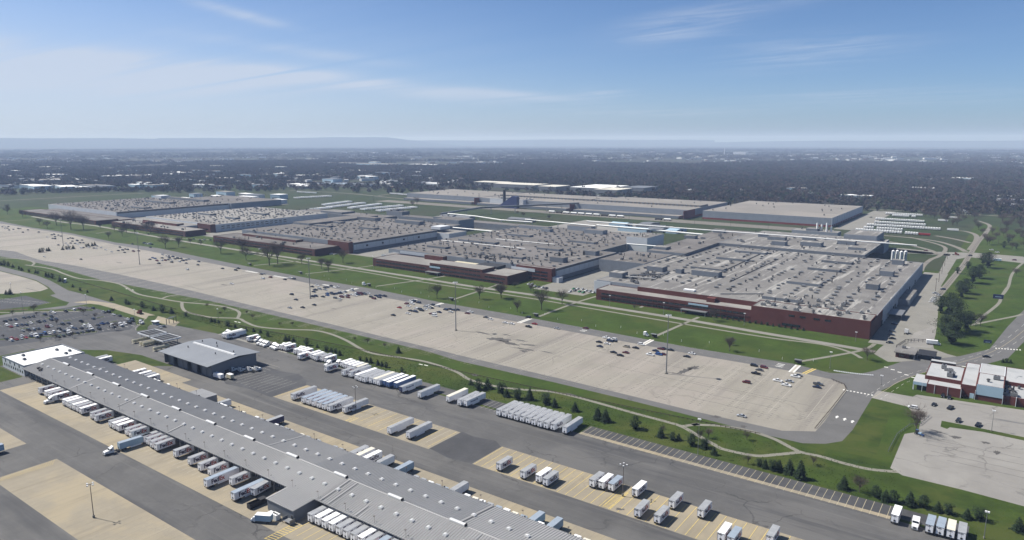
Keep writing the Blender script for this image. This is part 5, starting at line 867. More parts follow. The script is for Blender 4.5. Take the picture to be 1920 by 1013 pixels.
# ---------------------------------------------------------------- east side: showroom building, gatehouse
f = Factory('showroom_building', 'red brick building with worn white roof and large pale blue panel', -15, 475, 'building', None)
f.block(-35, -17, 462.1, 492, 0, 7.0, 'brick', 'wornwhite', .25)
f.block(-33, -16.2, 452.5, 462, 0, 5.0, 'brick', 'wornwhite', .25)
f.block(-16.9, -9.6, 456.5, 505, 0, 7.0, 'brick', 'wornwhite', .25)
f.block(-9.5, 3, 455.2, 480, 0, 8.8, 'brick', 'wornwhite', .25)
b = MB(); b.box(-9.4, 2.9, 454.9, 455.15, 3.2, 9.0, M['lightblue']); f.p('pale_blue_panel', b)
f.block(3.1, 40, 456, 478, 0, 4.6, 'brick', 'wornwhite', .25); f.block(3.1, 40, 478.1, 510, 0, 6.6, 'brick', 'wornwhite', .25)
f.block(-9.5, 3, 480.1, 508, 0, 7.0, 'whitewall', 'wornwhite', .25)
b = MB(); b.box(-40, -33.1, 453.5, 470, 3.2, 5.0, M['lightblue'], top=M['wornwhite']); b.box(-38, -33.1, 455, 468, 0, 3.2, M['glass']); b.box(-40, -39.4, 453.6, 454.2, 0, 3.2, M['whitewall']); f.p('entrance_porch', b)
for x in (-35.2, -29, -22.6, -16.3, -9.7, 3.0, 9, 15, 21): b = MB(); b.box(x - .12, x + .12, (452.3 if x < -16 else 454.7), (452.5 if x < -16 else 456), 0, 5.2, M['whitewall']); f.p('wall_joint', b)
b = MB(); b.box(-12.2, -10.2, 456.2, 456.45, 0, 2.8, M['lightblue']); f.p('door', b)
b = MB(); b.prism([(-40, 476), (-40, 477)], 0, 0, M['brick']) if 0 else b.box(-35, -22, 492.2, 496, 0, 8.4, M['black'], top=M['wornwhite']); f.p('rooflight_box', b)
f.clutter(-30, -18, 466, 485, 7.1, 6, .1); f.clutter(4, 10, 457, 476, 4.7, 6, .3); f.clutter(-8, 2, 460, 476, 8.9, 2, 0)
for i in range(3): f.inst('air_handler', airm, 3.8, 459 + i * 5, 4.7, 1.57, .8)
g_ = thing('gatehouse', 'brick gatehouse with broad pale flat roof at the plant gate', 'gatehouse', (-53, 526, 0))
b = MB(); b.box(-4.5, 3.5, -8, 4, 0, 3.4, M['brickd']); part('wall', b, g_)
b = MB(); b.box(-5.5, 7, -9.5, 9, 3.4, 3.9, M['gravelroof']); part('roof', b, g_)
b = MB(); b.box(-2.5, .5, -8.1, -7.9, .9, 2.3, M['glass']); part('window', b, g_)
b = MB(); b.box(6.3, 6.7, -9, -8.6, 0, 3.4, M['steel']); b.box(6.3, 6.7, 8, 8.4, 0, 3.4, M['steel']); part('roof_post', b, g_); part('roof_unit', airm, g_, loc=(-1, 3, 3.9), scale=.7)
c = thing('carport', 'dark framed carport on the shaded side of the gatehouse', 'carport', (-40, 528, 0))
b = MB(); b.box(-5.5, 5, -7, 7, 3.2, 3.5, M['chassis']); part('roof', b, c)
for x, y in ((-5, -6.5), (4.6, -6.5), (-5, 6.5), (4.6, 6.5)): b = MB(); b.box(x - .15, x + .15, y - .15, y + .15, 0, 3.2, M['steel']); part('post', b, c)
def fence(name, label, pts, h_, post_every, pm_, rail_m, rails=2, group=None, tall=None):
    c = thing(name, label, 'fence', (pts[0][0], pts[0][1], 0), group=group); pbm = MB(); pbm.box(-.11, .11, -.11, .11, 0, h_ + .1, pm_); pmesh = pbm.mesh('post'); n = 0
    for (x0, y0), (x1, y1) in zip(pts, pts[1:]):
        l = math.hypot(x1 - x0, y1 - y0); a = math.atan2(y1 - y0, x1 - x0); k = max(1, round(l / post_every))
        for i in range(k): 
            if n < 300: link('post', pmesh, c, (x0 + (x1 - x0) * i / k - pts[0][0], y0 + (y1 - y0) * i / k - pts[0][1], 0), a); n += 1
        for r_ in range(rails):
            z = h_ * (1 - .45 * r_) - .15; b = MB(); b.box(0, l, -.16, -.10, z - .14, z + .14, rail_m); link('rail', b.mesh('rail'), c, (x0 - pts[0][0], y0 - pts[0][1], 0), a)
    return c
fence('guard_rail', 'long post and rail barrier between the grass bank and the lot road', [(-560, 309.5), (-520, 308.2), (-470, 310), (-420, 315.5), (-350, 320.6), (-300, 323.2), (-257, 324.3), (-200, 327.5), (-150, 332.0), (-92, 336.6)], .95, 2.4, M['wood'], M['wood'], 1)
fence('guard_rail', 'dark post barrier farther along the lot road past the path junction', [(-900, 322), (-760, 317), (-640, 312), (-575, 309.8)], .9, 2.8, M['wood'], M['wood'], 1)
fence('guard_rail', 'post and rail barrier down the end of the big pale lot', [(-72, 360), (-71.3, 395), (-71, 430), (-73.5, 438), (-82, 443.5)], .95, 2.2, M['wood'], M['wood'], 1)
fence('gate_fence', 'steel gate and fence across the plant drive above the gatehouse', [(-60, 541), (-57, 560), (-52, 566), (-41.5, 570), (-37, 574)], 2.4, 2.5, M['chassis'], M['chassis'], 2)
fence('lot_fence', 'thin wire fence along the sunken edge of the showroom lot', [(-38, 352), (-37.5, 375), (-34, 392), (-30, 395), (-27, 412)], 1.2, 3, M['steel'], M['steel'], 1)
# row of pale boulders along the road bend
bb = MB(); bb.tube((0, 0, 0), (0, 0, .5), .55, .35, M['whitewall'], 6)
bm_ = bb.mesh('boulder')
for i in range(22):
    x = -84 + i * 1.0; y = 463.0 + .02 * i * i * .5
    o = thing('boulder', 'pale boulder at the lawn edge of the road bend, %s in the line' % nth(i + 1), 'boulder', (x * 1.0, y, 0), rng.uniform(0, 3), 'pale boulders along the bend', bm_)
# ---------------------------------------------------------------- vehicles
def text_mesh(pieces, height):
    """lettering as a flat mesh in the x-z plane starting at x = 0; pieces are (text, material)"""
    mb = MB(); x = 0.0
    for s, m in pieces:
        cu = bpy.data.curves.new('lettering', 'FONT'); cu.body = s; cu.size = height / 0.72; cu.offset = 0.05 * height; cu.resolution_u = 2; cu.space_character = 0.9
        ob = bpy.data.objects.new('lettering', cu); C.objects.link(ob); dg = bpy.context.evaluated_depsgraph_get()
        me = bpy.data.meshes.new_from_object(ob.evaluated_get(dg)); C.objects.unlink(ob); bpy.data.objects.remove(ob)
        vs = [(v.co.x + x, 0.0, v.co.y) for v in me.vertices]; mb.add(vs, [tuple(p.vertices) for p in me.polygons], m)
        x = max(v[0] for v in vs) + 0.03 * height; bpy.data.meshes.remove(me)
    return mb, x
def side_text(pieces, height, y0, z0, both=True, name='side_lettering'):
    mb, wdt = text_mesh(pieces, height); o = MB()
    for sgn in ((1, -1) if both else (1,)):
        vs = [(1.305 * sgn, (y0 + v[0]) if sgn > 0 else (y0 + wdt - v[0]), z0 + v[2]) for v in mb.v]; n = len(o.v); o.v += vs
        for m in mb.mats: o.mi(m)
        o.f += [tuple(n + a for a in f) for f in mb.f]; o.m += mb.m
    return o.mesh(name)
def front_text(pieces, height, x0, z0):
    mb, _ = text_mesh(pieces, height); o = MB(); o.v = [(x0 + v[0], -0.035, z0 + v[2]) for v in mb.v]; o.f = mb.f; o.m = mb.m; o.mats = mb.mats; return o.mesh('front_lettering')
PU, OR = M['purple'], M['orange']
TX = {'pup2': side_text([('Fed', PU), ('Ex', OR)], 1.9, 1.3, 1.8), 'pup1': side_text([('Fed', PU), ('Ex', PU)], 1.9, 1.3, 1.8),
      'long2': side_text([('Fed', PU), ('Ex', OR)], 1.9, 1.8, 1.8), 'long1': side_text([('Fed', PU), ('Ex', PU)], 1.8, 1.8, 1.85),
      'fwd': side_text([('Forward Air', M['navy'])], 1.0, 3.0, 2.3), 'carrier': side_text([('CUSTOM', M['navy'])], 0.1, 9, 9.0)}
FT = front_text([('FedEx', M['chassis'])], .52, -1.05, 3.3)
wm1 = MB().tube((-.17, 0, 0), (.17, 0, 0), .5, .5, M['rubber'], 10).tube((-.19, 0, 0), (.19, 0, 0), .22, .22, M['steel'], 8).mesh('wheel')
def trailer_proto(L, side, roof, tx=None, ft=True, front=None, frame=None):
    """a van trailer: the end that faces -y is at the origin"""
    t = bpy.data.objects.new('trailer', None); C.objects.link(t)
    b = MB(); b.box(-1.3, 1.3, 0, L, 1.15, 4.02, M[side]); body_ = part('body', b, t)
    b = MB(); b.box(-1.31, 1.31, -.02, L + .01, 4.02, 4.10, M[roof])
    for i in range(int(L / 2.4)): b.box(-1.2, 1.2, 1.1 + i * 2.4, 1.16 + i * 2.4, 4.10, 4.13, M[roof])
    part('roof_panel', b, t)
    fm = M[front or 'trailer']; b = MB(); b.box(-1.27, 1.27, -.03, 0, 1.2, 3.98, fm)
    cm = M[frame or 'steel']
    for a, c, d, e in ((-1.3, -1.2, 1.15, 4.0), (1.2, 1.3, 1.15, 4.0), (-1.2, 1.2, 3.9, 4.0), (-.03, .03, 1.2, 3.9)): b.box(a, c, -.06, -.03, d, e, cm)
    b.box(-.35, .35, -.10, -.05, 1.5, 2.1, M['vent']) ; door_ = part('end_door', b, t)
    b = MB(); b.box(-1.2, 1.2, .05, .25, .5, .62, M['chassis']); b.box(-1.1, -.95, .05, .2, .5, 1.15, M['chassis']); b.box(.95, 1.1, .05, .2, .5, 1.15, M['chassis']); part('underride_bar', b, t)
    b = MB(); b.box(-.5, -.3, .4, L - .4, .9, 1.15, M['chassis']); b.box(.3, .5, .4, L - .4, .9, 1.15, M['chassis']); part('chassis_rail', b, t)
    b = MB(); b.box(-1.0, -.85, L * .72, L * .72 + .15, 0, 1.15, M['chassis']); b.box(.85, 1.0, L * .72, L * .72 + .15, 0, 1.15, M['chassis']); part('landing_gear', b, t)
    ys = (1.0,) if L < 10 else (1.4, 2.7)
    for y in ys:
        for x in (-1.05, 1.05): part('wheel', wm1, t, loc=(x, y, .5))
    if L > 10: b = MB(); b.box(-1.28, -1.24, 4.6, L * .66, .45, 1.15, M['trailer']); b.box(1.24, 1.28, 4.6, L * .66, .45, 1.15, M['trailer']); part('side_skirt', b, t)
    if tx: part('side_lettering', TX[tx], body_)
    if ft: part('end_lettering', FT, door_)
    return t
PR = {}
for k, a in {'pw': (8.7, 'trailer', 'roofw', 'pup2'), 'pg': (8.7, 'trailer', 'roofg', 'pup2'), 'pb': (8.7, 'trailer', 'roofb', 'pup2'), 'pt': (8.7, 'trailer', 'rooft', 'pup1'), 'pn': (8.7, 'trailer', 'roofg', 'pup1'), 'pv': (8.7, 'trailer', 'roofw', 'pup1'),
             'lg': (16.2, 'trailer', 'roofg', 'long1'), 'lb': (16.2, 'trailer', 'roofb', 'long2'), 'lw': (16.2, 'trailer', 'roofw', 'long1'), 'lt': (16.2, 'trailer', 'rooft', None, False), 'lo': (16.2, 'trailer', 'roofg', None, False),
             'bl': (16.2, 'blue', 'roofw', None, False, 'blue'), 'bf': (16.2, 'trailer', 'roofg', 'fwd', False, 'navy'), 'nb': (14.5, 'navy', 'roofg', None, False, 'navy'), 'fa': (16.2, 'trailer', 'roofg', 'fwd', False), 'bx': (14.5, 'lightblue', 'roofb', None, False, 'lightblue')}.items():
    PR[k] = (trailer_proto(*a), a)
DESC = {'p': 'short', 'l': 'long'}; RD = {'roofw': 'white', 'roofg': 'grey', 'roofb': 'bluish', 'rooft': 'cream'}
used = set(); counter = {}
def put_trailer(kind, x, y, rz, where, group, face='south'):
    src, a = PR[kind]; L = a[0]
    c = {'blue': 'blue', 'navy': 'dark blue', 'lightblue': 'pale blue'}.get(a[1], 'white'); size = 'short' if L < 10 else 'long'
    desc = '%s %s %s-roofed trailer' % (size, c, RD[a[2]])
    counter[(desc, where)] = n = counter.get((desc, where), 0) + 1
    lab = '%s, %s such %s' % (desc, nth(n), where)
    if kind not in used: used.add(kind); o = src; o.location = (x, y, 0); o.rotation_euler = (0, 0, rz)
    else: o = copy_thing(src, (x, y, 0), rz)
    o['label'] = lab; o['category'] = 'trailer'; o['group'] = group; return o
# south side of the shed
A = 'on the near side of the shed'; GA = 'trailers backed to the near side of the shed'
for k, x, y in (('pg', -440.8, 153.5), ('pw', -432.6, 153.5), ('pg', -428.3, 153.5), ('pw', -410.2, 153.5), ('pw', -406.2, 153.6), ('pg', -402.2, 153.4), ('pw', -398.2, 153.5), ('pg', -394.1, 153.5), ('pw', -389.2, 153.2),
                ('pg', -378, 153.5), ('pg', -372.4, 153), ('pg', -358.8, 153.8), ('pw', -354.8, 153.6), ('pw', -350.3, 153.6), ('pg', -342.2, 153.7), ('pg', -337.6, 153.4), ('pg', -327.2, 154), ('pg', -322.9, 154), ('pg', -318, 153.4), ('pg', -313.2, 153),
                ('pg', -299.4, 154.4), ('pg', -286.8, 154), ('pg', -277.7, 153.4), ('pg', -270.4, 153.6), ('lb', -262, 146.8), ('pg', -254.8, 153.7), ('lb', -243, 147), ('pn', -204.6, 154.2), ('pv', -200.8, 154.4), ('pv', -196.8, 154.4), ('pv', -193.1, 154.5),
                ('pn', -189.1, 154.5), ('pn', -185.1, 154.4), ('pn', -181.3, 154.5), ('pv', -177.5, 154.5), ('pn', -173.6, 154.5), ('pb', -169.7, 154.5), ('pn', -165.8, 154.4), ('pv', -161.9, 154.5), ('pn', -158, 154.5)):
    put_trailer(k, x, y, rng.uniform(-.012, .012), A, GA)
o = put_trailer('pg', -239.4, 153.6, R(9), A, GA)
# north side: the end away from the shed is the far one
B_ = 'on the far side of the shed'; GB = 'trailers backed to the far side of the shed'
for k, x, y in (('lo', -475.5, 207), ('lw', -471, 207.4), ('lw', -427.5, 207.2), ('lw', -420.4, 207), ('lg', -415.1, 206.8), ('lw', -410.2, 206.4), ('pw', -402.8, 200.6), ('pw', -398.6, 200.6), ('pw', -388, 200.6), ('lo', -337.6, 206.8), ('pw', -334.7, 200.7), ('pw', -331.4, 200.7), ('pg', -326.4, 200.4),
                ('pt', -315.2, 200.8), ('pw', -303.6, 200.8), ('pg', -299.2, 200.6), ('nb', -295.1, 209.2), ('pw', -287.4, 200.6), ('pg', -283.1, 200.4), ('pg', -279, 200.5), ('pg', -275.3, 200.5), ('pt', -267.3, 200.4), ('pg', -263, 200.3), ('pg', -255.6, 200.5), ('pg', -243.8, 200.5), ('pg', -239.6, 200.4),
                ('lg', -232.7, 209.2), ('lt', -228.6, 209.2), ('lw', -223.9, 209), ('lo', -216.2, 209), ('bx', -204.7, 209.3), ('pg', -193.3, 200.8), ('pg', -189.1, 200.7), ('pw', -185, 200.5), ('pn', -181, 200.4), ('pb', -177, 200.4), ('lo', -173.4, 208.8), ('pw', -165.9, 200.9), ('pt', -161.9, 200.9), ('pv', -158.2, 200.8),
                ('pg', -154.4, 200.9), ('pb', -150.3, 200.9), ('pw', -146.6, 201), ('pt', -142.6, 200.8), ('pb', -138.7, 200.8), ('bx', -134.8, 207), ('pw', -130.8, 200.5), ('bx', -127, 207.3), ('pw', -115.4, 200.8), ('pt', -111.6, 200.7), ('pw', -107.7, 200.8)):
    put_trailer(k, x, y, math.pi + rng.uniform(-.01, .01), B_, GB)
# row beside the bank
Cc = 'beside the grass bank'; GC = 'trailers in the row beside the grass bank'
for k, x, y in (('lw', -461.6, 281), ('lg', -459.0 + 1.0, 281), ('pw', -439.1, 286.2), ('pw', -402.6, 287), ('pw', -398, 287.1), ('pw', -386.3, 286.3), ('pw', -382.5, 286.7), ('pw', -378.6, 286.4), ('pw', -374.3, 280.4), ('pw', -370.6, 286.4), ('pv', -366.4, 285.6), ('pg', -363.1, 284.9), ('pg', -359.2, 286.6), ('pw', -354.7, 286.1),
                ('pg', -340.2, 274.4), ('pw', -339.3, 286.2), ('pw', -335.3, 285.4), ('pw', -331.5, 285.3), ('pw', -327.6, 285.3), ('pt', -324, 285.3), ('pg', -325.4, 275.3), ('lg', -319.8, 276), ('lw', -312.9, 274.6), ('lg', -309, 274.1), ('lg', -305.6, 274.1), ('lo', -301.5, 275.4), ('lt', -298.3, 275.7), ('lo', -294.9, 275.5),
                ('bl', -291.6, 276.8), ('bl', -288.1, 276.5), ('bl', -283.4, 278), ('bf', -276, 275), ('lo', -261.4, 274.6), ('lt', -244.2, 279), ('lo', -235.8, 278.6), ('fa', -232.3, 279.6),
                ('lg', -210, 279.4), ('lg', -206.4, 279.7), ('lg', -202.7, 279.8), ('lg', -198.9, 279.7), ('lg', -195.2, 279.9), ('lg', -191.7, 280), ('lg', -188, 279.7), ('lg', -184.3, 279.6), ('lg', -180.7, 279.8), ('lg', -176.8, 280.1), ('lo', -170, 280.2),
                ('pw', -26.1, 282), ('pb', -14.8, 281.6), ('pb', -11.5, 282), ('pt', -8.2, 282.1), ('pg', -4.8, 282.3)):
    put_trailer(k, x, y, rng.uniform(-.015, .015), Cc, GC)
# the two concrete pads
D_ = 'on the middle concrete pad'; GD = 'trailers on the middle concrete pad'
for k, x, y in (('lg', -316.6, 231.4), ('lb', -307.4, 231.4), ('lb', -303.3, 231.6), ('lb', -299.1, 231.7), ('lb', -294.9, 231.7), ('lb', -290.7, 231.7), ('lg', -286.5, 231.8), ('lg', -278.3, 235), ('lo', -239.4, 229.6), ('lo', -228, 231)):
    put_trailer(k, x, y, rng.uniform(-.01, .01), D_, GD)
E_ = 'on the striped yellow pad'; GE = 'trailers on the striped yellow pad'
for k, x, y in (('pg', -172.6, 229.8), ('pg', -159.8, 229.7), ('pv', -152.5, 230.6), ('pn', -148.4, 229.8), ('pn', -132.2, 240.2), ('pv', -128.3, 241), ('pb', -124.2, 241.7), ('pv', -114.2, 243.3), ('pg', -106.4, 229.5), ('pg', -98.4, 229.7), ('pg', -98.4, 243.2), ('pg', -86.7, 243.2), ('pv', -74.7, 231.6), ('pb', -71, 231), ('pg', -60, 240)):
    put_trailer(k, x, y, rng.uniform(-.02, .02), E_, GE)
put_trailer('bx', -371.2, 97.5, 0, 'alone on the near pad', 'trailers on the near pad')

def tractor_proto(c='white', sleeper=True):
    t = bpy.data.objects.new('tractor_unit', None); C.objects.link(t); m = M[c]
    b = MB(); b.box(-.45, .45, -1.2, 5.6, .75, 1.0, M['chassis']); part('chassis', b, t)
    b = MB(); b.prism([(-1.4, .75), (-1.4, 1.45), (-1.15, 1.85), (.6, 2.05), (.6, .75)], -1.05, 1.05, m, 'x'); part('hood', b, t)
    b = MB(); b.box(-.5, .5, -1.47, -1.38, .85, 1.5, M['chassis']); part('grille', b, t)
    b = MB(); b.box(-1.2, 1.2, -1.65, -1.35, .4, .78, M['steel'] if c == 'white' else m); part('bumper', b, t)
    b = MB(); b.prism([(.6, .75), (.6, 2.05), (.95, 2.85), (2.6, 2.85), (2.6, .75)], -1.2, 1.2, m, 'x'); cab_ = part('cab', b, t)
    b = MB(); b.add([(-1.05, .56, 2.08), (1.05, .56, 2.08), (1.0, .88, 2.78), (-1.0, .88, 2.78)], [(0, 1, 2, 3)], M['glass']); part('windscreen', b, cab_)
    b = MB(); b.box(1.2, 1.23, 1.1, 1.9, 1.9, 2.6, M['glass']); b.box(-1.23, -1.2, 1.1, 1.9, 1.9, 2.6, M['glass']); part('side_window', b, cab_)
    if sleeper: b = MB(); b.prism([(1.0, 2.85), (2.4, 3.75), (3.4, 3.75), (3.4, .9), (2.6, .9), (2.6, 2.85)], -1.18, 1.18, m, 'x'); part('roof_fairing', b, t)
    else: b = MB(); b.prism([(1.4, 2.85), (2.4, 3.5), (2.6, 3.5), (2.6, 2.85)], -1.0, 1.0, m, 'x'); part('roof_fairing', b, t)
    for y in (-.4, 4.1, 5.3) if sleeper else (-.4, 4.4):
        for x in (-1.05, 1.05): part('wheel', wm1, t, loc=(x, y, .5))
    b = MB(); b.tube((-.9, 3.0, 1.2), (-.9, 3.0, 3.9), .09, .09, M['steel'], 6); part('exhaust_pipe', b, t)
    return t
TR = {'s': tractor_proto('white', True), 'd': tractor_proto('white', False), 'r': tractor_proto('redm', True)}; usedt = set()
def put_tractor(k, x, y, rz, lab):
    if k not in usedt: usedt.add(k); o = TR[k]; o.location = (x, y, 0); o.rotation_euler = (0, 0, rz)
    else: o = copy_thing(TR[k], (x, y, 0), rz)
    o['label'] = lab; o['category'] = 'truck'; o['group'] = 'tractor units without trailers'
n = 0
for k, x, y in (('d', -470.6, 288.6), ('d', -467.6, 288.2), ('s', -461.8, 290), ('s', -434.6, 290), ('s', -426.5, 286.5), ('s', -422.4, 286.2), ('s', -418.9, 286), ('s', -411.6, 286.8), ('d', -409, 286.6), ('d', -406.6, 286), ('s', -404.8 - .8, 290), ('s', -389.5, 292), ('s', -349, 282.5), ('s', -344.6, 286.5), ('s', -19.4, 283.3)):
    n += 1; put_tractor(k, x, y, 0, 'white tractor unit parked nose out beside the bank, %s from the gate end' % nth(n))
for i, (x, y) in enumerate(((-565, 221.5), (-563, 236), (-558, 249.5), (-556, 254.5), (-551, 268), (-574.5, 203))):
    put_tractor('d', x, y, R(90), 'white day cab tractor nosed out of the staff lot verge, %s from the near end' % nth(i + 1))
put_tractor('r', -588, 284, R(-90), 'dark red tractor unit rolling down the pale entry drive')
put_tractor('s', -423.3 + 1.0, 150.3, 0, 'white tractor unit coupled to the fourth shed trailer'); put_trailer('pw', -422.0, 153.6, 0, A, GA)
put_tractor('d', -328.8, 138.5, R(-4), 'white tractor unit pulling a bluish trailer out from the shed'); put_trailer('bx', -328.4, 143.6, R(-4), A, GA)
for i, (x, y) in enumerate(((-388.6, 243), (-384, 245.5), (-380.5, 249.5), (-377.5, 252.5))):
    put_tractor('d', x, y, R(180), 'white tractor parked beside the workshop, %s of four' % nth(i + 1))
put_tractor('s', -59.5, 528 + 62, R(180), 'white tractor standing on the plant drive in the hall shade')
put_tractor('r', -58, 1041, R(90), 'red truck crossing the far plant road by the railway')
def box_truck(x, y, rz, lab, L=6.5, boxm='white', name='box_truck'):
    t = thing(name, lab, 'truck', (x, y, 0), rz)
    b = MB(); b.box(-1.2, 1.2, 0, L, 1.0, 3.4, M[boxm], top=M['roofw']); part('cargo_box', b, t)
    b = MB(); b.prism([(-1.9, .5), (-1.9, 1.3), (-1.3, 1.5), (-.9, 2.3), (-.1, 2.4), (-.1, .5)], -1.0, 1.0, M['white'], 'x'); part('cab', b, t)
    b = MB(); b.add([(-.9, -1.32, 1.5), (.9, -1.32, 1.5), (.85, -.93, 2.2), (-.85, -.93, 2.2)], [(0, 1, 2, 3)], M['glass']); part('windscreen', b, t)
    for yy in (-1.1, L - 1.4):
        for xx in (-.95, .95): part('wheel', wm1, t, loc=(xx, yy, .45), scale=.85)
    b = MB(); b.box(-.5, .5, -1.2, L, .6, 1.0, M['chassis']); part('chassis', b, t); return t
box_truck(-781, 307, R(65), 'white box truck driving on the entry road past the trees', 6, 'white')
box_truck(-222.5, 143.5, R(-62), 'pale blue box truck parked beside the white generator', 6.2, 'lightblue')
o = box_truck(-387.5, 229.0, R(-90), 'low white box trailer beside the workshop wall', 7.5, 'trailer'); part('end_lettering', FT, o, loc=(0, 0, -1))
box_truck(-379.5, 232.5, R(-90), 'small cream utility truck beside the white box trailer', 4.5, 'cream')
box_truck(-37.5, 566, R(100), 'white box truck parked at the hedge by the gate fence', 7, 'white')
box_truck(-20, 1016, R(-85), 'pale panel truck waiting at the far crossing', 8, 'lightblue'); 
t = thing('scrap_container', 'open black scrap container beside the docked trailers', 'container', (-233, 147.2, 0), R(-4))
for a, c, d, e, z0, z1 in ((-1.2, 1.2, 0, 7.5, .2, .35), (-1.2, -1.1, 0, 7.5, .35, 2.2), (1.1, 1.2, 0, 7.5, .35, 2.2), (-1.1, 1.1, 0, .1, .35, 2.2), (-1.1, 1.1, 7.4, 7.5, .35, 2.2)):
    b = MB(); b.box(a, c, d, e, z0, z1, M['chassis']); part('container_wall' if z1 > 1 else 'container_floor', b, t)
for i in range(6): b = MB(); b.box(1.2, 1.28, .6 + i * 1.2, .75 + i * 1.2, .35, 2.15, M['chassis']); part('rib', b, t)
b = MB(); b.box(-1.2, 1.2, 4.6, 7.4, 2.2, 2.4, M['chassis']); part('lid', b, t)
t = thing('loader_tractor', 'small blue farm tractor alone on the showroom lot', 'tractor', (-29, 382, 0), R(70))
b = MB(); b.box(-.45, .45, -1.4, .2, .7, 1.4, M['lightblue']); part('hood', b, t); b = MB(); b.box(-.6, .6, .2, 1.4, .7, 2.4, M['glass'], top=M['blue']); part('cab', b, t); b = MB(); b.box(-.9, .9, -2.3, -1.9, .2, .8, M['blue']); b.box(-.6, -.5, -1.9, 0, .6, .9, M['blue']); b.box(.5, .6, -1.9, 0, .6, .9, M['blue']); part('front_loader', b, t)
for x, y, s_ in ((-.8, 1, 1.2), (.8, 1, 1.2), (-.7, -1, .7), (.7, -1, .7)): part('wheel', wm1, t, loc=(x, y, .5 * s_), scale=s_)

# cars
def car_mb(kind, c, parts=False):
    P_, G__, W_ = MB(), MB(), MB(); p = M['car_' + c]; gl = M['glass']
    if kind == 'sedan':
        P_.prism([(-2.35, .3), (-2.4, .65), (-1.35, .92), (1.55, .95), (2.35, .85), (2.4, .3)], -.88, .88, p)
        cab = [(-1.35, .93), (-.55, 1.38), (.75, 1.40), (1.65, .95)]; rf = (-.5, .72, 1.38, 1.44)
    elif kind == 'suv':
        P_.prism([(-2.4, .35), (-2.4, .85), (-1.4, 1.08), (2.3, 1.12), (2.4, .35)], -.93, .93, p)
        cab = [(-1.4, 1.08), (-.8, 1.66), (2.0, 1.68), (2.28, 1.1)]; rf = (-.8, 2.0, 1.66, 1.74)
    elif kind == 'van':
        P_.prism([(-2.5, .35), (-2.55, .9), (-1.7, 1.2), (2.5, 1.25), (2.55, .35)], -.98, .98, p)
        cab = [(-1.7, 1.2), (-1.1, 1.95), (2.4, 2.0), (2.5, 1.2)]; rf = (-1.1, 2.4, 1.93, 2.05)
    else:
        P_.prism([(-2.8, .4), (-2.85, .95), (-1.5, 1.12), (.6, 1.15), (.6, .7), (2.75, .7), (2.75, .4)], -.96, .96, p)
        P_.box(.6, 2.75, .86, .96, .7, 1.15, p); P_.box(.6, 2.75, -.96, -.86, .7, 1.15, p); P_.box(2.67, 2.75, -.86, .86, .7, 1.12, p)
        cab = [(-1.4, 1.12), (-.75, 1.75), (.5, 1.78), (.62, 1.12)]; rf = (-.75, .5, 1.73, 1.83)
    n = len(cab); w0, w1 = .84, .68
    vs = [(x, -(w0 if z < 1.3 else w1), z) for x, z in cab] + [(x, (w0 if z < 1.3 else w1), z) for x, z in cab]
    G__.add(vs, [(0, 1, 2, 3), (7, 6, 5, 4), (0, 4, 5, 1), (1, 5, 6, 2), (2, 6, 7, 3)], gl)
    P_.box(rf[0], rf[1], -.69, .69, rf[2], rf[3], p)
    return P_, G__
cw = MB().tube((0, -.12, 0), (0, .12, 0), .34, .34, M['rubber'], 8).tube((0, -.13, 0), (0, .13, 0), .18, .18, M['steel'], 6); cwm = cw.mesh('wheel')
SM = {}
def small_car(kind, c):
    if (kind, c) not in SM:
        P_, G__ = car_mb(kind, c); b = MB()
        for q in (P_, G__):
            o_ = len(b.v); b.v += q.v; idx = [b.mi(m) for m in q.mats]
            b.f += [tuple(o_ + a for a in f) for f in q.f]; b.m += [idx[i] for i in q.m]
        for x in (-1.5, 1.5):
            for y in (-.82, .82): b.tube((x, y - .1, .33), (x, y + .1, .33), .33, .33, M['rubber'], 8)
        SM[(kind, c)] = b.mesh('car_shell')
    return SM[(kind, c)]
BG = {}
def big_car(kind, c, loc, rz, lab, group):
    if (kind, c) in BG: return copy_thing(BG[(kind, c)], loc, rz, lab, group)
    t = thing('parked_car', lab, 'car', loc, rz, group); P_, G__ = car_mb(kind, c); bd_ = part('body', P_, t); part('window_glass', G__, bd_)
    for x in (-1.5, 1.5):
        for y in (-.82, .82): part('wheel', cwm, t, loc=(x, y, .34))
    for y in (-.6, .6): bb = MB(); bb.box(-2.46, -2.38, y - .2, y + .2, .6, .75, M['white']); part('headlight', bb, t)
    BG[(kind, c)] = t; return t
KN = {'sedan': 'sedan', 'suv': 'sport utility car', 'pickup': 'pickup truck', 'van': 'van'}
def place_cars(lst, where, group, big, rot=None):
    order = sorted(range(len(lst)), key=lambda i: bearing(lst[i][0], lst[i][1])); cnt = {}
    for i in order:
        e = lst[i]; x, y, c = e[:3]; up = c in 'KW'; cc = {'K': 'k', 'W': 'w'}.get(c, c); r_ = random.random()
        kind = 'pickup' if up else ('sedan' if r_ < .56 else 'suv' if r_ < .86 else 'pickup' if r_ < .94 else 'van')
        rz = R(e[3]) if len(e) > 3 else (rot or 0) + random.choice([0, math.pi]) + random.uniform(-.05, .05)
        nm = CARC[cc][0] + ' ' + KN[kind]; cnt[nm] = cnt.get(nm, 0) + 1; lab = '%s %s, %s such from the left' % (nm, where, nth(cnt[nm]))
        if big: big_car(kind, cc, (x, y, .05), rz, lab, group)
        else: thing('parked_car', lab, 'car', (x, y, .05), rz, group, small_car(kind, cc))
place_cars(LOT_CARS, 'on the pale factory lot', 'cars on the big pale factory lot', False)
place_cars(STAFF_CARS, 'in the dark staff lot', 'cars in the dark staff lot', True)
place_cars(YARD_CARS, 'standing in the truck yard', 'cars in the truck yard', True)
place_cars(EAST_CARS, 'near the plant drives', 'cars near the plant drives', True)
del_list = []

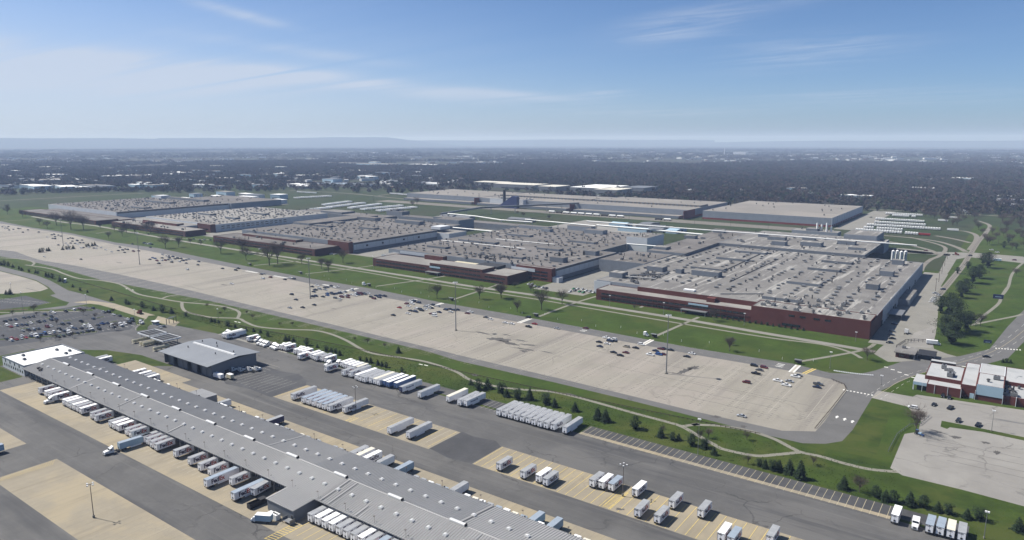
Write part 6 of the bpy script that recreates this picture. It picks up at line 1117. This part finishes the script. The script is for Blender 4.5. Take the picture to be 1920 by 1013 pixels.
# trailers parked far off behind the halls
fb1 = MB(); fb1.box(-1.3, 1.3, 0, 8.5, 1.2, 4.0, M['white'], top=M['roofw']); fb1.box(-1.1, 1.1, .3, 8, .35, 1.2, M['rubber']); fm1 = fb1.mesh('far_trailer')
fb2 = MB(); fb2.box(-1.3, 1.3, 0, 15.5, 1.2, 4.0, M['white'], top=M['roofw']); fb2.box(-1.1, 1.1, .5, 3, .2, 1.2, M['rubber']); fb2.box(-.9, .9, 9, 15, .4, 1.2, M['rubber']); fm2 = fb2.mesh('far_trailer')
fb3 = MB(); fb3.box(-1.3, 1.3, 0, 15.5, 1.2, 4.0, M['trailer'], top=M['roofg']); fb3.box(-1.1, 1.1, .5, 3, .2, 1.2, M['rubber']); fm3 = fb3.mesh('far_trailer')
k = 0
for x0, x1, y, n in FAR_TRAILERS:
    for i in range(n):
        if rng.random() < .06: continue
        thing('parked_trailer', 'small white trailer, %s from left in gravel row %s' % (nth(i + 1), nth(FAR_TRAILERS.index((x0, x1, y, n)) + 1)), 'trailer', (x0 + (x1 - x0) * i / n, y + rng.uniform(-.6, .6), 0), 0, 'white trailers in rows by the loop road', fm1); k += 1
for i, (x, y, rz, m, lb) in enumerate(((-92, 1322, -90, fm2, 'long white trailer end on beside the rows, nearer one'), (-108, 1535, -90, fm2, 'long white trailer at the far end of the rows'), (-118, 1470, -90, fm2, 'long white trailer between the back rows'))):
    o = thing('parked_trailer', lb, 'trailer', (x, y, 0), R(rz), None, m)
ob = MB(); ob.box(-1.3, 1.3, 0, 15.5, 1.2, 4.0, M['car_R']); ob.box(-1.1, 1.1, .5, 15, .3, 1.2, M['rubber'])
thing('parked_trailer', 'orange red trailer alone beside the white rows', 'trailer', (-122, 1232, 0), R(-90), None, ob.mesh('orange_trailer'))
for x0, y0, x1, y1 in FAR_TRAILERS_W:
    n = int(math.hypot(x1 - x0, y1 - y0) / 6.0)
    for i in range(n):
        thing('parked_trailer', 'long white trailer, %s from the near end of meadow row %s' % (nth(i + 1), nth(FAR_TRAILERS_W.index((x0, y0, x1, y1)) + 1)), 'trailer', (x0 + (x1 - x0) * i / n, y0 + (y1 - y0) * i / n, 0), R(-90) + rng.uniform(-.02, .02), 'long white trailers behind the halls', (fm2, fm3, fm2, fm3, fm3)[(i * 7 + n) % 5])
# tank wagons
wg = MB(); wg.tube((-6.5, 0, 2.7), (6.5, 0, 2.7), 1.5, 1.5, M['white'], 12); wgm = wg.mesh('vessel'); wc = MB(); wc.box(-7.5, 7.5, -1.2, 1.2, .9, 1.2, M['chassis']); wcm = wc.mesh('underframe')
for i in range(12):
    c = thing('tank_wagon', '%s railway tank wagon, %s from the left on the siding' % (('white', 'grey', 'black')[(0, 2, 1, 0, 0, 0, 0, 2, 0, 0, 2, 0)[i]], nth(i + 1)), 'railway wagon', (-762 + i * 17.0 + (60 if i > 9 else 0), 1196, 0), 0, 'tank wagons on the siding')
    if i in (1, 7, 10): b = MB(); b.tube((-6.5, 0, 2.7), (6.5, 0, 2.7), 1.5, 1.5, M['chassis'], 12); part('vessel', b, c)
    else: part('vessel', wgm, c)
    part('underframe', wcm, c)
    for x in (-5.5, 5.5): b = MB(); b.box(x - 1.4, x + 1.4, -.8, .8, 0, .9, M['rubber']); part('bogie', b, c)

# ---------------------------------------------------------------- masts, lamps, shelters, signs
hm = MB(); hm.tube((0, 0, 0), (0, 0, 38), .42, .2, M['steel'], 8); hmm = hm.mesh('mast'); hr = MB()
for k in range(8):
    a = k * math.pi / 4; hr.box(1.3 * math.cos(a) - .3, 1.3 * math.cos(a) + .3, 1.3 * math.sin(a) - .3, 1.3 * math.sin(a) + .3, 37.2, 37.8, M['white'])
lampm = MB(); lampm.box(-.35, .35, -.3, .3, -.25, .25, M['white']); lampm = lampm.mesh('floodlight'); ringm = MB().tube((0, 0, 37.4), (0, 0, 37.7), 1.2, 1.2, M['steel'], 12).mesh('ring')
for i, (x, y) in enumerate(POLES_HIGH):
    c = thing('light_mast', 'very tall grey light mast on the pale lot, %s counted from the road bend' % nth(i + 1), 'light mast', (x, y, 0), 0, 'tall masts on the big lot'); part('mast', hmm, c); part('ring', ringm, c)
    for k in range(8): a = k * math.pi / 4; part('floodlight', lampm, c, loc=(1.45 * math.cos(a), 1.45 * math.sin(a), 37.3))
    b = MB(); b.tube((0, 0, 0), (0, 0, .8), .9, .9, M['pave'], 10); part('base', b, c)
for i, (x, y) in enumerate(POLES_QUAD):
    c = thing('yard_light', ('four headed brown lamp pole on the bare near concrete pad', 'four headed lamp pole beside the last trailer of the middle pad', 'four headed lamp pole on the striped yellow pad')[i], 'lamp pole', (x, y, 0), .4, 'four headed yard lights')
    b = MB(); b.tube((0, 0, .9), (0, 0, 14), .16, .1, M['polebrown'], 8); part('pole', b, c); b = MB(); b.tube((0, 0, 0), (0, 0, 1.1), .42, .42, M['pave'], 10); part('base', b, c)
    b = MB(); b.box(-1.3, 1.3, -.06, .06, 13.6, 13.75, M['steel']); b.box(-.06, .06, -1.3, 1.3, 13.8, 13.95, M['steel']); part('cross_arm', b, c)
    for dx, dy in ((-1.3, 0), (1.3, 0), (0, -1.3), (0, 1.3)): part('lamp_head', lampm, c, loc=(dx, dy, 13.8), scale=.8)
def wherep(x, y):
    return 'beside the showroom lots' if x > -60 and y < 480 else 'among the staff lots' if x < -530 and y < 300 else 'on the grass bank' if y < 345 else 'before the factory halls'
cn = {}
for x, y, h_ in POLES_SINGLE:
    ww = wherep(x, y); cn[ww] = cn.get(ww, 0) + 1
    c = thing('street_lamp', 'slim lamp pole %s, number %s in its line' % (ww, ['one', 'two', 'three', 'four', 'five', 'six', 'seven', 'eight'][cn[ww] - 1]), 'lamp pole', (x, y, 0), 0, 'single lamp poles')
    b = MB(); b.tube((0, 0, 0), (0, 0, h_), .14, .08, M['steel'], 7); part('pole', b, c); part('lamp_head', lampm, c, loc=(.4, 0, h_)); part('lamp_head', lampm, c, loc=(-.4, 0, h_)); 
    b = MB(); b.tube((0, 0, 0), (0, 0, .7), .3, .3, M['pave'], 8); part('base', b, c)
for i, (x, y) in enumerate(SHELTERS):
    c = thing('bus_shelter', 'small open roofed waiting shelter at the lawn edge, %s along the lot road' % nth(i + 1), 'shelter', (x, y, 0), 0, 'waiting shelters along the lot road')
    b = MB(); b.box(-2.2, 2.2, -1.3, 1.3, 2.5, 2.75, M['duct']); part('roof', b, c)
    for dx in (-2, 2):
        for dy in (-1.1, 1.1): bb = MB(); bb.box(dx - .08, dx + .08, dy - .08, dy + .08, 0, 2.5, M['chassis']); part('post', bb, c)
    b = MB(); b.box(-2, 2, 1.05, 1.15, .3, 2.3, M['glass']); part('rear_glazing', b, c); b = MB(); b.box(-1.6, 1.6, .4, .9, .4, .5, M['wood']); part('bench', b, c)
    if i in (2, 5): box_truck(x - 6.0, y - .3, R(90), 'white shuttle cart beside the %s waiting shelter' % nth(i + 1), 1.8, 'white', 'shuttle_cart')
for i in range(30):
    x = -610 + i * 17.6; thing('marker_post', 'short pale marker post in the lawn edge grass, %s along the lot road' % nth(i + 1), 'post', (x, 468 + (x + 100) * -.012 + (i % 2) * 8, 0), 0, 'pale marker posts in the lawn', MB().tube((0, 0, 0), (0, 0, 1.7), .13, .1, M['white'], 6).mesh('marker_post'))
pc = 0
def utility_row(pts, label, h_=13):
    global pc
    for i, (x, y) in enumerate(pts):
        c = thing('utility_pole', '%s, %s in the line' % (label, nth(i + 1)), 'utility pole', (x, y, 0), 0, label); b = MB(); b.tube((0, 0, 0), (0, 0, h_), .22, .14, M['wood'], 6); part('pole', b, c); b = MB(); b.box(-1.4, 1.4, -.08, .08, h_ - 1.2, h_ - 1, M['wood']); part('cross_arm', b, c)
utility_row([(-58, 776), (-60, 830), (-62, 885), (-64, 940), (-66, 1000)], 'timber pole along the plant drive')
utility_row([(-700 + i * 62, 1165) for i in range(8)], 'dark timber pole along the railway', 14)
utility_row([(-2000 + i * 95, 1180 - i * 2) for i in range(9)], 'timber pole across the far meadow', 15)
for x, y, s_, lb in ((-8, 767, 1.0, 'dark blue billboard sign on the meadow path'), (-9, 590, .6, 'small dark sign board at the road fork')):
    c = thing('sign_board', lb, 'sign', (x, y, 0), R(10)); b = MB(); b.box(-4 * s_, 4 * s_, -.15, .15, .8, 4.2 * s_ + .5, M['navy']); part('board', b, c)
    for dx in (-3 * s_, 3 * s_): bb = MB(); bb.box(dx - .1, dx + .1, -.1, .1, 0, .8, M['steel']); part('post', bb, c)
    b = MB(); b.box(-2.4 * s_, 2.4 * s_, -.2, -.16, 2.2 * s_, 2.9 * s_, M['lightblue']); part('sign_print', b, c)
for i, (x, y) in enumerate(((-533.5, 281), (-536, 284.5))):
    c = thing('gate_portal', 'steel portal frame over the yard gate lane, %s one' % nth(i + 1), 'portal', (x, y, 0)); b = MB(); b.box(-.2, .2, -3, -2.7, 0, 4.6, M['chassis']); b.box(-.2, .2, 2.7, 3, 0, 4.6, M['chassis']); part('post', b, c); b = MB(); b.box(-.3, .3, -3, 3, 4.6, 5, M['steel']); part('beam', b, c)

# ---------------------------------------------------------------- trees
def bare_tree_meshes(seed, H):
    rr = random.Random(seed); tr, tw = MB(), MB()
    def sliver(p, d, L, w_):
        s_ = d.orthogonal().normalized() * w_; tw.add([tuple(p - s_), tuple(p + s_), tuple(p + d * L)], [(0, 1, 2)], M['twig'])
    def grow(p, d, L, r, lv):
        q = p + d * L
        (tr if lv < 3 else tw).tube(p, q, r, r * .6, M['bark'] if lv < 3 else M['twig'], 6 if lv == 0 else 4 if lv < 3 else 3, cap=False)
        if lv == 4:
            for k in range(3):
                a = rr.uniform(0, 6.283); sp = rr.uniform(.2, .8); u = d.orthogonal().normalized(); v = d.cross(u)
                nd = (d * math.cos(sp) + (u * math.cos(a) + v * math.sin(a)) * math.sin(sp)).normalized(); sliver(p + d * L * rr.uniform(.1, 1), nd, H * rr.uniform(.06, .11), H * .0019)
            return
        for k in range((7, 5, 4, 3)[lv]):
            t = rr.uniform(.6, 1.0) if lv == 0 else rr.uniform(.35, 1.0); o_ = p + d * (L * t); a = 6.283 * k / (7, 5, 4, 3)[lv] + rr.uniform(-.4, .4)
            sp = rr.uniform(.15, .95) if lv == 0 else rr.uniform(.25, .85); u = d.orthogonal().normalized(); v = d.cross(u)
            nd = d * math.cos(sp) + (u * math.cos(a) + v * math.sin(a)) * math.sin(sp); nd.z += .08; nd.normalize()
            grow(o_, nd, L * (rr.uniform(.95, 1.5) if lv == 0 else rr.uniform(.55, .8)), r * (.5 if lv == 0 else .55), lv + 1)
    grow(Vector((0, 0, 0)), Vector((rr.uniform(-.04, .04), rr.uniform(-.04, .04), 1)).normalized(), H * .24, H * .017, 0)
    return tr.mesh('trunk'), tw.mesh('crown')
BT = [bare_tree_meshes(s, 20.0) for s in (3, 8, 21, 34)]
zt = [max(v.co.z for v in t[1].vertices) for t in BT]
def zone(x, y):
    if x > -62 and y < 470: return 'by the showroom lots'
    if x > -62 or y > 900: return 'on the far meadows'
    if x < -520 and y < 300: return 'in the staff lot islands'
    if y < 350: return 'on the grass bank'
    return 'on the factory lawn'
def plant(lst, name, label, cat, group, builder):
    order = sorted(lst, key=lambda e: bearing(e[0], e[1])); cn_ = {}
    for i, (x, y, h_) in enumerate(order):
        z_ = zone(x, y); cn_[z_] = cn_.get(z_, 0) + 1
        c = thing(name, '%s %s, %s from the left there' % (label, z_, nth(cn_[z_])), cat, (x, y, 0), rng.uniform(0, 6.28), group); builder(c, h_, i)
def b_bare(c, h_, i):
    k = i % 4; s_ = h_ * .97 / zt[k]; part('trunk', BT[k][0], c, scale=s_); part('crown', BT[k][1], c, scale=s_)
plant([e for e in BARE if e[2] > 3], 'bare_tree', 'leafless spreading tree', 'tree', 'leafless trees', b_bare)
def conifer_meshes(seed, n=650, wide=.25, col='needle', irregular=.0):
    rr = np.random.default_rng(seed); t = MB(); t.tube((0, 0, 0), (0, 0, .9), .028, .006, M['bark'], 6, cap=False); c = MB()
    for i in range(n):
        h_ = .06 + .94 * (1 - math.sqrt(rr.random())) if not irregular else .12 + .86 * rr.random()
        if irregular: rad = wide * (math.sin(min(1, (h_ - .05) / .95) * math.pi * .93) ** .7) * (1 + irregular * math.sin(7 * h_ + seed) * .5 + irregular * .4 * math.sin(3.1 * h_ * 5))
        else: rad = wide * (1 - h_) ** .85 * (1 + .12 * math.sin(h_ * 31 + seed)) + .01
        a = rr.uniform(0, 2 * math.pi); r_ = rad * (.3 + .8 * rr.random()) * (1 + (.15 if not irregular else .32) * math.sin(3 * a + seed + 9 * h_)); x, y = r_ * math.cos(a), r_ * math.sin(a)
        s_ = rr.uniform(.035, .075) * (1.15 - .5 * h_) * (1.0 if not irregular else (.62 if n > 2000 else 1.0)); dr = Vector((math.cos(a), math.sin(a), -.55 + rr.uniform(-.3, .3))).normalized(); sd_ = Vector((-math.sin(a), math.cos(a), rr.uniform(-.5, .5))).normalized(); p = Vector((x, y, h_))
        c.add([tuple(p - dr * s_ * .6), tuple(p + dr * s_ + sd_ * s_ * .7), tuple(p + dr * s_ * .9 - sd_ * s_ * .7)], [(0, 1, 2)], M[col])
    return t.mesh('trunk'), c.mesh('crown')
CT = [conifer_meshes(s, 700, w_) for s, w_ in ((1, .24), (2, .30), (5, .27))]; PT = [conifer_meshes(s, 3200, w_, 'pine', .9) for s, w_ in ((3, .28), (4, .34), (9, .31))]; CT.append(conifer_meshes(14, 800, .33, 'needle', .55)); CT.append(conifer_meshes(17, 700, .26, 'needle', .35))
def b_con(c, h_, i): t, cr = CT[(i * 7 + i // 3) % 5]; h_ = h_ * .88; w_ = h_ * (1.3 if h_ < 8 else 1.1); part('trunk', t, c, scale=(h_, h_, h_)); part('crown', cr, c, scale=(w_, w_, h_))
def b_pine(c, h_, i): t, cr = PT[i % 3]; part('trunk', t, c, scale=h_); part('crown', cr, c, scale=h_)
plant(EVERGREEN, 'conical_evergreen', 'dark green conical evergreen', 'tree', 'conical evergreens', b_con)
plant(PINES, 'pine_tree', 'big dark broad crowned pine', 'tree', 'large pines east of the drive', b_pine)
hs = [(x, 551.0 + .3 * math.sin(x), 3.4) for x in np.linspace(-196, -124, 17)]
plant([(float(a), b_, c_) for a, b_, c_ in hs], 'clipped_shrub', 'small clipped shrub at the brick front', 'shrub', 'clipped shrubs along the brick front', b_con)
# a scattering of single trees over the far meadows
far = []
for x, y, h_, k in ((-2177, 775, 14, 'g'), (-2357, 1059, 20, 'g'), (-2446, 1214, 16, 'g'), (-1955, 1026, 16, 'b'), (-1930, 1060, 17, 'b'), (-1905, 1090, 15, 'b'), (-1883, 1110, 18, 'b'), (-1870, 1130, 19, 'b'), (-1840, 1208, 18, 'b'), (-1860, 1170, 16, 'b'), (-1820, 1250, 17, 'b'), (-1790, 1290, 18, 'b'), (-1760, 1180, 15, 'b'), (-1735, 1215, 17, 'b'), (-1698, 576, 16, 'b'), (-1660, 540, 15, 'b'), (-1720, 560, 17, 'b'), (-1650, 1260, 17, 'b'), (-1600, 1290, 17, 'b'), (-2283, 1379, 20, 'g'), (-2050, 640, 9, 'g'),
                    (-30, 1180, 14, 'b'), (10, 1150, 15, 'b'), (30, 1100, 14, 'b'), (-5, 1230, 13, 'b'), (20, 1290, 14, 'b'), (-20, 1330, 12, 'b'), (-80, 1500, 13, 'b'), (-110, 1480, 13, 'b'), (-60, 1440, 14, 'b'), (-90, 1400, 13, 'b'), (35, 1210, 14, 'b'), (5, 1400, 14, 'b'), (40, 1350, 13, 'b'), (50, 1180, 13, 'b'), (60, 1280, 14, 'b'), (-10, 1480, 14, 'b')) + tuple((float(a), float(b_), float(h__), 'b') for a, b_, h__ in zip(rng.uniform(-45, 95, 46), rng.uniform(1120, 1580, 46), rng.uniform(10, 17, 46))) + tuple((float(a), float(b_), 14.0, 'b') for a, b_ in zip(rng.uniform(-150, -60, 12), rng.uniform(1480, 1600, 12))): far.append((x, y, h_, k))
plant([e[:3] for e in far if e[3] == 'b'], 'meadow_tree', 'hazy leafless tree standing', 'tree', 'far leafless trees', b_bare)
plant([e[:3] for e in far if e[3] == 'g'], 'meadow_evergreen', 'hazy dark round evergreen standing', 'tree', 'far evergreens', b_pine)

# ---------------------------------------------------------------- the wooded plain with its houses and warehouses
def wedge_points(n, d0f, d1, az0=-8, az1=80, seed=1):
    r_ = np.random.default_rng(seed); az = np.radians(r_.uniform(az0, az1, n)); d0 = d0f(np.degrees(az)); d = np.sqrt(r_.uniform(0, 1, n) * (d1 ** 2 - d0 ** 2) + d0 ** 2)
    return -np.sin(az) * d, np.cos(az) * d
def edge(az): return np.interp(az, [-8, 0, 4, 8, 14, 22, 27, 30, 34, 40, 46, 52, 60, 66, 74, 80], [1540, 1570, 1590, 1610, 1600, 1620, 1680, 1760, 1950, 2050, 2150, 2300, 2330, 2500, 2650, 2700])
def crown_mesh(name, seed, mt, n=46, w_=.52, base=.18):
    rr = np.random.default_rng(seed); b = MB(); b.tube((0, 0, 0), (0, 0, .5), .03, .015, M['bark'], 3, cap=False)
    for i in range(n):
        v = rr.normal(size=3); v /= np.linalg.norm(v); r_ = rr.uniform(.55, 1) ; p = np.array([v[0] * w_ * r_, v[1] * w_ * r_, .58 + v[2] * .42 * r_])
        if p[2] < base: p[2] = base + .05
        q = rr.normal(size=3) * .13; s_ = rr.normal(size=3) * .13
        b.add([tuple(p - q), tuple(p + s_), tuple(p + q * .5 - s_)], [(0, 1, 2)], mt)
    return b.mesh(name)
# open ground in the woods: streets, yards, industrial estates
def clear(x, y):
    f_ = np.sin(x * .0031 + 1.3) * np.sin(y * .0023 + .5) + .6 * np.sin(x * .0009 - y * .0013) + .35 * np.sin(x * .011) * np.sin(y * .012)
    return f_
def gn_scatter(name, xs, ys, meshes, smin, smax, label, cat):
    n = len(xs)
    for k, me in enumerate(meshes):
        sel = np.arange(n) % len(meshes) == k; pm_ = bpy.data.meshes.new(name); pts = np.zeros((sel.sum(), 3)); pts[:, 0] = xs[sel]; pts[:, 1] = ys[sel]; pm_.from_pydata(pts.tolist(), [], [])
        o_ = stuff(link(name, pm_), label, cat); src = bpy.data.objects.new(name + '_source', me)
        ng = bpy.data.node_groups.new(name, 'GeometryNodeTree'); ng.interface.new_socket('Geometry', in_out='INPUT', socket_type='NodeSocketGeometry'); ng.interface.new_socket('Geometry', in_out='OUTPUT', socket_type='NodeSocketGeometry')
        gi = ng.nodes.new('NodeGroupInput'); go = ng.nodes.new('NodeGroupOutput'); ip = ng.nodes.new('GeometryNodeInstanceOnPoints'); oi = ng.nodes.new('GeometryNodeObjectInfo'); oi.inputs['Object'].default_value = src
        rs = ng.nodes.new('FunctionNodeRandomValue'); rs.data_type = 'FLOAT'; rs.inputs[2].default_value = smin; rs.inputs[3].default_value = smax
        rz_ = ng.nodes.new('FunctionNodeRandomValue'); rz_.data_type = 'FLOAT_VECTOR'; rz_.inputs[0].default_value = (0, 0, 0); rz_.inputs[1].default_value = (0, 0, 6.28)
        ng.links.new(gi.outputs[0], ip.inputs['Points']); ng.links.new(oi.outputs['Geometry'], ip.inputs['Instance']); ng.links.new(rs.outputs[1], ip.inputs['Scale']); ng.links.new(rz_.outputs[0], ip.inputs['Rotation']); ng.links.new(ip.outputs[0], go.inputs[0])
        md = o_.modifiers.new('scatter', 'NODES'); md.node_group = ng
wx, wy = wedge_points(105000, edge, 5200, -10, 80, 3)
keep = clear(wx, wy) + np.random.default_rng(5).uniform(-.35, .35, len(wx)) > -.42
waz = np.degrees(np.arctan2(-wx, wy)); wd = np.hypot(wx, wy); keep &= ~((waz > 40) & (wd < 3500) & (np.random.default_rng(8).random(len(wx)) < .55)); keep &= ~((waz < 14) & (wd < 2300) & (np.random.default_rng(18).random(len(wx)) < .3)); keep |= (waz < 11) & (wd < 2300) & (np.random.default_rng(19).random(len(wx)) < .62)
keep &= ~((wx > -1480) & (wx < -800) & (wy > 1600) & (wy < 1890) & (np.random.default_rng(6).random(len(wx)) < .9))
keep &= ~((wx > -2060) & (wx < -1740) & (wy > 1480) & (wy < 1700))
wx, wy = wx[keep], wy[keep]
fx_, fy_ = wedge_points(420, lambda a: edge(a) - 190, 2300, 38, 78, 41); fk = np.hypot(fx_, fy_) < edge(np.degrees(np.arctan2(-fx_, fy_))); wx = np.concatenate([wx, fx_[fk]]); wy = np.concatenate([wy, fy_[fk]])
rfx, rfy = wedge_points(4200, lambda a: edge(a) + 250, 8200, -8, 80, 31); raz = np.degrees(np.arctan2(-rfx, rfy)); rd = np.hypot(rfx, rfy); kk = (clear(rfx * 1.7, rfy * 1.7) < -.1) & ((raz > 36) | (rd > 5200) | (np.random.default_rng(2).random(len(raz)) < .6)) & (np.random.default_rng(4).random(len(raz)) < .62); rfx, rfy = rfx[kk], rfy[kk]
hx, hy = wedge_points(560, lambda a: edge(a) + 15, 3900, -2, 76, 21)
hord = sorted(zip(hx.tolist(), hy.tolist()), key=lambda p: bearing(*p))[::2]
gap = np.array(hord[:280] + list(zip(rfx.tolist(), rfy.tolist()))); gd = np.hypot(gap[:, 0], gap[:, 1]); gap_c = gap * (1 - 26 / gd)[:, None]
ok_ = np.ones(len(wx), bool)
for k0 in range(0, len(gap_c), 64):           # a garden or street opens in front of every house
    dd = (wx[:, None] - gap_c[None, k0:k0 + 64, 0]) ** 2 + (wy[:, None] - gap_c[None, k0:k0 + 64, 1]) ** 2; ok_ &= ~(dd < 27.0 ** 2).any(1)
wx, wy = wx[ok_], wy[ok_]
gn_scatter('distant_woods', wx, wy, [crown_mesh('woods_crown', s, M[m]) for s, m in ((1, 'woods'), (2, 'woods'), (3, 'woodsr'), (4, 'woods'), (5, 'woods'), (6, 'woodsg'))], 9, 16, 'hazy brown leafless woods covering the plain behind the factories', 'woods')
hx, hy = wedge_points(16000, lambda a: a * 0 + 5200.0, 12500, -10, 80, 9); kk = clear(hx, hy) > -.5; hx, hy = hx[kk], hy[kk]
gn_scatter('farther_woods', hx, hy, [crown_mesh('far_crown', s, M['woods'], 40, 2.2, .1) for s in (11, 12)], 13, 22, 'bluish far woods toward the horizon', 'woods')
rb = [MB(), MB(), MB()]
for b_, (a_, d_, h_, wm__, rm__) in zip(rb, ((1.6, .5, .42, 'whitewall', 'duct'), (.62, .5, .36, 'whitewall', 'whiteroof'), (.8, .5, .4, 'brickd', 'paleroof'))): b_.box(-a_, a_, -d_, d_, 0, h_ + .1, M[wm__], top=M[rm__])
gn_scatter('distant_roofs', rfx, rfy, [b_.mesh('roof_speck') for b_ in rb], 7, 17, 'countless tiny pale roofs scattered through the far wooded suburbs', 'rooftops')
# sparser trees along the edge of the woods and by the roads
ex, ey = wedge_points(900, lambda a: edge(a) - 130, 2300, 0, 78, 12)
# houses
hb = [MB(), MB(), MB()]
for b, (wc_, rc_) in zip(hb, (('whitewall', 'vent'), ('whitewall', 'duct'), ('brickd', 'polebrown'))):
    b.box(-5, 5, -4, 4, 0, 3.2, M[wc_]); b.prism([(-4.5, 3.2), (0, 5.6), (4.5, 3.2)], -5.4, 5.4, M[rc_], 'x')
hms = [b.mesh('small_house') for b in hb]
n = 0
for x, y in hord:
    if n >= 280: break
    if -1700 < x < -860 and 1600 < y < 1950: continue
    n += 1; s_ = rng.uniform(.9, 1.7); o = thing('house', 'small %s house among leafless trees, %s counted from the left' % (('dark roofed white', 'pale roofed white', 'brick')[n % 3], nth(n)), 'house', (x, y, 0), rng.uniform(0, 3.14), 'houses scattered in the woods', hms[n % 3]); o.scale = (s_, s_, 1.15)
# flat roofed warehouses
def warehouse(x, y, w_, d_, h_, rz, rm, wm_, lab, group='warehouses beyond the plants'):
    c = thing('warehouse', lab, 'warehouse', (x, y, 0), rz, group); b = MB(); b.box(-w_ / 2, w_ / 2, -d_ / 2, d_ / 2, 0, h_, M[wm_]); part('wall', b, c)
    b = MB(); b.box(-w_ / 2 - .3, w_ / 2 + .3, -d_ / 2 - .3, d_ / 2 + .3, h_, h_ + .6, M[rm]); part('roof', b, c)
    b = MB(); b.box(-w_ * .3, w_ * .3, -d_ / 2 - .2, -d_ / 2, .5, min(h_ * .5, 4), M['vent']); part('dock_openings', b, c)
W5 = [(-1240, 1770, 150, 80, 'cream'), (-1105, 1745, 60, 80, 'cream'), (-985, 1800, 110, 150, 'whiteroof'), (-905, 1730, 70, 90, 'cream'), (-1370, 1800, 110, 60, 'cream'), (-880, 1850, 60, 90, 'duct')]
for i, (x, y, a, d, m) in enumerate(W5): warehouse(x, y, a, d, 13, 0, m if m != 'cream' else 'rooft', 'duct', '%s flat roofed warehouse behind the far halls, %s from the left' % ('white' if m == 'whiteroof' else 'cream', nth(i + 1)))
WL = [(-2470, 980, 100, 40), (-2500, 1045, 55, 40), (-3110, 1237, 60, 50), (-3090, 1430, 90, 50), (-2945, 1655, 120, 50), (-2890, 1780, 60, 50), (-2400, 1512, 80, 50), (-2510, 875, 80, 40), (-2430, 895, 60, 40), (-2600, 1350, 90, 60), (-2700, 1150, 60, 40), (-2330, 1330, 50, 40), (-2620, 940, 60, 30), (-2750, 1010, 70, 40), (-2800, 1300, 60, 40),
      (-1650, 1735, 280, 60), (-1520, 1690, 60, 40), (-3190, 2900, 600, 80), (-2780, 3060, 300, 60), (-2100, 1760, 80, 40), (-2000, 1850, 90, 40), (-2230, 1700, 70, 40), (-2300, 1800, 60, 60), (-1900, 2000, 60, 50)]
WL += [(-700, 4350, 90, 60), (-300, 2950, 170, 60), (-180, 3020, 60, 60), (60, 2900, 300, 50), (-230, 2350, 60, 40), (-520, 2100, 50, 30), (-60, 2150, 90, 30), (0, 1990, 80, 30), (-330, 1900, 70, 30)]
rw = np.random.default_rng(55)
for i in range(80):
    az_ = R(rw.uniform(44, 77)); d_ = rw.uniform(2230, 3500) if rw.random() < .75 else rw.uniform(3500, 4600); WL.append((-math.sin(az_) * d_, math.cos(az_) * d_, rw.uniform(30, 110), rw.uniform(22, 50)))
for i in range(16):
    WL.append((-1690 + (i % 6) * 62 + rw.uniform(-10, 10), 900 + (i // 6) * 85 + (i % 2) * 20, rw.uniform(22, 55), rw.uniform(14, 30)))
for i, (x, y, a, d) in enumerate(WL): warehouse(x, y, a, d, 7 + (i % 3) * 2, R((i * 37) % 20 - 10), ('whiteroof', 'paleroof', 'whiteroof', 'duct')[i % 4], ('duct', 'whitewall', 'lightblue')[i % 3], '%s low warehouse amid distant trees, number %d of its kind' % (('white', 'pale', 'white', 'grey')[i % 4], i + 1) if 0 else '%s roofed distant low building, %s counted from the left' % (('white', 'pale', 'bright white', 'grey')[i % 4], nth(1 + sum(bearing(q[0], q[1]) < bearing(x, y) for q in WL))))
r_ = np.random.default_rng(77); band = []
for i in range(130):
    c_ = r_.random(); az = r_.uniform(-6, 30) if c_ < .62 else r_.uniform(30, 76); d = r_.uniform(5600, 9000) if c_ < .62 else (r_.uniform(3600, 5200) if r_.random() < .6 else r_.uniform(5500, 8500))
    band.append((-math.sin(R(az)) * d, math.cos(R(az)) * d, r_.uniform(25, 150) * (.5 + .5 * r_.random()), r_.uniform(30, 60), r_.uniform(6, 15)))
band.sort(key=lambda p: bearing(p[0], p[1]))
bw = MB(); bw.box(-.5, .5, -.5, .5, 0, 1, M['whitewall'], top=M['whiteroof']); bwm = bw.mesh('far_building')
for i, (x, y, a, d, h_) in enumerate(band):
    o = thing('far_building', 'tiny pale building in the hazy horizon band, %s from left' % nth(i + 1), 'building', (x, y, 0), r_.uniform(-.4, .4), 'tiny pale buildings near the horizon', bwm); o.scale = (a, d, h_)
o = thing('far_power_plant', 'pale block building with tall stack on the hazy horizon', 'power plant', (-2240, 6880, 0)); b = MB(); b.box(-60, 60, -40, 40, 0, 34, M['whitewall']); b.box(60, 150, -40, 40, 0, 24, M['panelg']); part('hall', b, o)
b = MB(); b.tube((-160, 0, 0), (-160, 0, 75), 5, 4, M['whitewall'], 10); part('stack', b, o)
utility_row([(-120, 1668), (20, 1640), (-20, 1180)], 'tall lattice pole at the edge of the woods', 30)

# ---------------------------------------------------------------- the air
hz = MB(); hz.box(-25500, 24000, -2500, 24500, -1.5, 285, M['white']); hzo = link('haze', hz.mesh('haze')); hzo['kind'] = 'stuff'; hzo['label'] = 'thin blue summer haze over the whole plain'; hzo['category'] = 'haze'
hm_ = bpy.data.materials.new('haze_air'); hm_.use_nodes = True; ht = hm_.node_tree; ht.nodes.clear(); ho = ht.nodes.new('ShaderNodeOutputMaterial'); hv = ht.nodes.new('ShaderNodeVolumePrincipled')
hv.inputs['Color'].default_value = (0.52, 0.68, 1.0, 1); hv.inputs['Absorption Color'].default_value = (0.55, 0.62, 0.85, 1); hv.inputs['Density'].default_value = 0.85e-4; hv.inputs['Anisotropy'].default_value = 0.0
ht.links.new(hv.outputs[0], ho.inputs['Volume']); hzo.data.materials.clear(); hzo.data.materials.append(hm_)
